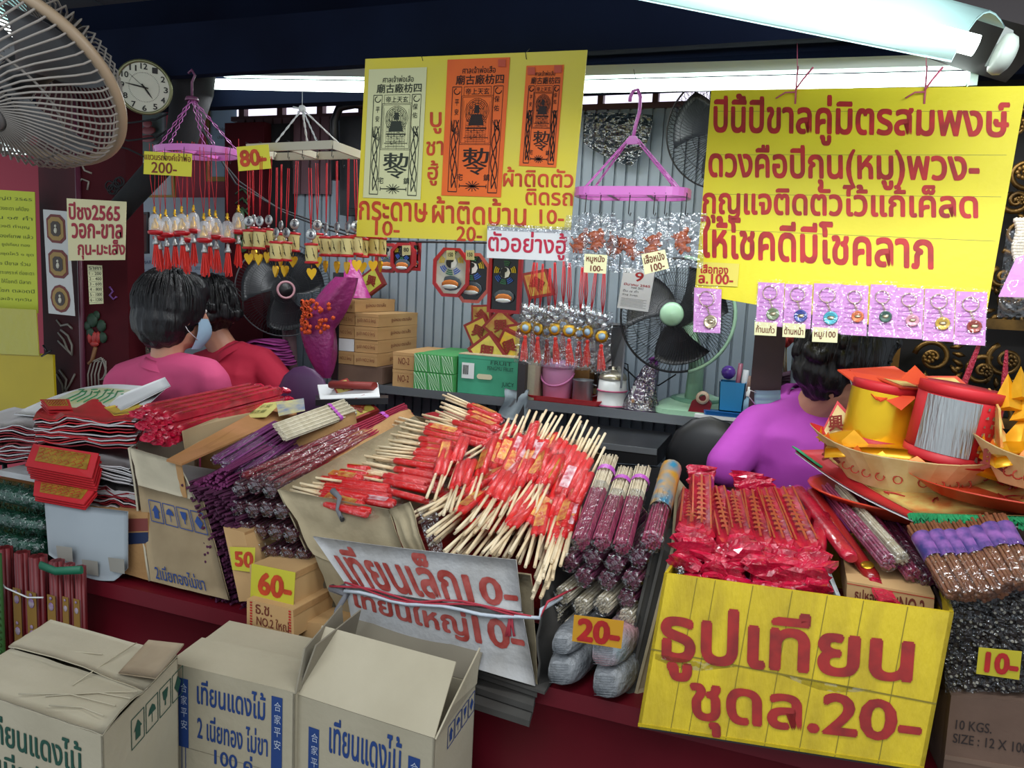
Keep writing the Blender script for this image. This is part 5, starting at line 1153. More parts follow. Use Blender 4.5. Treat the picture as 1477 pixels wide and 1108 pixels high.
tag(mb.build('folded_plum_cloth', mat('plum_cloth', '#3a1a30', .8)), 'folded dark plum cloths behind the woman in purple', 'cloth')['kind'] = 'stuff'
t = thing('face_mask', 'pale blue face mask hung on the wine-coloured post', 'mask', W(1105, 590, 2.3))
MB().grid(lambda u, v: W(1088+38*u, 563+26*v, 2.3)+V(0, -.012*math.sin(math.pi*u)-.002*math.sin(20*v), 0), 8, 10, (0, .002, 0)).build('pleated_mask', mat('mask_blue', '#8aa4b8', .8), t)
MB().tube([W(1090, 566, 2.29), W(1082, 563, 2.27), W(1080, 572, 2.27), W(1089, 583, 2.29)], .0015, 5).build('ear_loop', white, t)
# hanging bag with beads at right edge
pb2 = W(1466, 400, 1.5)
t = thing('bead_bag', 'clear bag of white bead bracelets and a lilac card at the right edge', 'bag', pb2)
MB().grid(lambda u, v: W(1438+50*u+14*(1-v)*(1-u), 330+128*v, 1.52)+V(0, -.012*math.sin(math.pi*u), 0), 8, 10).grid(lambda u, v: W(1438+50*u+14*(1-v)*(1-u), 330+128*v, 1.55)+V(0, .012*math.sin(math.pi*u), 0), 8, 10).build('plastic_bag', film('card_film', '#ffffff', .08, .08, 1, 40), t)
mb = MB()
for r_ in range(3):
    for k in range(26): mb.ball(W(1476-5*r_+3*math.sin(k*.5), 318+4.4*k, 1.53), .0055, 6)
mb.build('bead_strand', mat('cream_beads', '#c4b8a4', .35), t)['kind'] = 'stuff'
MB().hexa(pxq((1466, 372), (1500, 360), (1500, 430), (1440, 428), planeY(1.525)), V(0, .001, 0)).build('lilac_card', pcard, t)
t = thing('red_cord_tassels', 'pair of glittering red cords hanging at the right above the gold ingot boat', 'cord', W(1410, 560, 1.9))
for a_, b_ in (((1418, 482), (1388, 560)), ((1452, 505), (1447, 575))): MB().tube([W(*a_, 1.9), lerp(W(*a_, 1.9), W(*b_, 1.9), .5), W(*b_, 1.9)], [.003, .006, .007], 6, smooth=False).build('cord', mat('glitter_red_cord', '#a02038', .4, bump=1, bscale=200), t)

# ================================================================ PEOPLE
def remesh(o, vox, smooth=6, fac=.5):
    m = o.modifiers.new('r', 'REMESH'); m.mode = 'VOXEL'; m.voxel_size = vox; m.use_smooth_shade = True
    s_ = o.modifiers.new('s', 'SMOOTH'); s_.iterations = smooth; s_.factor = fac
    me = bpy.data.meshes.new_from_object(o.evaluated_get(bpy.context.evaluated_depsgraph_get()))
    ms = list(o.data.materials); o.modifiers.clear(); o.data = me
    if not me.materials:
        for x in ms: me.materials.append(x)
    for p in me.polygons: p.use_smooth = True
    return o
skin = mat('skin', '#c08a70', .5, col2='#b07a62', scale=6)
hairm = mat('black_hair', '#08080a', .45, col2='#121114', scale=30, bump=.5, bscale=120, stretch=(1, 1, .15))
def limb(mb, pts, rs): 
    for a, b, ra, rb in zip(pts, pts[1:], rs, rs[1:]): mb.tube([a, lerp(a, b, .5), b], [ra, (ra+rb)/2, rb], 12)
    for p, r in zip(pts, rs): mb.ball(p, r, 10)
def person(label, hc, fwd, tilt, shl, shr, chest, hips, arms, shirt_m, hair_style, mask=True, hs=1.0, bangs=False):
    """hc head centre, fwd facing; shoulders, chest and hips in world space; arms = list of (shoulder, elbow, wrist)"""
    t = thing('person', label, 'person', V(hips.x, hips.y, 0))
    f = fwd.normalized(); up = (V(0, 0, 1)+tilt).normalized(); l = up.cross(f).normalized(); f = l.cross(up); HM = Matrix((f, l, up)).transposed()
    h = lambda x, y, z: hc+HM@V(x, y, z)*hs
    b = MB()
    b.ball(h(0, 0, .02), .088*hs, 16, M=HM, sq=(1.08, .86, 1.12)); b.ball(h(.025, 0, -.055), .062*hs, 14, M=HM, sq=(1.0, .85, 1.0)); b.ball(h(.06, 0, -.085), .026*hs, 10, M=HM)
    b.tube([h(.092, 0, .02), h(.108, 0, -.022), h(.088, 0, -.03)], [.007*hs, .013*hs, .010*hs], 8)
    b.ball(h(.082, 0, -.055), .017*hs, 8, M=HM, sq=(.8, 1.4, .6))
    for s_ in (-1, 1): b.ball(h(.0, s_*.078, -.01), .028*hs, 8, M=HM, sq=(.65, .35, 1.1))
    nb = (shl+shr)/2
    limb(b, [h(-.015, 0, -.06), nb+V(0, 0, .01)], [.055, .06])
    b.ball(chest, .13, 14, sq=(1.1, .8, 1.2)); b.ball(hips, .14, 14, sq=(1.1, .85, .8)); limb(b, [chest, hips], [.11, .12])
    side = (shr-shl).normalized()
    fw2 = V(0, 0, 1).cross(side); fw2 = fw2 if fw2.dot(f) > 0 else -fw2
    for s_ in (-1, 1):
        k_ = hips+side*s_*.09+fw2*.33+V(0, 0, -.03); limb(b, [hips+side*s_*.08, k_, V(k_.x, k_.y, .08)], [.085, .06, .04]); b.ball(V(k_.x, k_.y, .035)+fw2*.05, .05, 8, sq=(1, 1.3, .6))
    for (a, e, w_) in arms:
        limb(b, [a, e, w_], [.048, .038, .026])
        d = (w_-e).normalized(); sd = d.cross(V(0, 0, 1)).normalized(); b.ball(w_+d*.045, .034, 10, M=frame_from(w_, w_+d), sq=(1.3, 1.0, .5))
        for j in range(4):
            o_ = sd*(-.024+.016*j); L = (.065, .075, .07, .055)[j]; k1 = w_+d*.075+o_; k2 = k1+(d-V(0, 0, .3)).normalized()*L*.5; k3 = k2+(d-V(0, 0, .9)).normalized()*L*.5
            limb(b, [k1, k2, k3], [.0085, .008, .007])
        limb(b, [w_+d*.02+sd*-.025, w_+d*.05+sd*-.048-V(0, 0, .01), w_+d*.075+sd*-.052-V(0, 0, .02)], [.012, .010, .0085])
    body = remesh(b.build('body', skin, t), .0062, 5)
    # shirt
    s = MB(); s.ball(chest, .148, 16, sq=(1.12, .86, 1.15)); s.ball(lerp(chest, hips, .5), .145, 16, sq=(1.12, .88, 1.2)); s.ball(hips, .158, 14, sq=(1.12, .9, .9))
    limb(s, [shl, lerp(shl, shr, .5)+V(0, 0, .02), shr], [.062, .08, .062]); s.ball(nb-V(0, 0, .05), .11, 14, sq=(1.5, .95, .9))
    for s_ in (shl, shr): limb(s, [s_, lerp(s_, chest, .55)], [.062, .11])
    for (a, e, w_) in arms: limb(s, [a, lerp(a, e, .8), lerp(a, e, 1), lerp(e, w_, .12)], [.065, .063, .062, .055])
    remesh(s.build('shirt', shirt_m, t), .009, 7)
    # collar and trousers
    cN = nb+V(0, 0, .035); ud = (h(0, 0, -.05)-cN).normalized(); MC = ud.to_track_quat('Z', 'Y').to_matrix()
    MB().lathe(cN-ud*.02, [(.078, 0), (.068, .03), (.070, .042), (.078, .028), (.088, .008)], 22, M=MC).build('collar', shirt_m, t)
    tr = MB()
    for s_ in (-1, 1):
        k_ = hips+side*s_*.09+fw2*.33+V(0, 0, -.03); limb(tr, [hips+side*s_*.07-V(0, 0, .02), k_, V(k_.x, k_.y, .14)], [.1, .075, .06])
    remesh(tr.build('trousers', mat('dark_trousers', '#16161c', .8), t), .012, 5)
    # hair
    hb = MB()
    if hair_style == 'bob':
        hb.ball(h(-.018, 0, .035), .112*hs, 18, M=HM, sq=(1.0, .98, 1.02)); hb.ball(h(-.045, 0, -.02), .10*hs, 16, M=HM, sq=(.85, 1.02, .95)); hb.ball(h(.03, 0, .075), .078*hs, 14, M=HM, sq=(1.05, 1.05, .8))
    elif hair_style == 'curly':
        hb.ball(h(-.02, 0, .035), .11*hs, 16, M=HM); rr2 = random.Random(5)
        for k in range(60):
            a, c_ = rr2.uniform(0, 6.28), rr2.uniform(-.5, 1); x = -abs(math.cos(a))*1 if c_ < .3 else math.cos(a); hb.ball(h(-.02+.1*x*math.sqrt(1-c_*c_*.8), .105*math.sin(a)*math.sqrt(1-c_*c_*.8), .03+.1*c_), .026*hs, 6)
    else:
        hb.ball(h(-.02, 0, .045), .108*hs, 18, M=HM, sq=(1.12, 1.0, .95)); hb.ball(h(-.055, 0, -.01), .085*hs, 14, M=HM, sq=(.9, 1.05, 1.05)); hb.ball(h(.045, 0, .085), .066*hs, 12, M=HM, sq=(1.0, 1.1, .75)); rr2 = random.Random(9)
        for k in range(44):
            a = rr2.uniform(0, 6.28); c_ = rr2.uniform(-.4, 1); x = math.cos(a); 
            if c_ < .35: x = -abs(x)
            hb.ball(h(-.025+.105*x*math.sqrt(1-.8*c_*c_), .1*math.sin(a)*math.sqrt(1-.8*c_*c_), .04+.09*c_), .02*hs, 6)
    hair = remesh(hb.build('hair', hairm, t), .006, 3)
    nz = 0.006 if hair_style == 'bob' else .010
    for v in hair.data.vertices:
        p = v.co; g = noise.noise(V(p.x*38, p.y*38, p.z*9)+V(3, 1, 7)); v.co = p+v.normal*g*nz*1.6
    # strands
    st = MB(); rs_ = random.Random(4)
    for k in range(150 if hair_style == 'bob' else 110):
        a = rs_.uniform(0, 2*math.pi); R0 = .112*hs if hair_style == 'bob' else .116*hs
        end = 1.75 if math.cos(a) < .3 else .95
        pts = []
        for j in range(6):
            ph = .1+end*j/5*rs_.uniform(.92, 1.0)+0; q_ = V(math.sin(ph)*math.cos(a)-.16, math.sin(ph)*math.sin(a), math.cos(ph)*1.0+.30); pts.append(hc+HM@(q_*R0*(1.02 if hair_style == 'bob' else 1.06+.05*math.sin(j*2+k))))
        st.tube(pts, [.0012, .0022, .0024, .0022, .0016, .0005], 4, cap=False)
    st.build('hair_strands', hairm, t)['kind'] = 'stuff'
    # face details
    for s_ in (-1, 1):
        MB().ball(h(.083, s_*.032, .012), .011*hs, 8, M=HM, sq=(.6, 1.2, .7)).build('eye', mat('eye_white', '#d8d4cc', .2), t)
        MB().ball(h(.0895, s_*.033, .012), .005*hs, 8, M=HM).build('iris', mat('dark_iris', '#1a1010', .2), t)
        MB().tube([h(.088, s_*.015, .034), h(.091, s_*.035, .04), h(.078, s_*.055, .033)], .003, 5).build('eyebrow', hairm, t)
    if mask:
        mk = mat('mask_blue', '#8aa4b8', .8)
        def mf(u, v): a = (u-.5)*2.5; r = .093+.02*math.cos(a)*math.sin(math.pi*v); return h(.012+r*math.cos(a)*1.0-.02*v*v, r*.80*math.sin(a), -.012-.098*v)
        MB().grid(mf, 14, 8).build('face_mask', mk, t)
        for s_ in (-1, 1): MB().tube([h(.045, s_*.078, -.02), h(.012, s_*.088, .0), h(-.012, s_*.09, .01), h(-.022, s_*.087, -.015), h(.0, s_*.088, -.05), h(.04, s_*.075, -.08)], .0016, 5).build('ear_loop', white, t)
    # stool under hips
    sx, sy = hips.x, hips.y; zz = hips.z-.12
    st_ = thing('plastic_stool', 'plain seat under the '+' '.join(label.split(' with')[0].split()[:8]), 'stool', (sx, sy, 0))
    MB().lathe((sx, sy, zz-.03), [(0, 0), (.16, 0), (.17, .015), (.16, .03), (0, .03)], 20).build('seat', darkst, st_)
    for k in range(4): a = math.pi/4+k*math.pi/2; MB().tube([(sx+.17*math.cos(a), sy+.17*math.sin(a), 0), (sx+.12*math.cos(a), sy+.12*math.sin(a), zz-.02)], .012, 8).build('leg', darkst, st_)
    return t
pinkm = mat('coral_pink_shirt', '#cc4a78', .8, bump=.25, bscale=9)
crim = mat('crimson_blouse', '#b01838', .8, bump=.25, bscale=9)
purp = mat('orchid_purple_shirt', '#a83ca8', .75, bump=.3, bscale=9)
# woman in pink, from behind
YA = 2.16
sl, sr_ = W(182, 545, YA), W(298, 540, YA)
ch = W(240, 610, YA+.02); hp = W(240, 610, YA+.04); hp.z = .72
person('woman in a coral pink shirt seen from behind with short black hair and a mask', W(252, 452, YA+.02), V(.35, 1, 0), V(0, .05, 0), sl, sr_, ch, hp,
       [(sl+V(-.02, 0, -.02), W(162, 640, YA+.05), W(205, 660, YA+.28)), (sr_+V(.02, 0, -.02), W(325, 620, YA+.08), W(300, 650, YA+.3))], pinkm, 'bob', hs=1.13)
# woman in crimson behind her
YB = 2.5
sl, sr_ = W(292, 528, YB), W(378, 522, YB+.02); ch = W(335, 570, YB); hp = W(335, 600, YB); hp.z = .7
person('woman in a crimson blouse with curly black hair, behind the woman in pink', W(306, 455, YB), V(-.5, 1, -.1), V(-.1, .05, 0), sl, sr_, ch, hp,
       [(sr_+V(.02, 0, -.02), W(418, 572, YB-.03), W(372, 640, YB+.1)), (sl, W(270, 600, YB+.1), W(300, 640, YB+.25))], crim, 'curly', mask=False, hs=1.02)
# woman in purple at the right
YP = 2.32
sl, sr_ = W(1098, 612, YP-.02), W(1215, 600, YP+.1); ch = W(1155, 660, YP+.02); hp = W(1150, 720, YP+.03); hp.z = .80
person('woman in an orchid purple shirt at the right with short black hair and a mask', W(1222, 530, YP-.04), V(.95, .25, -.15), V(.16, .05, 0), sl, sr_, ch, hp,
       [(sl+V(-.01, 0, -.01), W(1048, 672, YP-.10), W(1064, 712, YP-.02)), (sr_, W(1260, 700, YP+.2), W(1300, 720, YP+.3))], purp, 'short', hs=1.05)
# person at the far left edge
YC = 2.6
sl, sr_ = W(-45, 500, YC), W(30, 500, YC); ch = W(-5, 560, YC); hp = ch.copy(); hp.z = .72
person('person at the left edge of whom only a dark head shows above the yellow board', W(-12, 435, YC), V(0, 1, 0), V(0, 0, 0), sl, sr_, ch, hp, [], mat('grey_shirt', '#5a5a60', .8), 'bob', mask=False)

bz = W(655, 605, 2.3)-V(0, 0, .16)
tag(MB().box((bz.x, 2.3, bz.z/2), (.2, .2, bz.z-.004)).build('dark_crate', mat('dark_cabinet', '#16171a', .6)), 'dark crate under the red plastic basin', 'crate')
wz = W(195, 515, 2.75)
tag(MB().box((wz.x, 2.76, wz.z/2-.01), (.36, .2, wz.z-.02)).build('side_crate', kraftd), 'brown crate under the pale translucent sack', 'crate')
# ================================================================ FRONT CARTONS
def carton_front(name, label, q, vec, ink, items, stick_px=None, bottom=0.0):
    t = thing(name, label, 'box', V(q[3].x, q[3].y, bottom)); return t
def down(p, z): return V(p.x, p.y, z)
def talis_stick(mb, s, u, v0, v1, ink):
    """printed candle mark: a dark bar with a thin double stick below"""
    a, b = lerp(lerp(s[0], s[1], u), lerp(s[3], s[2], u), v0), lerp(lerp(s[0], s[1], u), lerp(s[3], s[2], u), v1); n = qn(s)
    strip(mb, a, lerp(a, b, .62), .024, n, .0012)
    sd = (b-a).cross(n).normalized()*.0045
    strip(mb, lerp(a, b, .62)+sd, b+sd, .0018, n, .0012); strip(mb, lerp(a, b, .62)-sd, b-sd, .0018, n, .0012)
def icon_row(t, s, u0, u1, v0, v1, n_, ink):
    mb = MB(); n = qn(s)
    S = lambda u, v: lerp(lerp(s[0], s[1], u), lerp(s[3], s[2], u), v)
    for k in range(n_):
        a = lerp(u0, u1, k/n_); b = lerp(u0, u1, (k+.86)/n_); w_ = .0022
        for p_, q_ in (((a, v0), (b, v0)), ((a, v1), (b, v1)), ((a, v0), (a, v1)), ((b, v0), (b, v1))): strip(mb, S(*p_), S(*q_), w_, n, .001)
        m_ = (a+b)/2; vm = (v0+v1)/2; d = (b-a)*.32; e = (v1-v0)*.32
        if k % 4 == 0: sh_ = [(m_, vm-e), (m_+d, vm), (m_+d*.6, vm), (m_+d*.6, vm+e), (m_-d*.6, vm+e), (m_-d*.6, vm), (m_-d, vm)]
        elif k % 4 == 1: sh_ = [(m_-d, vm), (m_-d*.7, vm-e*.6), (m_, vm-e), (m_+d*.7, vm-e*.6), (m_+d, vm)]
        elif k % 4 == 2: sh_ = [(m_-d*.8, vm-e), (m_+d*.8, vm-e), (m_+d*.5, vm), (m_+d*.15, vm+e*.2), (m_+d*.15, vm+e*.8), (m_-d*.15, vm+e*.8), (m_-d*.15, vm+e*.2), (m_-d*.5, vm)]
        else: sh_ = [(m_-d, vm), (m_, vm-e), (m_+d, vm), (m_, vm+e)]
        mb.quad(*[S(*c_)+n*.001 for c_ in sh_])
        if k % 4 == 1: strip(mb, S(m_, vm), S(m_, vm+e), .002, n, .001)
    mb.build('handling_mark', ink, t)['kind'] = 'stuff'
crm = mat('carton_cream_card', '#b8ae96', .8, col2='#a89e86', scale=3, bump=.1, bscale=60)
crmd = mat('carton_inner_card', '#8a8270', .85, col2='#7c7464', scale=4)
# --- right (third) carton
FL = Z(428, 1002, .76); FR = Z(627, 1066, .76); BR_ = Z(686, 985, .76)
dv = (BR_-FR); s = [FL, FR, down(FR, .3), down(FL, .3)]
t = thing('candle_carton', 'cream carton with blue print and raised open flaps, rightmost of the three at the front', 'box', V(FL.x, FL.y, 0))
mb = MB(); open_box(mb, [FL, FR, down(FR, 0), down(FL, 0)], dv, .004); mb.build('body', crm, t)
n = qn(s)
def flap(a, b, c_, d, nm='flap', m=crm, th=.003):
    nn = (b-a).cross(d-a).normalized(); return MB().hexa([a, b, c_, d], nn*th).build(nm, m, t)
flap(FL, FR, PL(650, 938, (FR+dv*.5, V(0, -.8, .6).normalized())) if 0 else FR+dv*.55+V(-.008, 0, .085), FL+dv*.55+V(-.015, 0, .085))
flap(FR, FR+dv, FR+dv+V(.0, .01, .07), FR+V(.01, .0, .04)+dv*.2)
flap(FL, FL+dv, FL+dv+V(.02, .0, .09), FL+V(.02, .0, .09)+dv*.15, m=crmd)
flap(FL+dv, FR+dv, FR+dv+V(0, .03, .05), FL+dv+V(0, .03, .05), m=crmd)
mb = MB(); talis_stick(mb, s, .14, .12, .62, None); talis_stick(mb, s, .87, .1, .62, None); mb.build('candle_mark', blueink, t)['kind'] = 'stuff'
letters(t, [('เทียนแดงไม้', sub(s, .26, .04, .78, .20)), ('2 เนี่ยทอง ไม่ขา', sub(s, .25, .25, .82, .38)), ('100 คู่', sub(s, .4, .43, .7, .54)), ('เซียวฮั่วเฮง', sub(s, .3, .6, .8, .72))], blueink, .018)
sd = [FR, FR+dv, down(FR+dv, .3), down(FR, .3)]; icon_row(t, sd, .3, 1.0, .03, .12, 4, blueink)
for (u, v, tt) in ((.16, .16, '合家平安'), (.885, .14, '合家平安')):
    mb = MB()
    for i, ch in enumerate(tt): text_into(mb, ch, sub(s, u-.035, v-.02+.055*i, u+.015, v+.02+.055*i), n, 0, .0022)
    mb.build('white_print', mat('pale_reverse_print', '#b8c0d0', .7), t)
# --- middle carton
FL = Z(243, 957, .77); FR = Z(425, 1001, .77); BL_ = Z(331, 897, .77); BR_ = Z(455, 930, .77)
dv = BL_-FL; s = [FL, FR, down(FR, .3), down(FL, .3)]
t = thing('candle_carton', 'cream carton with blue print and closed top, middle of the three at the front', 'box', V(FL.x, FL.y, 0))
mb = MB(); open_box(mb, [FL, FR, down(FR, 0), down(FL, 0)], dv, .004); mb.build('body', crm, t)
flap(FL, FR, FR+dv*.52+V(0, 0, .006), FL+dv*.52+V(0, 0, .004)); flap(FL+dv*.5+V(0, 0, -.004), FR+dv*.5+V(0, 0, -.004), FR+dv, FL+dv)
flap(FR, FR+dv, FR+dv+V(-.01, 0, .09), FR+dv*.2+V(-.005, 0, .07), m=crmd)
mb = MB(); talis_stick(mb, s, .125, .05, .55, None); talis_stick(mb, s, .87, .03, .55, None); mb.build('candle_mark', blueink, t)['kind'] = 'stuff'
letters(t, [('เทียนแดงไม้', sub(s, .24, .03, .78, .145)), ('2 เนี่ยทอง ไม่ขา', sub(s, .24, .19, .80, .30)), ('100 คู่', sub(s, .38, .32, .68, .42)), ('เซียวฮั่วเฮง', sub(s, .24, .45, .78, .56))], blueink, .018)
n = qn(s)
for (u, v) in ((.143, .08), (.888, .06)):
    mb = MB()
    for i, ch in enumerate('合家平安'): text_into(mb, ch, sub(s, u-.035, v-.01+.055*i, u+.015, v+.03+.055*i), n, 0, .0022)
    mb.build('white_print', mat('pale_reverse_print', '#b8c0d0', .7), t)
mb = MB(); a_, b_ = sub(s, 0, .36, 1, .36)[:2]; strip(mb, a_, b_, .001, n); a_, b_ = sub(s, 0, .58, 1, .58)[:2]; strip(mb, a_, b_, .0015, n); mb.build('crease', crmd, t)['kind'] = 'stuff'
# --- left carton
FR = Z(148, 1062, .80); FL = Z(-60, 990, .80); BR_ = Z(248, 958, .80); dv = (BR_-FR)
s = [FL, FR, down(FR, .3), down(FL, .3)]
t = thing('candle_carton', 'large cream carton with green print and torn taped top, leftmost at the front', 'box', V(FL.x, FL.y, 0))
mb = MB(); open_box(mb, [FL, FR, down(FR, 0), down(FL, 0)], dv*1.1, .004); mb.build('body', crm, t)
def tp_(u, v, z=0): return lerp(FL, FR, u)+dv*1.1*v+V(0, 0, z)
MB().grid(lambda u, v: tp_(u, v*.53, .003+.010*math.sin(math.pi*v)*(.3+.7*u)+.003*noise.noise(V(u*6, v*5, 1))), 14, 8, (0, 0, -.003)).build('flap', crm, t)
MB().grid(lambda u, v: tp_(u, .5+v*.5, .006+.012*(1-v)*(.4+.6*math.sin(4*u))+.003*noise.noise(V(u*6, v*5, 3))), 14, 8, (0, 0, -.003)).build('flap', crm, t)
MB().grid(lambda u, v: tp_(.80+.26*u, .55+.42*v, .016+.012*u+.01*v), 5, 5, (0, 0, -.003)).build('torn_flap', mat('worn_card_patch', '#a08e74', .8, col2='#8c7a62', scale=10), t)
mb = MB()
for pts in ([(.05, .5), (.35, .62), (.6, .7)], [(.62, .30), (.66, .60), (.72, .95)], [(.68, .22), (.86, .34), (1, .42)], [(.55, .12), (.8, .3), (1.0, .33)], [(.4, .06), (.66, .2), (.96, .22)], [(.62, .05), (.8, .12), (.95, .1)]): mb.tube([tp_(a, b, .0115+.002*i) for i, (a, b) in enumerate(pts)], .0014, 4)
mb.build('crease_ridge', crm, t)['kind'] = 'stuff'
letters(t, [('เทียนแดงไม้', sub(s, .22, .05, .86, .16)), ('เนี่ยมังกร', sub(s, .28, .185, .86, .29)), ('50 คู่', sub(s, .4, .42, .7, .52))], greenink, .018)
mb = MB(); talis_stick(mb, s, .93, .14, .62, None); mb.build('candle_mark', greenink, t)['kind'] = 'stuff'
mb = MB(); n = qn(s)
for i, ch in enumerate('合家平安'): text_into(mb, ch, sub(s, .912, .155+.055*i, .955, .195+.055*i), n, 0, .0022)
mb.build('white_print', mat('pale_reverse_print_green', '#a8c0b0', .7), t)
sd = [FR, FR+dv*1.1, down(FR+dv*1.1, .3), down(FR, .3)]; icon_row(t, sd, .33, 1.1, .05, .16, 4, greenink)

# ================================================================ CANDLE BOX
cbx = thing('candle_box', 'battered cream cardboard box heaped with red candle packets, middle of the counter', 'box', Z(630, 940, CZ))
BL0, BR0 = Z(492, 897, CZ+.002), Z(776, 992, CZ+.002)
TLo, TRo = W(408, 715, 1.53), W(792, 838, 1.40)
BKL, BKR = W(598, 600, 2.0), W(866, 655, 1.93)
bBL, bBR = V(-.42, 1.93, CZ+.002), V(-.07, 1.86, CZ+.002)
cbm = mat('worn_cream_card', '#a89a7c', .85, col2='#8a7c60', scale=5, bump=.25, bscale=40)
cbi = mat('inner_brown_card', '#7c684c', .85, col2='#6a5840', scale=5)
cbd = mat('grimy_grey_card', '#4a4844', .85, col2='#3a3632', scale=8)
def sheet4(a, b, c_, d, nm, m, par, th=.005, wob=.006, nu=10, nv=8, seed=0):
    n_ = (b-a).cross(d-a).normalized()
    def g(u, v): return lerp(lerp(a, b, u), lerp(d, c_, u), v)+n_*wob*noise.noise(V(u*4+seed, v*3, seed))*2
    return MB().grid(g, nu, nv, n_*th).build(nm, m, par)
sheet4(W(402, 706, 1.43), W(560, 735, 1.43), W(600, 860, 1.40), W(452, 800, 1.41), 'front_panel', cbm, cbx, seed=1)
sheet4(W(560, 735, 1.43), W(590, 724, 1.43), W(618, 815, 1.415), W(598, 830, 1.415), 'folded_corner', cbm, cbx, seed=2)
sheet4(W(450, 790, 1.41), W(765, 830, 1.40), BR0, BL0, 'lower_front', cbm, cbx, seed=3)
sheet4(W(402, 706, 1.43), BKL, bBL, BL0, 'left_side', cbm, cbx, seed=4)
sheet4(BKL, BKR, bBR, bBL, 'back_panel', cbi, cbx, seed=5)
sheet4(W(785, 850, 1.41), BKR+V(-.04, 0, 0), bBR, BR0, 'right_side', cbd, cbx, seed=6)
sheet4(W(440, 655, 1.66), W(590, 590, 2.03), W(605, 612, 2.02), W(425, 695, 1.52), 'side_flap', kraft, cbx, seed=7)
mb = MB(); mb.hexa([W(640, 605, 2.02), W(860, 640, 1.96), W(862, 655, 1.95), W(640, 620, 2.0)], V(0, .004, 0)); mb.build('torn_edge', cbi, cbx)
tp = MB(); sheet4(W(632, 740, 1.50), W(600, 735, 1.50), W(625, 812, 1.44), W(640, 800, 1.46), 'clear_tape', filmh, cbx, th=.001)
MB().tube([W(480, 708, 1.435), W(490, 718, 1.42), W(486, 735, 1.415), W(494, 750, 1.415), W(489, 738, 1.41)], [.008, .006, .004, .006, .003], 6).build('grey_tie_knot', mat('grey_rag_tie', '#6c6c70', .9), cbx)
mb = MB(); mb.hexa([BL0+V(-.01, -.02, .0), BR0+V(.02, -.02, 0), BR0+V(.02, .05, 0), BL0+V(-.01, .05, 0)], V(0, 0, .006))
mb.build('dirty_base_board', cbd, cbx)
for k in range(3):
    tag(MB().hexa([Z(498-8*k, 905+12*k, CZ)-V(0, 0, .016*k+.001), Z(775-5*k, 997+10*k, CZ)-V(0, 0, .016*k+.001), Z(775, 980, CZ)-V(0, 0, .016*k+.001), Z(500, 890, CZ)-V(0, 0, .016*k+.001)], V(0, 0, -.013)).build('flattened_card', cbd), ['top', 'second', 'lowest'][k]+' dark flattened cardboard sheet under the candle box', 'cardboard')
# two-part white sign on the box front
q1 = [W(451, 774, 1.385), W(744, 808, 1.375), W(752, 882, 1.365), W(500, 845, 1.375)]
q2 = [W(497, 842, 1.378), W(753, 885, 1.37), W(772, 990, 1.36), W(508, 900, 1.375)]
wcard = mat('grimy_white_card', '#b4b4b4', .7, col2='#98948e', scale=6, bump=.2, bscale=80)
sg = thing('folded_white_sign', 'folded grimy white cardboard sign in red lettering tied across the candle box', 'sign', (q2[2]+q2[3])/2)
def bow(q, e): return lambda u, v: lerp(lerp(q[0], q[1], u), lerp(q[3], q[2], u), v)+qn(q)*e*math.sin(math.pi*u)
MB().grid(bow(q1, .012), 14, 4, qn(q1)*-.004).build('upper_panel', wcard, sg); MB().grid(bow(q2, .012), 14, 4, qn(q2)*-.004).build('lower_panel', wcard, sg)
def curved_letters(par, items, m, bold, e):
    mb = MB()
    for s_, q, b in items:
        uv, fs, isl, wd, ht = glyphs(s_)
        k = 0
        for dx, dy in [(math.cos(a)*bold, math.sin(a)*bold) for a in [i*math.pi/3 for i in range(6)]]+[(0, 0)]:
            k += 1; g = bow(q, e); n_ = qn(q)
            mb.add([g(b[0]+(b[2]-b[0])*(u+dx/wd), b[1]+(b[3]-b[1])*(v+dy/ht))+n_*(.0012+.00007*k+.0001*(i % 3)) for (u, v), i in zip(uv, isl)], fs)
    return mb.build('lettering', m, par)
curved_letters(sg, [('เทียนเล็ก', q1, (.06, .08, .70, .93)), ('10-', q1, (.74, .40, .985, .92)), ('เทียนใหญ่', q2, (.05, .06, .70, .58)), ('10-', q2, (.74, .14, .98, .55))], mat('old_red_paint', '#8c2a20', .7, col2='#a85048', scale=40), .03, .012)
def cord(pts, r, m, label, nm='string', n_=5): return tag(MB().tube(pts, r, n_).build(nm, m), label, 'string')
gs = lambda u, e=.0: bow(q1, .012)(u, 1.0)+qn(q1)*.008+V(0, 0, e)
redc = mat('red_raffia', '#a82a3a', .6, bump=.4); whc = mat('white_raffia', '#b8c0c8', .6, bump=.4)
cord([gs(u/10, .006*math.sin(u)) for u in range(-1, 12)]+[W(790, 868, 1.36), W(835, 845, 1.5)], .0026, redc, 'red raffia string tied across the folded white sign')
cord([gs(u/10, -.010+.004*math.sin(u*1.3)) for u in range(0, 12)]+[W(780, 880, 1.36), W(810, 862, 1.42)], .0042, whc, 'white raffia string tied below the red one across the sign')
cord([gs(u/10, .0+.010*math.cos(u*.9)) for u in range(0, 11)], .0025, redc, 'thin second red string crossing the folded white sign')
for (x_, y_, dx, lb) in ((677, 895, 10, 'left'), (738, 880, -2, 'right')):
    mb = MB(); a_ = W(x_-4, y_-14, 1.375); mb.tube([W(x_-4, y_-22, 1.375), a_], .004, 6)
    for k in range(9): mb.tube([a_, W(x_+dx*.5+R.uniform(-3, 3), y_+16, 1.365), W(x_+dx+R.uniform(-7, 7), y_+38, 1.36)], .002, 4)
    tag(mb.build('raffia_tassel', mat('pink_red_raffia', '#b83a48', .6)), 'frayed pink-red raffia tail, %s of the two on the white sign' % lb, 'tassel')
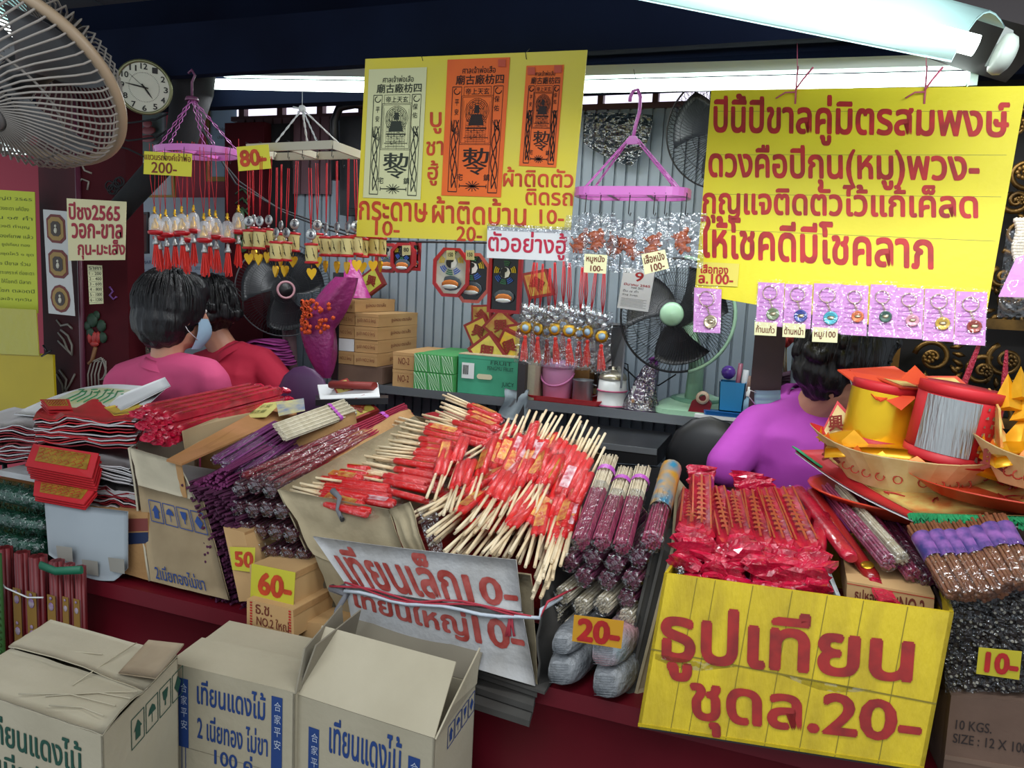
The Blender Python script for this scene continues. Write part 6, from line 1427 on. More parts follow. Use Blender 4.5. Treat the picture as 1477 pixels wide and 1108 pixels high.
cord([W(506, 842, 1.40), W(490, 850, 1.385), W(478, 848, 1.38), W(500, 858, 1.37), W(486, 880, 1.35), W(478, 915, 1.33), W(482, 955, 1.30), W(484, 962, 1.29)], [.006, .008, .009, .008, .006, .004, .007, .003], mat('grey_rag_tie', '#6c6c70', .9), 'grey rag tie hanging from the sign to the right carton', 'rag_tie', 6)
# candle packets
redwax = mat('red_candle_wrap', '#e0181a', .35, coat=.3, col2='#cc1014', scale=9, stretch=(.6, 3, 3))
gl = mat('gold_label_print', '#c89a3a', .4, metal=.3, col2='#b82018', scale=70)
wl = mat('white_label_print', '#d8c4c8', .5, col2='#b83a50', scale=70)
def mk_packet(lab):
    t = thing('candle_packet', 'clear-wrapped packet of two red candles on pale wooden sticks', 'candle', (0, 0, 0), 'candle packets heaped in the box')
    for s_ in (-1, 1):
        y = .0075*s_
        MB().tube([(0, y*1.25, .001*s_), (.125, y*1.05, 0)], [.0036, .0036], 6).build('stick', wood, t)
        MB().tube([(.116, y, 0), (.121, y, 0), (.236, y, 0), (.240, y, 0)], [.005, .0088, .0088, .006], 9).build('candle', redwax, t)
    mb = MB()
    mb.tube([(.105, 0, 0), (.118, 0, 0), (.18, 0, 0), (.24, 0, 0), (.25, 0, 0), (.262, 0, .002)], [.012, .0185, .0185, .0185, .010, .014], 10, flat=.58, cap=False)
    mb.build('clear_wrap', film('packet_film', '#fcf4f4', .075, .08, 1, 60), t)
    if lab: MB().box((.18, 0, .0095 if lab else 0), (.085, .022, .0008)).build('label', gl if lab == 1 else wl, t)
    return t
def hY(py, px): return max(1.37, 2.0-(py-598)*lerp(.0049, .0027, min(1, max(0, (px-400)/350))))
pk = [mk_packet(0), mk_packet(1), mk_packet(2)]; pkids = [list(p.children) for p in pk]; used = [False]*3; npk = 0
def put_packet(a, b, roll=0, lift=0, kind=None, push=0):
    global npk
    x0_, y0_ = a; x1_, y1_ = b
    A = W(x0_, y0_, hY(y0_, x0_)+push)+V(0, 0, lift); B = W(x1_, y1_, hY(y1_, x1_)+push)+V(0, 0, lift)
    k = kind if kind is not None else R.choice((0, 0, 0, 1, 1, 2)) ; npk += 1
    M = mw(A, frame_from(A, B)@Matrix.Rotation(roll, 3, 'X'))
    wh = ['plain', 'gold-labelled', 'white-labelled'][k]; dr = 'sticks pointing left' if abs(y1_-y0_) < 60 and x1_ > x0_ else ('sticks toward the viewer' if y1_ < y0_ else 'sticks pointing up')
    lb = '%s red candle packet, %s, %s of the heap' % (wh, dr, ('left' if x0_ < 600 else 'middle' if x0_ < 730 else 'right'))
    if not used[k]: pk[k].matrix_world = M; used[k] = True; pk[k]['label'] = lb
    else: dup(pk[k], M, lb, kids=pkids[k])
# rows pointing left
rows_ = [((640, 574), (748, 618), 4, 0, 9), ((634, 590), (740, 634), 4, 2, 9), ((610, 604), (700, 630), 3, 3, 8), ((568, 610), (720, 645), 4, 1, 9), ((556, 630), (705, 652), 4, 0, 8), ((545, 652), (690, 668), 4, 0, 8),
         ((520, 662), (670, 690), 4, -2, 9), ((500, 680), (640, 712), 3, 0, 9), ((418, 670), (560, 684), 3, 0, 8), ((412, 680), (560, 704), 3, 0, 9), ((432, 696), (580, 716), 3, 2, 8), ((404, 702), (560, 738), 3, 4, 6)]
for (a, b, n_, dx, dy) in rows_:
    for i in range(n_):
        j = R.uniform(-5, 5); put_packet((a[0]+dx*i+j, a[1]+dy*i*.8), (b[0]+dx*i+j, b[1]+dy*i*.8+R.uniform(-4, 4)), R.uniform(-.5, .5), -.004*i+.01)
# sticks pointing toward the viewer and down
for layer, lift in ((0, 0.0), (1, -.028), (2, -.055)):
    n_ = (34, 32, 28)[layer]
    for i in range(n_):
        u = (i+.5)/n_
        row = i % 4
        tx_ = lerp(596, 800, u)+R.uniform(-8, 8); base_y = 806-abs(0) if u < .7 else lerp(806, 850, (u-.7)/.3)
        if u < .25: base_y = lerp(745, 806, u/.25)
        ty_ = base_y-row*30*(1 if u > .1 else .4)-layer*4
        ang = math.radians(lerp(30, 78, u)+R.uniform(-7, 7)); L = 140
        tx_ += row*14*(1-u)
        put_packet((tx_, ty_), (tx_+L*math.cos(ang), ty_-L*math.sin(ang)), R.uniform(-.6, .6), lift*.5+.012, push=.045*layer+.012)
# second front fan over the right side
for i in range(14):
    u = i/13; tx_, ty_ = lerp(770, 832, u)+R.uniform(-4, 4), lerp(868, 745, u)+R.uniform(-10, 10)
    ang = math.radians(lerp(68, 80, u)); put_packet((tx_, ty_), (tx_+130*math.cos(ang), ty_-130*math.sin(ang)), R.uniform(-.5, .5), .0)
# sticks pointing away and up
for i, (x, y) in enumerate([(738, 612), (750, 606), (768, 600), (778, 602), (792, 600), (806, 606), (832, 606), (842, 614), (858, 624), (868, 634), (866, 652), (785, 618), (815, 622), (760, 622), (845, 640), (822, 640)]):
    put_packet((x, y+4), (x-44+R.uniform(-8, 8), y+92), R.uniform(-.5, .5), .02)
for i in range(16):
    x, y = R.uniform(660, 840), R.uniform(640, 720); ang = math.radians(R.uniform(40, 80)); put_packet((x-70, y+60), (x-70+130*math.cos(ang), y+60-130*math.sin(ang)), R.uniform(-1, 1), .025)
# packing under the heap so that no floor of the box shows
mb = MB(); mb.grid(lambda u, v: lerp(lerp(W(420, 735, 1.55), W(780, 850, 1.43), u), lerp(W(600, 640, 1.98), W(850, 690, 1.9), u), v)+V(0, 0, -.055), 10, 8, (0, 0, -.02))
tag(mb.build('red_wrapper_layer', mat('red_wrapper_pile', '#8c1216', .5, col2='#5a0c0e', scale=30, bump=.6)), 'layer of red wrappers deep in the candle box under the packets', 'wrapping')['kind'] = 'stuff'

# ================================================================ INCENSE BUNDLES (20)
def stick_bundle(name, label, a, b, r, tri, m1, m2=None, split=.55, band=None, wrap=filmh, group=None, n_=22, sr=None, cone=True, cat='incense', lab=None):
    """tied bundle of sticks from a (near end) to b; lower share m1, upper share m2"""
    a = Vector(a); b = Vector(b); t = thing(name, label, cat, a, group)
    M = frame_from(a, b); L = (b-a).length; sr = sr or r*.16; rr_ = random.Random(int(a.x*999+a.z*777)); P = []
    for k in range(n_):
        th = k*2.39996; q_ = r*.84*math.sqrt((k+.5)/n_)
        if tri: th0 = (th % (2*math.pi)); f_ = 1/max(.5, math.cos(((th0+math.pi/2) % (2*math.pi/3))-math.pi/3)); q_ *= min(1.25, f_*.75)
        P.append((q_*math.cos(th), q_*math.sin(th)))
    mb = MB(); mb2 = MB()
    for (y, z) in P:
        e = rr_.uniform(-.004, .004); p = lambda x: a+M@V(x, y, z)
        if m2: mb.tube([p(e), p(L*split)], sr, 5); mb2.tube([p(L*split), p(L+e)], sr*.9, 5)
        else: mb.tube([p(e), p(L+e)], sr, 5)
    mb.build('incense_sticks', m1, t)['kind'] = 'stuff'
    if m2: mb2.build('bamboo_ends', m2, t)['kind'] = 'stuff'
    if band:
        for fb in (band if isinstance(band, tuple) else (band,)): MB().tube([a+M@V(L*fb-.008, 0, 0), a+M@V(L*fb+.008, 0, 0)], r*1.02, 12, cap=False).build('purple_band', mat('violet_band', '#b050b0', .35), t)
    if wrap:
        ng = 3 if tri else 12; mbw = MB(); pts = [a+M@V(x, 0, 0) for x in (-.004, 0, L*.3, L*.62)]; k = len(mbw.v)
        mbw.tube(pts, [r*1.05, r*1.16, r*1.12, r*1.05], 12 if not tri else 6, cap=True, smooth=False); mbw.build('plastic_wrap', wrap, t)
    if lab:
        MB().tube([a+M@V(L*lab[0], 0, 0), a+M@V(L*lab[1], 0, 0)], r*1.08, 14, cap=False).build('label', lab[2], t)
    return t
mag = mat('magenta_incense', '#a83058', .7, col2='#8c2448', scale=60)
dmag = mat('dark_magenta_incense', '#6e1c40', .75, col2='#561432', scale=60)
bam = mat('pale_bamboo_ends', '#d6c8ae', .75, col2='#b8a888', scale=50)
i20 = 'incense bundles of the 20 stack'
for k, (bx_, by_, tx_, ty_, lb) in enumerate([(839, 782, 881, 662, 'leftmost'), (868, 784, 903, 680, 'second'), (898, 790, 928, 678, 'third')]):
    stick_bundle('incense_bundle', '%s magenta and cream incense bundle with a violet band on the stack priced 20' % lb, W(bx_, by_, 1.46), W(tx_, ty_, 1.76), .0215, True, mag, bam, .56, .80, group=i20, n_=40, sr=.0022)
t = stick_bundle('incense_bundle', 'magenta incense bundle in a gold and blue printed sleeve, rightmost on the 20 stack', W(940, 782, 1.46), W(968, 676, 1.78), .0225, False, mag, bam, .5, group=i20, n_=36, sr=.0024, lab=(.38, 1.0, mat('gold_blue_sleeve', '#b8862a', .3, col2='#2a7a9a', scale=26)))
for k, (x, y, lb) in enumerate([(820, 812, 'left'), (854, 806, 'second'), (886, 815, 'third'), (920, 806, 'right'), (842, 834, 'left lower'), (876, 838, 'middle lower'), (911, 838, 'right lower'), (904, 866, 'lowest')]):
    A = W(x, y, 1.46+.01*(k % 2)); stick_bundle('incense_bundle', 'dark magenta triangular incense bundle end, %s in the rows under the banded ones' % lb, A, A+V(.05, .26, .03), .021, True, dmag, group=i20, n_=22, sr=.003)
for k, (x, y, lb) in enumerate([(811, 860, 'upper left'), (838, 876, 'second'), (869, 874, 'third'), (797, 886, 'left lower'), (822, 908, 'lowest'), (903, 893, 'right')]):
    A = W(x, y, 1.45+.008*(k % 2)); stick_bundle('incense_bundle', 'round cream bamboo bundle end, %s of six above the price tag 20' % lb, A, A+V(.05, .26, .02), .0205, False, bam, group=i20, n_=38, sr=.0022)
grw = mat('grey_wrapped_roll', '#8c8e90', .4, col2='#6a6e72', scale=20, bump=.8, bscale=60); grw2 = mat('printed_wrapped_roll', '#8a9aa0', .35, col2='#b8868a', scale=9, bump=.8, bscale=60)
for k, (x, y, r, m_, lb) in enumerate([(808, 932, .028, grw, 'upper left'), (870, 945, .036, grw2, 'printed upper right'), (806, 972, .037, grw, 'lower left'), (872, 990, .038, grw, 'lower right')]):
    A = W(x, y, 1.365); t = thing('wrapped_roll', 'grey plastic-wrapped incense roll end, %s of the four under price tag 20' % lb, 'incense', A)
    mb = MB(); 
    def wr(u, v): a = 2*math.pi*u; q_ = min(1, v*4)**.4 if v < .25 else 1; p_ = r*(abs(math.cos(a))**3+abs(math.sin(a))**3)**(-1/3)*.92; d = max(0, v-.1)*.3; return A+V(math.cos(a)*p_*q_+d*.15, d, math.sin(a)*p_*q_)*1
    mb.grid(wr, 20, 12).build('roll', m_, t)
    mb = MB()
    for j in range(-4, 5): mb.tube([A+V(-.5*r, -.0005, .13*r*j-.08*r), A+V(.5*r, -.0005, .13*r*j+.1*r)], .0007, 4)
    mb.build('foil_rib', grw, t)['kind'] = 'stuff'
q = [W(828, 887, 1.34), W(900, 896, 1.33), W(896, 936, 1.33), W(825, 925, 1.34)]
tagcard('yellow_price_tag', 'orange-yellow tag reading 20 on the bundled incense stack', q, mat('amber_tag', '#c8901c', .5), [('20-', (.12, .12, .93, .9))], redink, .05)
for k in range(3): tag(MB().hexa([W(968-14*k, 790, 1.5), W(975-14*k, 690, 1.8), V(.12-.02*k, 1.8, CZ), Z(915-12*k, 1000, CZ)], V(.006, 0, 0)).build('cardboard_divider', cbd if k else cbm), ['right', 'middle', 'left'][k]+' worn cardboard sheet standing between the 20 stack and the yellow box', 'cardboard')

# ================================================================ YELLOW BOX
q = [W(958, 827, 1.40), W(1376, 884, 1.36), None, Z(920, 1048, CZ+.002)]
ypl = plane3(q[0], q[1], q[3]); q[2] = PL(1332, 1112, ypl)
yb = thing('yellow_box', 'large yellow-painted cardboard box with red lettering priced 20 at the counter front', 'box', (q[2]+q[3])/2)
vec = V(.03, .40, 0)
mb = MB(); open_box(mb, q, vec, .006); mb.build('body', yelbox, yb)
letters(yb, [('ธูปเทียน', [PL(*p, ypl) for p in ((957, 866), (1318, 905), (1310, 1008), (955, 978))]), ('ชุดล.20-', [PL(*p, ypl) for p in ((997, 974), (1330, 1018), (1322, 1092), (1000, 1058))])], mat('brush_red_paint', '#9c1a14', .6, col2='#7a120e', scale=30), .030, lift=.002)
mb = MB()
for u in (.13, .2, .34, .48, .6, .72, .86): a_, b_ = sub(q, u, 0, u, 1)[0], sub(q, u, 0, u, 1)[3]; strip(mb, a_, b_, .0012, qn(q))
a_, b_ = sub(q, 0, .5, 1, .6)[0], sub(q, 0, .5, 1, .58)[2]; strip(mb, a_, b_, .0025, qn(q)); mb.build('crease', mat('dark_crease', '#7a6a14', .7), yb)['kind'] = 'stuff'  # creases drawn as thin flat strips, darker than the yellow box
MB().grid(lambda u, v: lerp(sub(q, .02, .52, .99, .56)[0], sub(q, .02, .52, .99, .60)[1]+V(0, 0, -.01), u)+V(0, -.003-.003*math.sin(12*u), -.03*v), 16, 2).build('clear_tape', film('tape_film', '#f0f0d0', .16, .15, .5, 30), yb)
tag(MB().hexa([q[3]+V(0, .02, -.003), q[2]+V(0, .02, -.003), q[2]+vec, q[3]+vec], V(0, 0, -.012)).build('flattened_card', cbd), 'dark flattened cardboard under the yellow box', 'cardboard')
# red foil candle sets in it
rfoil = mat('red_gold_packet', '#b81c34', .25, coat=.6, col2='#8c1426', scale=20, bump=.3, bscale=60); gstripe = mat('gold_red_print', '#a8622a', .35, metal=.3, col2='#b82c30', scale=120)
rcr = mat('crinkled_red_film', '#c4143c', .18, coat=.8, col2='#8c0c24', scale=30, bump=.8, bscale=70)
def redset(a, b, w_, lb, Ya=1.50, Yb=1.74, tail=True, up=V(0, -.5, .85)):
    A, B = W(*a, Ya), W(*b, Yb); t = thing('candle_set', lb, 'candle set', A, 'red foil candle sets in the yellow box')
    M = frame_from(A, B, up); L = (B-A).length
    mb = MB(); rp_ = [(-.5, 0), (-.38, .5), (-.13, .34), (0, .55), (.13, .34), (.38, .5), (.5, 0), (.38, -.4), (-.38, -.4)]
    rings_ = [[A+M@V(x, y*w_*s_, z*w_*.55*s_) for y, z in rp_] for x, s_ in ((0, .7), (.012, 1), (L-.012, 1), (L, .7))]; loft(mb, rings_); mb.build('packet', rfoil, t)
    mb = MB()
    for y0, y1 in ((-.36, -.30), (-.04, .04), (.30, .36)): mb.hexa([A+M@V(.015, y0*w_, w_*.31), A+M@V(L-.015, y0*w_, w_*.31), A+M@V(L-.015, y1*w_, w_*.31), A+M@V(.015, y1*w_, w_*.31)], M@V(0, 0, .0012))
    for k in range(8): mb.quad(*[A+M@V(L*.18+L*.08*k+dx, dy*w_, w_*.325) for dx, dy in ((0, -.2), (.008, -.1), (.014, .12), (.003, .2))])
    mb.build('gold_print', gstripe, t)['kind'] = 'stuff'
    if tail: mb = MB(); crump(mb, A+M@V(.005, 0, 0), A+M@V(-.045, R.uniform(-.01, .01), -.015), w_*.95, w_*1.35, up, R.random()*50, .35); mb.build('wrapper_tail', rcr, t)
    return t
sets = [((996, 770), (1000, 712), 44, .0), ((1012, 778), (1012, 690), 38, 0), ((1052, 788), (1032, 706), 36, 0), ((1070, 776), (1056, 712), 34, 0), ((1098, 790), (1084, 712), 38, 0), ((1132, 792), (1102, 708), 34, 0), ((1166, 796), (1128, 708), 40, 0)]
for k, (a, b, w_, _) in enumerate(sets): redset(a, b, w_/700, ['leftmost short', 'tall left', 'third', 'shorter fourth', 'fifth, central', 'sixth', 'rightmost'][k]+' red foil candle set with gold print on top in the yellow box')
k = 0
for row, (y, n_, Y) in enumerate(((818, 7, 1.455), (842, 7, 1.435), (862, 5, 1.425))):
    for i in range(n_):
        x = lerp(985+8*row, 1190, (i+.5)/n_)+R.uniform(-6, 6); A = W(x, y+R.uniform(-6, 6)+(x-1080)*.10-2, Y)
        t = thing('candle_set', 'crinkled red wrapper end, %s from left, %s lower row, yellow box' % (ORD[i], ORD[row]), 'candle set', A, 'lower candle sets in the yellow box')
        B = A+V(R.uniform(-.01, .03), .22, .05); mb = MB(); mb.tube([A+V(0, .02, .005), B], .017, 8, flat=.6); mb.build('packet', rfoil, t)
        mb = MB(); crump(mb, A+V(0, .03, .006), A+V(R.uniform(-.012, .012), -.015, R.uniform(-.02, .0)), .036, .058, V(0, 0, 1), R.random()*60, .4, n=12); mb.build('wrapper_tail', rcr, t)
for k, (x, y) in enumerate([(1010, 690), (1075, 700), (1090, 706)]):
    A = W(x, y+10, 1.78); t = thing('candle_set', ['upright crinkled red wrapper at the back left of the yellow box', 'crinkled red wrapper peak at the back middle of the yellow box', 'low crinkled red wrapper at the back of the yellow box'][k], 'candle set', A)
    mb = MB(); crump(mb, A, A+V(0, .02, .04), .05, .07, V(0, 1, 0), k*7+2, .35, n=12); mb.build('wrapper_tail', rcr, t); MB().tube([A-V(0, 0, .12), A], .02, 8, flat=.5).build('packet', rfoil, t)
mb = MB(); mb.hexa([W(975, 850, 1.46), W(1195, 880, 1.43), V(.28, 1.74, .93), V(-.1, 1.76, .93)], V(0, 0, -.02)); tag(mb.build('red_wrapper_bed', mat('red_wrapper_pile', '#8c1216', .5)), 'bed of crumpled red wrappers in the yellow box', 'wrapping')['kind'] = 'stuff'
MB().tube([W(978, 815, 1.44), W(985, 840, 1.44)], .012, 8).build('film_scrap', filmh, yb)
# dividers and right compartment
tag(MB().hexa([W(1206, 858, 1.415), W(1138, 700, 1.76), W(1140, 760, 1.78), W(1206, 900, 1.415)], V(.004, 0, 0)).hexa([W(1214, 872, 1.43), W(1150, 712, 1.79), W(1150, 760, 1.79), W(1214, 900, 1.43)], V(.004, 0, 0)).build('grey_divider', mat('grey_card', '#9aa0a0', .7)), 'pair of pale grey card dividers right of the red foil sets', 'divider')['kind'] = 'stuff'
kq = [W(1222, 838, 1.47), W(1348, 860, 1.45), W(1345, 905, 1.45), W(1220, 880, 1.47)]
t = thing('kraft_incense_box', 'kraft box with red print standing in the right of the yellow box', 'box', (kq[2]+kq[3])/2); MB().hexa(kq, V(0, .2, 0)).build('body', kraft2, t)
letters(t, [('NO.2', sub(kq, .62, .2, .9, .7)), ('ใหญ่', sub(kq, .42, .25, .6, .75)), ('ธูปหอม', sub(kq, .1, .2, .38, .75))], brownink, .02)
n_ = qn(kq); mb = MB()
for e in ((.02, .08, .98, .08), (.02, .92, .98, .92)): a_ = sub(kq, *e); strip(mb, lerp(kq[0], kq[3], e[1]), lerp(kq[1], kq[2], e[1]), .0015, n_)
mb.build('print_border', redink, t)['kind'] = 'stuff'
# incense packs above it
pks = [((1262, 838), (1170, 706), .016, 'deep red lacquered pack with gold seal and crinkled tail, crossing to the kraft box', mat('deep_red_pack', '#8c1c1c', .25, coat=.5), True),
       ((1228, 806), (1150, 704), .017, 'red printed incense pack next to the grey dividers', rfoil, False),
       ((1282, 812), (1192, 706), .016, 'pink-magenta film-wrapped incense pack behind the lacquered pack', mat('pink_incense', '#a84a6a', .4, col2='#8c3454', scale=60, stretch=(1, 1, .1)), False),
       ((1302, 806), (1210, 704), .013, 'cream-ended incense pack, fourth from the grey dividers', bam, False),
       ((1318, 830), (1230, 712), .016, 'dark pink film-wrapped incense pack, fifth from the grey dividers', mag, False),
       ((1340, 838), (1252, 720), .015, 'violet-pink film-wrapped incense pack beside the brown ones', dmag, False),
       ((1362, 842), (1280, 730), .014, 'thin cream and pink incense pack at the edge of the yellow box', mat('pink_incense', '#a84a6a', .4), False)]
for k, (a, b, r, lb, m_, tl) in enumerate(pks):
    A, B = W(*a, 1.50), W(*b, 1.80)
    if m_ in (bam, mag, dmag) or not tl and k > 1: t = stick_bundle('incense_pack', lb, A, B, r, False, m_, n_=20, sr=.0028, wrap=filmh)
    else:
        t = thing('incense_pack', lb, 'incense', A); MB().tube([A, lerp(A, B, .05), lerp(A, B, .95), B], [r*.7, r, r, r*.7], 10, flat=.7).build('pack', m_, t)
        if tl:
            mb = MB(); crump(mb, A, W(1282, 872, 1.42), r*1.8, r*2.2, V(0, 0, 1), 5, .3); mb.build('wrapper_tail', rcr, t)
            M = frame_from(A, B, V(0, -.6, .8)); MB().lathe(lerp(A, B, .1)+M@V(0, 0, r*.72), [(0, .001), (.011, .001), (.012, 0)], 14, M=M).build('gold_seal', gold, t)
tag(MB().hexa([W(1222, 872, 1.49), W(1362, 890, 1.47), V(.62, 1.80, .98), V(.25, 1.80, .98)], V(0, 0, -.03)).build('kraft_support', kraft), 'kraft box lid supporting the incense packs in the yellow box', 'box')

# ================================================================ BROWN INCENSE AT THE RIGHT
brn = mat('brown_incense', '#8c5634', .6, col2='#6e4026', scale=50); drk = mat('dark_brown_incense', '#33221c', .7, col2='#241814', scale=50)
blue_lab = mat('blue_violet_label', '#34346c', .3, col2='#8a5a9a', scale=40)
for k in range(7):
    a, b = (1376+19*k+4, 862-3*k), (1322+20*k, 762-2*k)
    stick_bundle('brown_incense_pack', 'film-wrapped brown incense pack with violet printed band, %s from the left' % ['first', 'second', 'third', 'fourth', 'fifth', 'sixth', 'seventh'][k], W(a[0]+R.uniform(-4, 4), a[1]+R.uniform(-5, 5), 1.37), W(b[0]+R.uniform(-3, 3), b[1]+R.uniform(-3, 3), 1.51), .0155, False, brn, n_=22, sr=.0034, wrap=filmc, lab=(.50, .86, blue_lab), group='brown incense packs at the right')
def dots(name, label, px0, px1, py0, py1, n_, Y, seed):
    t = thing(name, label, 'incense', W((px0+px1)/2, py1, Y)); r_ = random.Random(seed); mb = MB(); m2 = MB(); mb3 = MB()
    for k in range(n_):
        x, y = r_.uniform(px0, px1), r_.uniform(py0, py1); Yk = Y+r_.uniform(-.012, .012); A = W(x, y, Yk); B = A+V(r_.uniform(-.02, .06), .16, r_.uniform(-.01, .03))
        mb.tube([A, B], .0042, 5)
        if k % 5 < 2: m2.tube([A-V(0, .002, 0), A+V(0, .003, 0)], .0022, 6)
    mb.build('incense_sticks', drk, t)['kind'] = 'stuff'; m2.build('pale_stick_end', mat('pale_end', '#a89c88', .7), t)['kind'] = 'stuff'
    mb3.grid(lambda u, v: W(lerp(px0-3, px1+3, u), lerp(py0-3, py1+3, v), Y-.025)+V(0, .008*noise.noise(V(u*12, v*9, seed)), 0), 16, 10); mb3.build('plastic_wrap', film('dark_pack_film', '#e8ecee', .07, .12, 1, 90), t)
dots('dark_incense_row', 'upper row of dark brown incense packs seen end-on at the right', 1372, 1500, 846, 890, 150, 1.41, 1)
dots('dark_incense_row', 'middle row of dark brown incense packs seen end-on behind tag 10', 1368, 1500, 892, 942, 170, 1.405, 2)
dots('dark_incense_row', 'lowest row of dark brown incense packs on the brown carton', 1366, 1500, 944, 996, 170, 1.40, 3)
tag(MB().hexa([W(1384, 1000, 1.44), W(1520, 1012, 1.44), W(1520, 1020, 1.44), W(1384, 1008, 1.44)], V(0, .25, 0)).build('white_card_sheet', paperw), 'white card sheet under the dark incense on the brown carton', 'cardboard')
q = [W(1412, 934, 1.35), W(1474, 940, 1.35), W(1470, 981, 1.35), W(1408, 972, 1.35)]
tagcard('yellow_price_tag', 'yellow-green tag reading 10 on the dark incense packs', q, mat('olive_yellow_tag', '#b8a824', .5), [('10-', (.2, .15, .93, .85))], redink, .05)
q = [W(1372, 1004, 1.38), W(1560, 1020, 1.38), W(1555, 1150, 1.38), W(1360, 1112, 1.38)]
t = thing('brown_carton', 'brown carton printed 10 KGS. at the lower right corner', 'box', (q[2]+q[3])/2); MB().hexa(q, V(0, .35, 0)).build('body', kraftd, t)
letters(t, [('10 KGS.', sub(q, .06, .30, .34, .42)), ('SIZE : 12 X 100', sub(q, .05, .48, .62, .60))], mat('dark_carton_print', '#2e221e', .7), .01)
MB().hexa([W(1338, 1000, 1.5), W(1374, 1004, 1.385), W(1362, 1112, 1.385), W(1336, 1108, 1.5)], V(0, .02, 0)).build('side_panel', kraftd, t)
MB().hexa(sub(q, 0, .78, 1, .84), V(0, -.001, 0)).build('tape_band', mat('brown_tape', '#7a6252', .4), t)
# ================================================================ JOSS BOATS AND CYLINDERS
jg = mat('joss_print_cream', '#cdbb6a', .55, col2='#c8783a', scale=30)
jcream = mat('joss_cream_paper', '#d8c88c', .6, col2='#c8a868', scale=20)
grf = mat('green_fringe_paper', '#1a8a54', .6, col2='#147044', scale=30)
orp = mat('orange_plastic', '#c43a1c', .3)
goldp = mat('gold_yellow_foil', '#dc9c14', .3, metal=.45, bump=.5, bscale=10)
# orange tray under
t = thing('orange_tray', 'orange-red plastic tray under the fringed joss sheets', 'tray', W(1340, 740, 1.75))
trc = W(1325, 705, 1.80)-V(0, 0, .035)
def ring_(cx, rx, ry, z, n=28): return [cx+V(rx*math.cos(a), ry*math.sin(a), z) for a in [2*math.pi*i/n for i in range(n)]]
loft(MB(), [ring_(trc, .17, .14, -.01), ring_(trc, .215, .17, .018), ring_(trc, .22, .175, .018), ring_(trc, .222, .176, .022), ring_(trc, .21, .165, .02), ring_(trc, .17, .135, -.004)], True).build('tray_body', orp, t)
# fringed sheets
Pa, Pb, Pc, Pd = W(1147, 652, 1.92), W(1320, 752, 1.52), W(1500, 760, 1.50), W(1480, 640, 1.95)
t = thing('fringed_joss_sheet', 'stack of red and gold printed joss sheets with a green fringe under the paper boat', 'joss paper', (Pb+Pc)/2)
def js(u, v, z=0): return lerp(lerp(Pa, Pd, u), lerp(Pb, Pc, u), v)+V(0, 0, z-.012*math.sin(math.pi*v)*(1-u*.6))
MB().grid(lambda u, v: js(u, v), 16, 12, (0, 0, -.003)).build('white_backing', paperw, t)
MB().grid(lambda u, v: js(u, v, .004), 16, 12, (0, 0, -.002)).build('red_sheet', redpaper, t)
MB().grid(lambda u, v: js(.10+.9*u, .06+.86*v, .006), 16, 12, (0, 0, -.001)).build('printed_sheet', jg, t)
mb = MB()
for i in range(40):
    u, v = R.uniform(.14, .95), R.uniform(.1, .88); c_ = js(u, v, .0085); a = R.uniform(0, 3); d1 = V(math.cos(a)*.02, math.sin(a)*.02, 0); mb.tube([c_-d1, c_+V(0, .006, .0003), c_+d1, c_+d1*.6+V(0, -.014, 0)], .0016, 4, smooth=False)
mb.build('red_print_scroll', redink, t)['kind'] = 'stuff'
mb = MB()
for i in range(110):
    u = i/110; a = js(u, .97, .006); mb.tube([a+V(0, .014, 0), a+V(R.uniform(-.004, .004), -.006, .004), a+V(R.uniform(-.006, .006), -.024, -.006+R.uniform(-.006, .008))], [.003, .0035, .0015], 4, smooth=False)
for i in range(26):
    v = i/40; a = js(0.0, v*.4, .006); mb.tube([a+V(.006, 0, 0), a+V(-.008, .004, .006)], [.003, .0015], 4, smooth=False)
mb.build('green_fringe', grf, t)['kind'] = 'stuff'
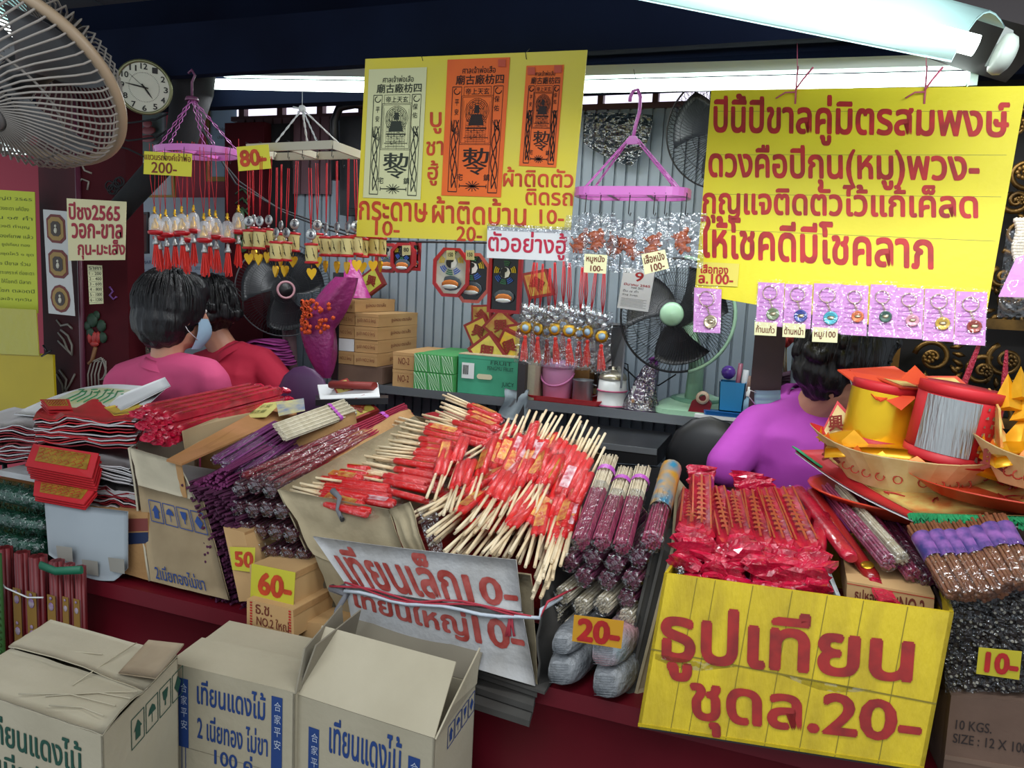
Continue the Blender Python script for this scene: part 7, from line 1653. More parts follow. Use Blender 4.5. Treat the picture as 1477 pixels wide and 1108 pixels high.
# paper boat
def boat(name, label, c, L, Wd, H, yaw, tilt=0):
    t = thing(name, label, 'joss boat', c); M = Matrix.Rotation(yaw, 3, 'Z')
    def hull(u, v, s_=1):  # u around, v up
        a = 2*math.pi*u; p = abs(math.cos(a))**.8*math.copysign(1, math.cos(a)); q_ = math.sin(a)
        f = .62+.38*v; rise = (.40*abs(math.cos(a))**3)*v*H
        return c+M@V(p*L/2*f*(1+.08*v), q_*Wd/2*f*s_*(1-.55*abs(math.cos(a))**2), H*v+rise)
    MB().grid(lambda u, v: hull(u, v), 36, 6, (0, 0, .002), smooth=False).build('hull', jcream, t)
    MB().grid(lambda u, v: hull(u, .78+.22*v)+M@V(0, -.0016*math.copysign(1, math.sin(2*math.pi*u)), .0012), 36, 2, (0, 0, .001)).build('red_rim', redpaper, t)
    for k in range(9):
        u = .62+.03*k; p = hull(u, .40)+M@V(0, -.003, 0)
        MB().tube([p+M@V(.008*math.cos(a), 0, .008*math.sin(a)) for a in [i*math.pi/5 for i in range(10)]], .0016, 4, closed=True).build('printed_coin', mat('coin_print_red', '#a8341c', .5), t)
    for u, s_ in ((.565, 1), (.93, .7)):
        pC = hull(u, .5)+M@V(0, -.004, .004); n0 = (M@V(-.35 if u < .7 else .35, -1, 0)).normalized(); sx_ = n0.cross(V(0, 0, 1)).normalized()*-1; w_ = .020*s_
        if sx_.dot(RT) < 0: sx_ = -sx_
        letters(t, [('興', [pC-sx_*w_+V(0, 0, w_), pC+sx_*w_+V(0, 0, w_), pC+sx_*w_-V(0, 0, w_), pC-sx_*w_-V(0, 0, w_)])], mat('joss_brown_red', '#7a2414', .6), .03, lift=.004)
    # yellow petals inside
    for k in range(11):
        u = .53+.042*k; a = hull(u, .8)+V(0, .006, 0); b_ = hull(u+.042, .8)+V(0, .006, 0); top = (a+b_)/2+V(0, .012, .022); m_ = (a+b_)/2+V(0, .02, -.02)
        MB().add([a, b_, top, m_+V(0, .03, 0)], [(0, 1, 2), (1, 3, 2), (3, 0, 2), (0, 3, 1)]).build('foil_petal', goldp if k % 2 == 0 else mat('orange_foil', '#d86a1c', .35, metal=.3), t)
    MB().grid(lambda u, v: c+M@V((u-.5)*L*.85, (v-.5)*Wd*.55, H*.9+.02*math.sin(math.pi*u)), 8, 5, (0, 0, -.02)).build('inner_base', goldp, t)
    return t, hull, M
bc = W(1305, 690, 1.78)
bc.z -= .02
t, hull, MBt = boat('paper_boat', 'cream joss-paper boat with yellow foil petals carrying gold and silver cylinders', bc+V(0, -.03, .012), .37, .26, .075, -.14)
# raised left prow with the 興 mark
pr = [W(1180, 632, 1.80), W(1208, 578, 1.84), W(1228, 600, 1.82), W(1226, 632, 1.80), W(1196, 632, 1.80)]
t2 = t
MB().prism(pr, V(0, .004, 0)).build('prow', redpaper, t)
pr2 = [lerp(p, sum(pr, V(0, 0, 0))/5, .16)+V(0, -.002, 0) for p in pr]; MB().prism(pr2, V(0, .001, 0)).build('prow_print', jcream, t)
letters(t, [('興', pxq((1195, 600), (1215, 598), (1216, 620), (1196, 622), planeY(1.80)))], mat('joss_brown_red', '#7a2414', .6), .03, lift=.002)
MB().add([W(1176, 630, 1.78), W(1232, 620, 1.74), W(1262, 650, 1.72), W(1200, 648, 1.74), W(1215, 634, 1.76)+V(0, 0, .02)], [(0, 1, 4), (1, 2, 4), (2, 3, 4), (3, 0, 4), (3, 2, 1, 0)]).build('foil_prow_fold', goldp, t)
# cylinders
def cyl(name, label, c, r, h, tilt, mfoil, panel=False):
    t = thing(name, label, 'joss cylinder', c); M = Matrix.Rotation(tilt, 3, 'Y')
    MB().lathe(c, [(0, 0), (r*.98, 0), (r*.98, h), (0, h)], 36, M=M).build('core', redpaper, t)
    MB().lathe(c, [(r*.99, 0), (r, .001), (r, h*.13), (r*.99, h*.13)], 36, M=M).build('red_band', redpaper, t)
    MB().lathe(c, [(r*.99, h*.87), (r, h*.87), (r, h-.001), (r*.99, h)], 36, M=M).build('red_band', redpaper, t)
    if not panel: MB().lathe(c, [(r*1.0, h*.13), (r*1.005, h*.15), (r*1.005, h*.85), (r*1.0, h*.87)], 36, M=M).build('foil_band', mfoil, t)
    else:
        f = lambda u, v, e=1.008: c+M@V(r*e*math.cos(u), r*e*math.sin(u), h*v)
        MB().grid(lambda u, v: f(-2.55+1.3*u, .13+.72*v), 16, 4).build('foil_panel', mfoil, t)
        mb = MB(); rr_ = random.Random(2)
        for i in range(3):
            for j in range(7):
                u, v = -1.10+.19*i, .12+.11*j; w_ = rr_.uniform(.05, .10); s_ = rr_.uniform(.03, .05); mb.quad(f(u, v, 1.012), f(u+w_, v+rr_.uniform(-.02, .02), 1.012), f(u+w_*rr_.uniform(.6, 1), v+s_, 1.012), f(u+.01, v+s_*rr_.uniform(.6, 1.3), 1.012))
        mb.build('cutout_lattice', silver, t)['kind'] = 'stuff'
    return t
cg = W(1262, 640, 1.80); cyl('gold_cylinder', 'gold foil joss cylinder with red bands on the paper boat', cg, .070, .135, .10, goldm)
cs_ = W(1362, 662, 1.71); cyl('silver_cylinder', 'silver-panelled red joss cylinder with cut-out lattice on the paper boat', cs_, .078, .15, .12, silver, True)
# papers on top of the cylinders
t = thing('joss_paper_topper', 'orange and gold joss papers fanned over the two foil cylinders', 'joss paper', W(1320, 560, 1.78))
orr = mat('orange_red_joss', '#d04a1e', .55, col2='#c23a1c', scale=8)
tops = [((1208, 533), (1290, 528), (1330, 552), (1270, 578)), ((1250, 540), (1320, 538), (1360, 565), (1300, 560)), ((1290, 545), (1380, 545), (1420, 580), (1350, 578)), ((1340, 556), (1410, 562), (1452, 590), (1390, 592)), ((1225, 538), (1245, 536), (1290, 590), (1262, 580))]
for k, tt in enumerate(tops):
    P4 = [W(x, y, Y)+V(0, 0, .002*k) for (x, y), Y in zip(tt, (1.84, 1.90, 1.78, 1.72))]; c_ = sum(P4, V(0, 0, 0))/4
    MB().hexa(P4, V(0, 0, -.003)).build('orange_sheet', orr, t)
    MB().hexa([lerp(p, c_, .2)+V(0, 0, .0012) for p in P4], V(0, 0, -.001)).build('gold_print_sheet', jg, t)
for k, (a, b_, c_) in enumerate([((1270, 572), (1320, 575), (1300, 592)), ((1405, 575), (1450, 590), (1425, 592)), ((1320, 530), (1350, 560), (1300, 548))]):
    A, B, C_ = W(*a, 1.74), W(*b_, 1.72), W(*c_, 1.70); MB().prism([A, B, C_], V(0, .006, .004)).build('folded_point', orr, t)
# right boat with gold
br = W(1500, 700, 1.62)
t, _, _ = boat('paper_boat', 'cream joss-paper boat piled with folded gold foil ingots at the right edge', br, .22, .20, .06, .1)
for k, (x, y, w_, h_) in enumerate([(1425, 600, .05, .10), (1450, 575, .06, .12), (1468, 560, .05, .11), (1440, 630, .06, .09), (1466, 625, .07, .11), (1480, 590, .06, .12)]):
    c_ = W(x, y+18, 1.68); tp_2 = c_+V(R.uniform(-.01, .01), 0, h_*.6); a = R.uniform(0, 1)
    tt = MB().add([c_+V(-w_/2, -.01, 0), c_+V(w_/2, -.01, .004), c_+V(w_*.3, .03, 0), c_+V(-w_*.3, .03, 0), tp_2, c_+V(0, -.025, h_*.1)], [(0, 5, 4), (5, 1, 4), (1, 2, 4), (2, 3, 4), (3, 0, 4), (0, 3, 2, 1), (0, 1, 5)]).build('folded_ingot', goldp if k % 3 else jg, t)
tag(MB().hexa([W(1440, 590, 1.62), W(1425, 560, 1.75), W(1422, 640, 1.75), W(1445, 680, 1.62)], V(.004, 0, 0)).build('joss_side_sheet', jg), 'upright printed joss sheet between the silver cylinder and the gold boat', 'joss paper')
t = thing('orange_tray', 'second orange-red tray under the gold ingot boat at the right edge', 'tray', W(1470, 700, 1.6))
tr2 = W(1480, 690, 1.66)-V(0, 0, .03); loft(MB(), [ring_(tr2, .16, .13, -.01), ring_(tr2, .2, .165, .018), ring_(tr2, .205, .17, .02), ring_(tr2, .16, .125, -.004)], True).build('tray_body', orp, t)
tag(MB().box((.62, 1.80, .93), (.5, .26, .30)).build('support_carton', kraftd), 'hidden brown carton carrying the joss trays behind the incense', 'box')

# ================================================================ LEFT GOODS
# kraft/cream box with red packs
q = [W(188, 648, 1.44), W(256, 667, 1.42), W(281, 856, 1.40), W(217, 838, 1.41)]
lb_ = thing('cream_box', 'tall cream cardboard box with blue handling marks and red packs inside', 'box', (q[2]+q[3])/2)
qa = [W(187, 646, 1.45), W(256, 666, 1.43), W(281, 722, 1.42), W(199, 700, 1.43)]; qb = [W(199, 700, 1.43), W(292, 724, 1.42), W(330, 866, 1.40), W(217, 838, 1.41)]
sheet4(qa[0], qa[1], qa[2], qa[3], 'upper_front', crm, lb_, wob=.002); sheet4(qb[0], qb[1], qb[2], qb[3], 'lower_front', mat('stained_cream_card', '#a08c6c', .85, col2='#8a7658', scale=7), lb_, wob=.002)
sheet4(W(187, 646, 1.45), W(285, 600, 1.95), W(290, 760, 1.95), W(217, 838, 1.41), 'left_side', crm, lb_, wob=.002)
MB().hexa([W(290, 600, 1.95), W(345, 612, 1.95), W(345, 760, 1.95), W(290, 760, 1.95)], V(0, .004, 0)).build('back_panel', kraft, lb_)
MB().hexa([W(254, 668, 1.43), W(262, 668, 1.42), W(270, 718, 1.42), W(262, 716, 1.43)], V(.0, -.003, 0)).build('inner_edge', kraft, lb_)
pq_ = [qb[0]+V(0, -.003, 0), qb[1]+V(0, -.003, 0), qb[2]+V(0, -.003, 0), qb[3]+V(0, -.003, 0)]
icon_row(lb_, pq_, .16, 1.0, .12, .34, 4, blueink)
letters(lb_, [('2เนี่ยทองไม่ขา', sub(pq_, .10, .80, .75, .95))], blueink, .01)
# red long packs on it
for k in range(11):
    row = k//4; i = k % 4
    a = (206+13*i+8*row, 592+17*row+4*i); b = (365+13*i+4*row, 558+12*row+2*i)
    A, B = W(*a, 1.50+.02*i), W(*b, 2.02+.015*i)
    lbk = ['upper row', 'second row', 'lowest row'][row]+', '+['leftmost', 'second', 'third', 'rightmost'][i]
    t = thing('long_red_pack', 'long shiny red and gold candle pack, %s, on the cream box' % lbk, 'candle pack', A, 'long red packs on the cream box')
    M = frame_from(A, B); L = (B-A).length; mb = MB(); w_ = .034
    loft(mb, [[A+M@V(x, y*w_*s_, z*w_*s_) for y, z in ((-.5, -.2), (-.42, .28), (-.1, .34), (0, .46), (.1, .34), (.42, .28), (.5, -.2), (.3, -.36), (-.3, -.36))] for x, s_ in ((0, .75), (.015, 1), (L-.015, 1), (L, .7))]); mb.build('pack', rfoil, t)
    mb = MB()
    for y0 in (-.25, .22): mb.hexa([A+M@V(.04, y0*w_, w_*.325), A+M@V(L-.03, y0*w_, w_*.325), A+M@V(L-.03, (y0+.07)*w_, w_*.325), A+M@V(.04, (y0+.07)*w_, w_*.325)], M@V(0, 0, .001))
    mb.build('gold_print', gstripe, t)['kind'] = 'stuff'
    mb = MB(); crump(mb, A+M@V(.01, 0, 0), A+M@V(-.03, 0, -.006), w_*.95, w_*1.25, V(0, 0, 1), k*3+1, .35); mb.build('wrapper_end', rcr, t)
    mb = MB(); crump(mb, B-M@V(.01, 0, 0), B+M@V(.035, 0, -.004), w_*.8, w_*1.3, V(0, 0, 1), k*5+2, .35); mb.build('wrapper_tail', rcr, t)
# flaps and boards
tag(MB().hexa([W(240, 663, 1.42), W(262, 669, 1.40), W(428, 596, 1.98), W(392, 580, 2.02)], V(0, 0, -.005)).build('cardboard_flap', mat('orange_brown_card', '#b07a4c', .8, col2='#a0703c', scale=8)), 'long orange-brown cardboard strip lying right of the red packs', 'cardboard')
tag(MB().hexa([W(262, 622, 1.55), W(388, 573, 2.02), W(396, 586, 2.0), W(266, 648, 1.55)], V(.004, 0, 0)).build('cardboard_sheet', mat('tan_card', '#a08a68', .85)), 'upright tan cardboard panel beside the long red packs', 'cardboard')
t = thing('talisman_paper', 'yellow-green printed talisman paper on the orange-brown cardboard', 'paper', W(360, 600, 1.9))
tq = [W(352, 588, 1.92), W(408, 581, 1.96), W(384, 604, 1.84), W(330, 606, 1.84)]; tq = [p+V(0, 0, .006) for p in tq]
MB().hexa(tq, V(0, 0, -.002)).build('sheet', mat('yellow_green_paper', '#c8c070', .6), t)
letters(t, [('大吉 平安', sub(tq, .15, .2, .85, .45)), ('四枋廠古廟', sub(tq, .15, .55, .85, .8))], mat('olive_green_ink', '#4a5a12', .6), lift=.003)
tq = [W(398, 586, 1.94), W(438, 580, 1.98), W(440, 598, 1.9), W(402, 606, 1.86)]
t = plate('printed_label', 'rounded yellow and blue printed label on the incense by the talisman paper', 'label', [p+V(0, 0, .012) for p in tq], mat('yellow_blue_label', '#c8bc78', .5, col2='#6a7a9a', scale=25), .001)
# cream incense with pink band, kraft box, red long incense
for k in range(5): stick_bundle('cream_incense', 'cream incense pack with a pink band, %s behind the violet packs' % ['topmost', 'second', 'third', 'fourth', 'lowest'][k], W(398+3*k, 614+4.5*k, 1.70), W(496+4*k, 579+4*k, 2.05), .0095, False, mat('cream_incense_sticks', '#cfc6ae', .7, col2='#bdb296', scale=50), n_=9, sr=.0028, wrap=None, band=.75, group='cream incense packs')
sheet4(W(417, 624, 1.80), W(512, 594, 2.02), W(520, 640, 2.02), W(422, 690, 1.78), 'x', kraft, lb_, th=.004, wob=.001).name = 'kraft_partition'
vio = mat('violet_incense', '#7a2c6e', .5, col2='#64205a', scale=50)
for k in range(10):
    r_, i = divmod(k, 4); a = (312+14*i+8*r_+(6 if r_ == 1 else 0), 664+12*r_+6*i); b = (398+9*i+4*r_, 612+13*r_+7*i)
    stick_bundle('violet_incense', 'film-wrapped violet incense pack, %s row, %s' % (['upper', 'middle', 'lower'][r_], ['first from the left', 'second from the left', 'third from the left', 'rightmost'][i]), W(*a, 1.50), W(*b, 1.80), .014, True, vio, n_=12, sr=.0034, wrap=filmh, group='violet incense packs')
# loose dark purple sticks pile
pur = mat('dark_purple_incense', '#52163e', .75, col2='#3a0e2c', scale=70)
t = thing('purple_incense_stack', 'deep stack of loose dark purple incense sticks seen end-on beside the cream box', 'incense', W(310, 880, 1.42))
mb = MB(); r_ = random.Random(11)
for k in range(620):
    v = r_.random(); y = lerp(700, 888, v); xl_, xr_ = (lerp(262, 285, min(1, (y-700)/40)) if y < 740 else lerp(285, 300, (y-740)/130)) , lerp(335, 372, (y-700)/190)
    x = r_.uniform(xl_, xr_); y += (x-xl_)*.16; A = W(x, y, 1.425+r_.uniform(-.018, .012)); mb.tube([A, A+V(.03+r_.uniform(-.02, .02), .24, .012+r_.uniform(-.01, .01))], .0036, 5, smooth=False)
mb.build('incense_sticks', pur, t)['kind'] = 'stuff'
mb = MB()
for k in range(110):
    x, y = r_.uniform(262, 330), 0; y = lerp(706, 672, (x-262)/68)+r_.uniform(0, 30); A = W(x, y, 1.44); mb.tube([A, W(x+62, y-34+r_.uniform(-4, 4), 1.66)], .0036, 5, smooth=False)
mb.build('upper_sticks', mat('plum_incense', '#6a1e52', .7), t)['kind'] = 'stuff'
# maroon film-wrapped bundles
mar = mat('maroon_incense', '#561428', .7, col2='#3e0e1e', scale=60)
ends = [(346, 706, 1), (368, 701, 1), (390, 708, 1), (343, 733, 2), (365, 736, 2), (386, 735, 2), (406, 738, 2), (353, 763, 3), (376, 768, 3), (398, 768, 3), (420, 772, 3), (370, 794, 4), (392, 799, 4), (415, 800, 4), (436, 803, 4), (432, 826, 5)]
for k, (x, y, r) in enumerate(ends):
    A = W(x, y, 1.425+.004*(k % 3)); stick_bundle('maroon_incense', 'film-wrapped maroon incense bundle end, %s from the left in row %s above tag 60' % (ORD[sum(1 for e in ends[:k] if e[2] == r)], ORD[r-1]), A, A+V(-.01, .22, .012), .019, True, mar, n_=18, sr=.003, wrap=filmh, group='maroon incense bundles')
for k in range(4):
    stick_bundle('long_red_incense', 'long red incense pack with a pink band lying on the boxes, %s of four' % ['uppermost', 'second', 'third', 'lowest'][k], W(352+16*k, 690+4*k-3, 1.46), W(582+3*k, 586+4*k, 2.08), .0115, False, mat('red_incense', '#a02440', .5, col2='#8a1c36', scale=40), n_=10, sr=.003, wrap=film('red_pack_film', '#f0d8dc', .2, .1, .8, 50), band=.83, group='long red incense packs')
# price boxes
def pricebox(label, q, dep, tagq, txt, extra=None, mtag=None):
    t = thing('kraft_incense_box', label, 'box', (q[2]+q[3])/2); MB().hexa(q, V(.02, dep, 0)).build('body', kraft2, t)
    if extra: letters(t, extra(q), brownink, .01)
    MB().hexa([q[1]+V(.0015, 0, 0), q[1]+V(.0215, dep, 0), q[1]+V(.0215, dep, -.014), q[1]+V(.0015, 0, -.014)], V(.001, 0, 0)).build('tape_edge', kraft, t)
    if tagq: tagcard('yellow_price_tag', 'yellow tag with orange-red %s taped to the front of a kraft incense box' % txt, tagq, mtag or mat('lime_yellow_tag', '#c4bc34', .5), [(txt, (.2, .2, .93, .8))], redink2, .045)
    return t
pricebox('narrow kraft box behind box 60 carrying the tag 50', [W(322, 760, 1.41), W(352, 768, 1.40), W(372, 866, 1.38), W(345, 868, 1.38)], .2, [W(331, 789, 1.395), W(368, 790, 1.385), W(366, 826, 1.38), W(335, 822, 1.39)], '50')
q60 = [W(360, 815, 1.36), W(425, 826, 1.35), W(424, 878, 1.35), W(362, 870, 1.36)]
pricebox('kraft box carrying the tag 60 on the lower left of the counter', q60, .24, [W(363, 813, 1.352), W(426, 826, 1.342), W(423, 876, 1.342), W(361, 863, 1.352)], '60-')
qn2 = [W(356, 864, 1.33), W(423, 880, 1.32), W(424, 920, 1.32), W(356, 903, 1.33)]
t = pricebox('kraft box printed NO.2 under box 60', qn2, .28, None, '', lambda q: [('NO.2 ใหญ่', sub(q, .22, .48, .90, .92)), ('ธ.ช.', sub(q, .2, .1, .55, .44))])
mb = MB()
for u in (.10, .93):
    for k in range(9): p = lerp(lerp(qn2[0], qn2[1], u), lerp(qn2[3], qn2[2], u), .08+.1*k)+qn(qn2)*.0012; mb.quad(p+V(-.003, 0, .002), p+V(.003, 0, .002), p+V(.003, 0, -.002), p+V(-.003, 0, -.002))
mb.build('red_print_border', redink, t)['kind'] = 'stuff'
qk = [W(428, 888, 1.36), W(512, 880, 1.44), W(515, 905, 1.44), W(440, 938, 1.36)]
t = pricebox('worn kraft box low under the NO.2 box beside the candle box', [W(424, 895, 1.36), W(500, 905, 1.37), W(500, 945, 1.37), W(432, 932, 1.36)], .2, None, '')
tag(MB().hexa([W(424, 828, 1.36), W(478, 812, 1.50), W(482, 850, 1.5), W(425, 878, 1.36)], V(.003, .0, 0)).build('taped_card', kraft), 'brown taped card side right of box 60', 'cardboard')
# white drape and box behind it
t = thing('white_plastic_sheet', 'white plastic sheet taped over a box below the joss paper at the left', 'sheet', W(130, 830, 1.39))
def dr(u, v):
    x = lerp(64, 184, u)+(6*v if u < .5 else 2)*(1-u); yt = lerp(724, 738, u); yb_ = 800+38*math.sin(min(1, u*1.35)*math.pi/2) - (30*max(0, u-.82)/.18 if 0 else 0); 
    if u > .85: yb_ -= (u-.85)*120
    return W(x, lerp(yt, yb_, v), 1.395+.012*math.cos(5*u)*v)
MB().grid(dr, 18, 12, (0, .002, 0)).build('sheet', mat('white_sheet_plastic', '#a8b0b4', .5, col2='#9aa2a8', scale=3), t)
mb = MB()
for (x, y) in ((93, 795), (130, 815), (168, 812)): mb.hexa([W(x-12, y-8, 1.378), W(x+11, y-5, 1.378), W(x+12, y+16, 1.378), W(x-9, y+12, 1.378)], V(0, -.0006, 0))
mb.build('brown_tape_patch', mat('aged_tape', '#98948a', .35), t)['kind'] = 'stuff'
t = thing('kraft_carton', 'kraft carton with dark blue and red print bands right of the white sheet', 'box', W(200, 840, 1.42))
q = [W(183, 740, 1.42), W(213, 740, 1.42), W(216, 838, 1.42), W(186, 842, 1.42)]; 
MB().hexa([W(70, 730, 1.42), W(213, 740, 1.42), W(216, 838, 1.42), W(86, 800, 1.42)], V(0, .3, 0)).build('body', kraft, t)
MB().hexa(sub(q, 0, .08, 1, .26), V(0, -.001, 0)).build('red_band', mat('dull_red_print', '#7a3a34', .6), t); MB().hexa(sub(q, 0, .28, 1, .44), V(0, -.001, 0)).build('blue_band', mat('navy_print', '#1c2a4c', .6), t)
# paper stacks
def stack(name, label, P4, n_, dz, mats, wav=.004, seed=0, group=None):
    t = thing(name, label, 'joss paper', (P4[2]+P4[3])/2, group)
    bs_ = {}
    for k in range(n_):
        mb = bs_.setdefault(k % len(mats), MB()); j = [V(R.uniform(-.006, .006), R.uniform(-.006, .006), 0) for _ in range(4)]
        def g(u, v, k=k, j=j): return lerp(lerp(P4[0]+j[0], P4[1]+j[1], u), lerp(P4[3]+j[3], P4[2]+j[2], u), v)+V(0, 0, dz*k+wav*noise.noise(V(u*5+seed, v*3+k*.12, seed+k*.15))*2*(1+k/n_))
        mb.grid(g, 12, 5, (0, 0, -dz*.7))
    for i, mb in bs_.items(): mb.build(['red_sheets', 'white_sheets', 'dark_sheets'][i % 3], mats[i], t)['kind'] = 'stuff'
    return t
dr_ = mat('dark_red_paper', '#8c1a24', .6, col2='#741420', scale=8); pw_ = mat('off_white_paper', '#bcb8b8', .7)
def P4_(a, b, c_, d, Ys): return [W(*a, Ys[0]), W(*b, Ys[1]), W(*c_, Ys[2]), W(*d, Ys[3])]
stack('joss_paper_stack', 'lower stack of red joss sheets at the far left edge', P4_((-40, 640), (70, 640), (48, 664), (-60, 664), (1.75, 1.75, 1.5, 1.5)), 9, .0055, [dr_, pw_], seed=1)
stack('joss_paper_stack', 'upper stack of red and white joss sheets at the far left edge', P4_((-40, 608), (90, 604), (60, 636), (-60, 634), (1.80, 1.80, 1.52, 1.5)), 8, .0055, [dr_, pw_, dr_], seed=2)
stack('joss_paper_stack', 'lowest stack of dark red joss sheets on the kraft carton', P4_((140, 690), (222, 700), (200, 742), (120, 730), (1.72, 1.72, 1.45, 1.45)), 12, .0055, [dr_, dr_, pw_], seed=3)
stack('joss_paper_stack', 'white folded paper wad between the red joss packs', P4_((75, 645), (225, 660), (190, 700), (48, 674), (1.78, 1.75, 1.44, 1.44)), 9, .005, [pw_], seed=4)
stack('joss_paper_stack', 'wavy upper stack of red and white joss sheets by the cream box', P4_((70, 608), (215, 612), (195, 646), (52, 640), (1.85, 1.85, 1.48, 1.46)), 15, .0052, [dr_, pw_, redpaper], wav=.006, seed=5)
# folded gold-printed packets
gpr = mat('gold_on_red_print', '#b89230', .35, metal=.4, col2='#9a6a24', scale=60)
def goldpack(label, q, th, ribs=5):
    t = thing('gold_joss_packet', label, 'joss paper', (q[2]+q[3])/2); n_ = qn(q)
    mb = MB()
    for k in range(ribs): o_ = n_*(-.004*k)+V(.002*math.sin(k*2), 0, -.004*k); mb.hexa([p+o_ for p in q], n_*-.003)
    mb.build('folded_sheets', redpaper, t)['kind'] = 'stuff'
    g = sub(q, .12, .1, .90, .72); MB().hexa(g, n_*.001).build('gold_panel', gpr, t)
    mb = MB()
    for r_ in range(3):
        for c_ in range(7): mb.tube([sub(g, .03+.13*c_, .15+.3*r_, .03+.13*c_, .15+.3*r_)[0]+n_*.0015, sub(g, .09+.13*c_, .05+.3*r_, 0, 0)[0]+n_*.0015, sub(g, .14+.13*c_, .2+.3*r_, 0, 0)[0]+n_*.0015, sub(g, .07+.13*c_, .32+.3*r_, 0, 0)[0]+n_*.0015], .0009, 4, smooth=False)
    mb.build('red_scroll_print', redink, t)['kind'] = 'stuff'
    return t
goldpack('red joss packet with a gold printed panel, upper of two over the white sheet', [W(48, 640, 1.46), W(142, 654, 1.44), W(132, 690, 1.39), W(36, 672, 1.40)], .02, 6)
goldpack('red joss packet with a gold printed panel, lower of two over the white sheet', [W(50, 692, 1.42), W(138, 706, 1.41), W(120, 728, 1.375), W(48, 715, 1.38)], .02, 3)
goldpack('small red and gold joss packet on top of the wavy stack', [p+V(0, 0, .05) for p in [W(58, 600, 1.62), W(100, 600, 1.62), W(105, 615, 1.54), W(70, 615, 1.54)]], .01, 3)
# big printed sheets on top
t = thing('printed_joss_sheet', 'white joss sheet with green and yellow print lying over the left stacks', 'joss paper', W(140, 590, 1.8))
def ps(u, v): return lerp(lerp(W(118, 562, 2.02), W(242, 556, 2.02), u), lerp(W(20, 600, 1.62), W(205, 600, 1.62), u), v)+V(0, 0, .006+.008*math.sin(5*u+3*v))
MB().grid(ps, 14, 10, (0, 0, -.003)).build('sheet', paperw, t)
MB().grid(lambda u, v: ps(.1+.55*u, .15+.6*v)+V(0, 0, .0015), 10, 8).build('yellow_print', mat('pale_yellow_green_print', '#bcc08a', .6, col2='#c8ccc0', scale=12), t)
mb = MB()
for k in range(7): mb.tube([ps(.18+.06*k, .25+.05*math.sin(k))+V(0, 0, .003), ps(.22+.06*k, .4)+V(0, 0, .003), ps(.2+.06*k, .6)+V(0, 0, .003)], .0025, 4)
for k in range(8): mb.ball(ps(.15+.07*k, .22+.08*(k % 2))+V(0, 0, .002), .014, 6, sq=(1, 1, .1))
mb.build('green_print', mat('green_leaf_print', '#3a8a5a', .6), t)['kind'] = 'stuff'
t = thing('white_paper_sheet', 'plain white paper sheet slanting up beside the red packs', 'paper', W(190, 590, 1.9))
MB().grid(lambda u, v: lerp(lerp(W(150, 588, 1.85), W(238, 553, 2.04), u), lerp(W(170, 606, 1.6), W(246, 566, 1.9), u), v)+V(0, 0, .022), 8, 4, (0, 0, -.003)).build('sheet', paperw, t)
tag(MB().grid(lambda u, v: lerp(lerp(W(150, 600, 1.7), W(205, 588, 1.8), u), lerp(W(165, 612, 1.55), W(212, 606, 1.6), u), v)+V(0, 0, .026), 6, 4, (0, 0, -.003)).build('yellow_paper_sheet', mat('amber_paper', '#c8a838', .6)), 'small amber paper edge under the white sheet by the red packs', 'paper')
# board and tinsel packs under the left stacks
tag(MB().box((-1.72, 1.60, W(30, 672, 1.5).z-.012), (.62, .3, .016)).build('white_board', wcard), 'grimy white board under the far left joss stacks', 'board')
tin = mat('dark_green_tinsel', '#0e4a3a', .3, col2='#062a22', scale=60, bump=1.0, bscale=120, coat=.4)
for k, (y0, y1) in enumerate(((690, 718), (725, 752), (762, 782), (795, 808))):
    A, B = W(-90, y0, 1.46), W(78-k*3, y1+8, 1.43); t = thing('tinsel_pack', 'film-wrapped dark green tinsel pack, %s of four at the left' % ['topmost', 'second', 'third', 'lowest'][k], 'tinsel', (A+B)/2, 'green tinsel packs')
    mb = MB(); M = frame_from(A, B); L = (B-A).length
    MB().tube([A, B], .030, 12, flat=.8).build('roll', tin, t)
    r_ = random.Random(k)
    for j in range(240): a = r_.uniform(0, 6.28); x = r_.uniform(0, L); p = A+M@V(x, .029*math.cos(a), .026*math.sin(a)); mb.tube([p, p+M@V(r_.uniform(-.012, .012), .009*math.cos(a), .009*math.sin(a))], [.0022, .0006], 3, smooth=False)
    mb.build('tinsel_strands', tin, t)['kind'] = 'stuff'
    MB().tube([A, B-M@V(.006, 0, 0), B+M@V(.008, 0, 0)], [.040, .040, .020], 12, flat=.85, cap=False).build('plastic_wrap', film('tinsel_film', '#d8f0e6', .07, .1, .8, 40), t)
tag(MB().box((-1.72, 1.62, CZ+.05), (.5, .28, .10)).build('under_carton', kraftd), 'dark carton behind the green tinsel packs', 'box')
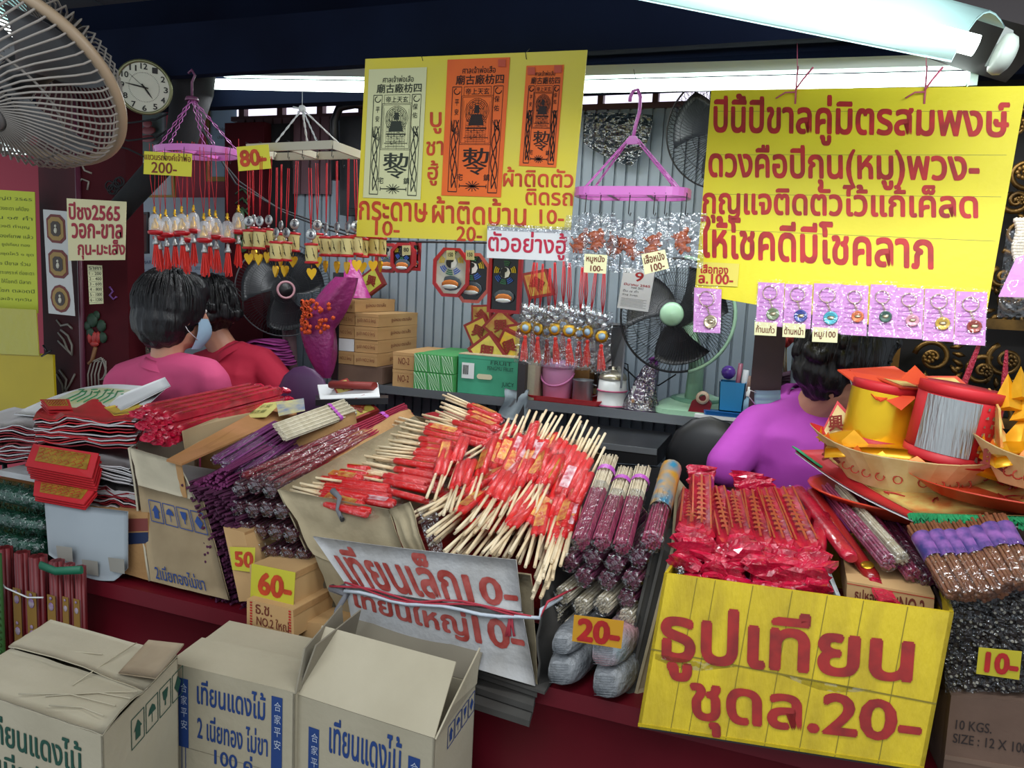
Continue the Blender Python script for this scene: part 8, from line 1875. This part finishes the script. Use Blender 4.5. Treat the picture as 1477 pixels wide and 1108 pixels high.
# tall incense bundles at the left, standing in front of the counter
lt_ = [(6, 24), (32, 22), (55, 26), (82, 22), (100, 16), (116, 16)]
tbr = mat('tall_red_pack', '#7a1c20', .45, col2='#64141a', scale=30, stretch=(6, 6, .5))
for k, (x, w_) in enumerate(lt_):
    A = W(x, 788+.25*x, 1.34); B = V(A.x, 1.34, .25)
    t = thing('tall_incense_pack', 'tall red incense pack with a gold picture label, %s of six standing at the left' % ['first', 'second', 'third', 'fourth', 'fifth', 'last'][k], 'incense', B, 'tall incense packs')
    r = w_/2/640
    mb = MB(); 
    for j in range(7): a = j*2*math.pi/6; q_ = r*.62 if j < 6 else 0; mb.tube([B+V(q_*math.cos(a), q_*math.sin(a), 0), A+V(q_*math.cos(a), q_*math.sin(a), 0)], r*.42, 6)
    mb.build('stick_bundle', tbr, t)['kind'] = 'stuff'
    lz = W(x, 838+.2*x, 1.34).z; 
    MB().hexa([V(A.x-r*.8, 1.34-r*1.05, lz), V(A.x+r*.8, 1.34-r*1.05, lz), V(A.x+r*.8, 1.34-r*1.05, lz-.26), V(A.x-r*.8, 1.34-r*1.05, lz-.26)], V(0, -.001, 0)).build('gold_label', mat('gold_brown_label', '#a07838', .4, metal=.3), t)
    mb = MB()
    for j in range(3): mb.ball(V(A.x, 1.34-r*1.1-.001, lz-.03-.085*j), r*.55, 8, sq=(1, .15, 1.2)); mb.ball(V(A.x, 1.34-r*1.1-.002, lz-.008-.085*j), r*.28, 8, sq=(1, .3, 1))
    mb.build('printed_figure', mat('printed_figure_mix', '#a89aa0', .5, col2='#7a4a8a', scale=60), t)['kind'] = 'stuff'
tag(MB().box((W(55, 880, 1.34).x, 1.34, .125), (.36, .09, .25)).build('low_crate', kraftd), 'low brown crate carrying the tall incense packs behind the left carton', 'crate')
tag(MB().tube([W(58, 815, 1.30), W(80, 824, 1.30), W(118, 822, 1.30)], .005, 6, flat=2.2).build('green_band', mat('green_ribbon', '#1a6a4c', .5)), 'green ribbon tied round the tall incense packs', 'ribbon')
tag(MB().tube([W(-10, 828, 1.30), W(8, 848, 1.295), W(40, 862, 1.295), W(62, 862, 1.30)], .0022, 5).build('white_string', white), 'white string knotted round the tall incense packs', 'string')
t = thing('green_leaf_roll', 'green plaited leaf roll standing at the extreme left edge', 'leaf roll', V(W(-4, 900, 1.28).x, 1.28, .25))
mb = MB(); A = W(-6, 800, 1.28)
for j in range(26): z = A.z-.018*j; mb.tube([V(A.x-.015, 1.275, z), V(A.x, 1.262, z+.012), V(A.x+.013, 1.275, z+.02)], .006, 5)
mb.build('plaited_leaf', mat('leaf_green', '#3a6a34', .5), t)['kind'] = 'stuff'; MB().tube([A, V(A.x, 1.28, .25)], .013, 10).build('core', mat('leaf_green', '#3a6a34', .5), t)
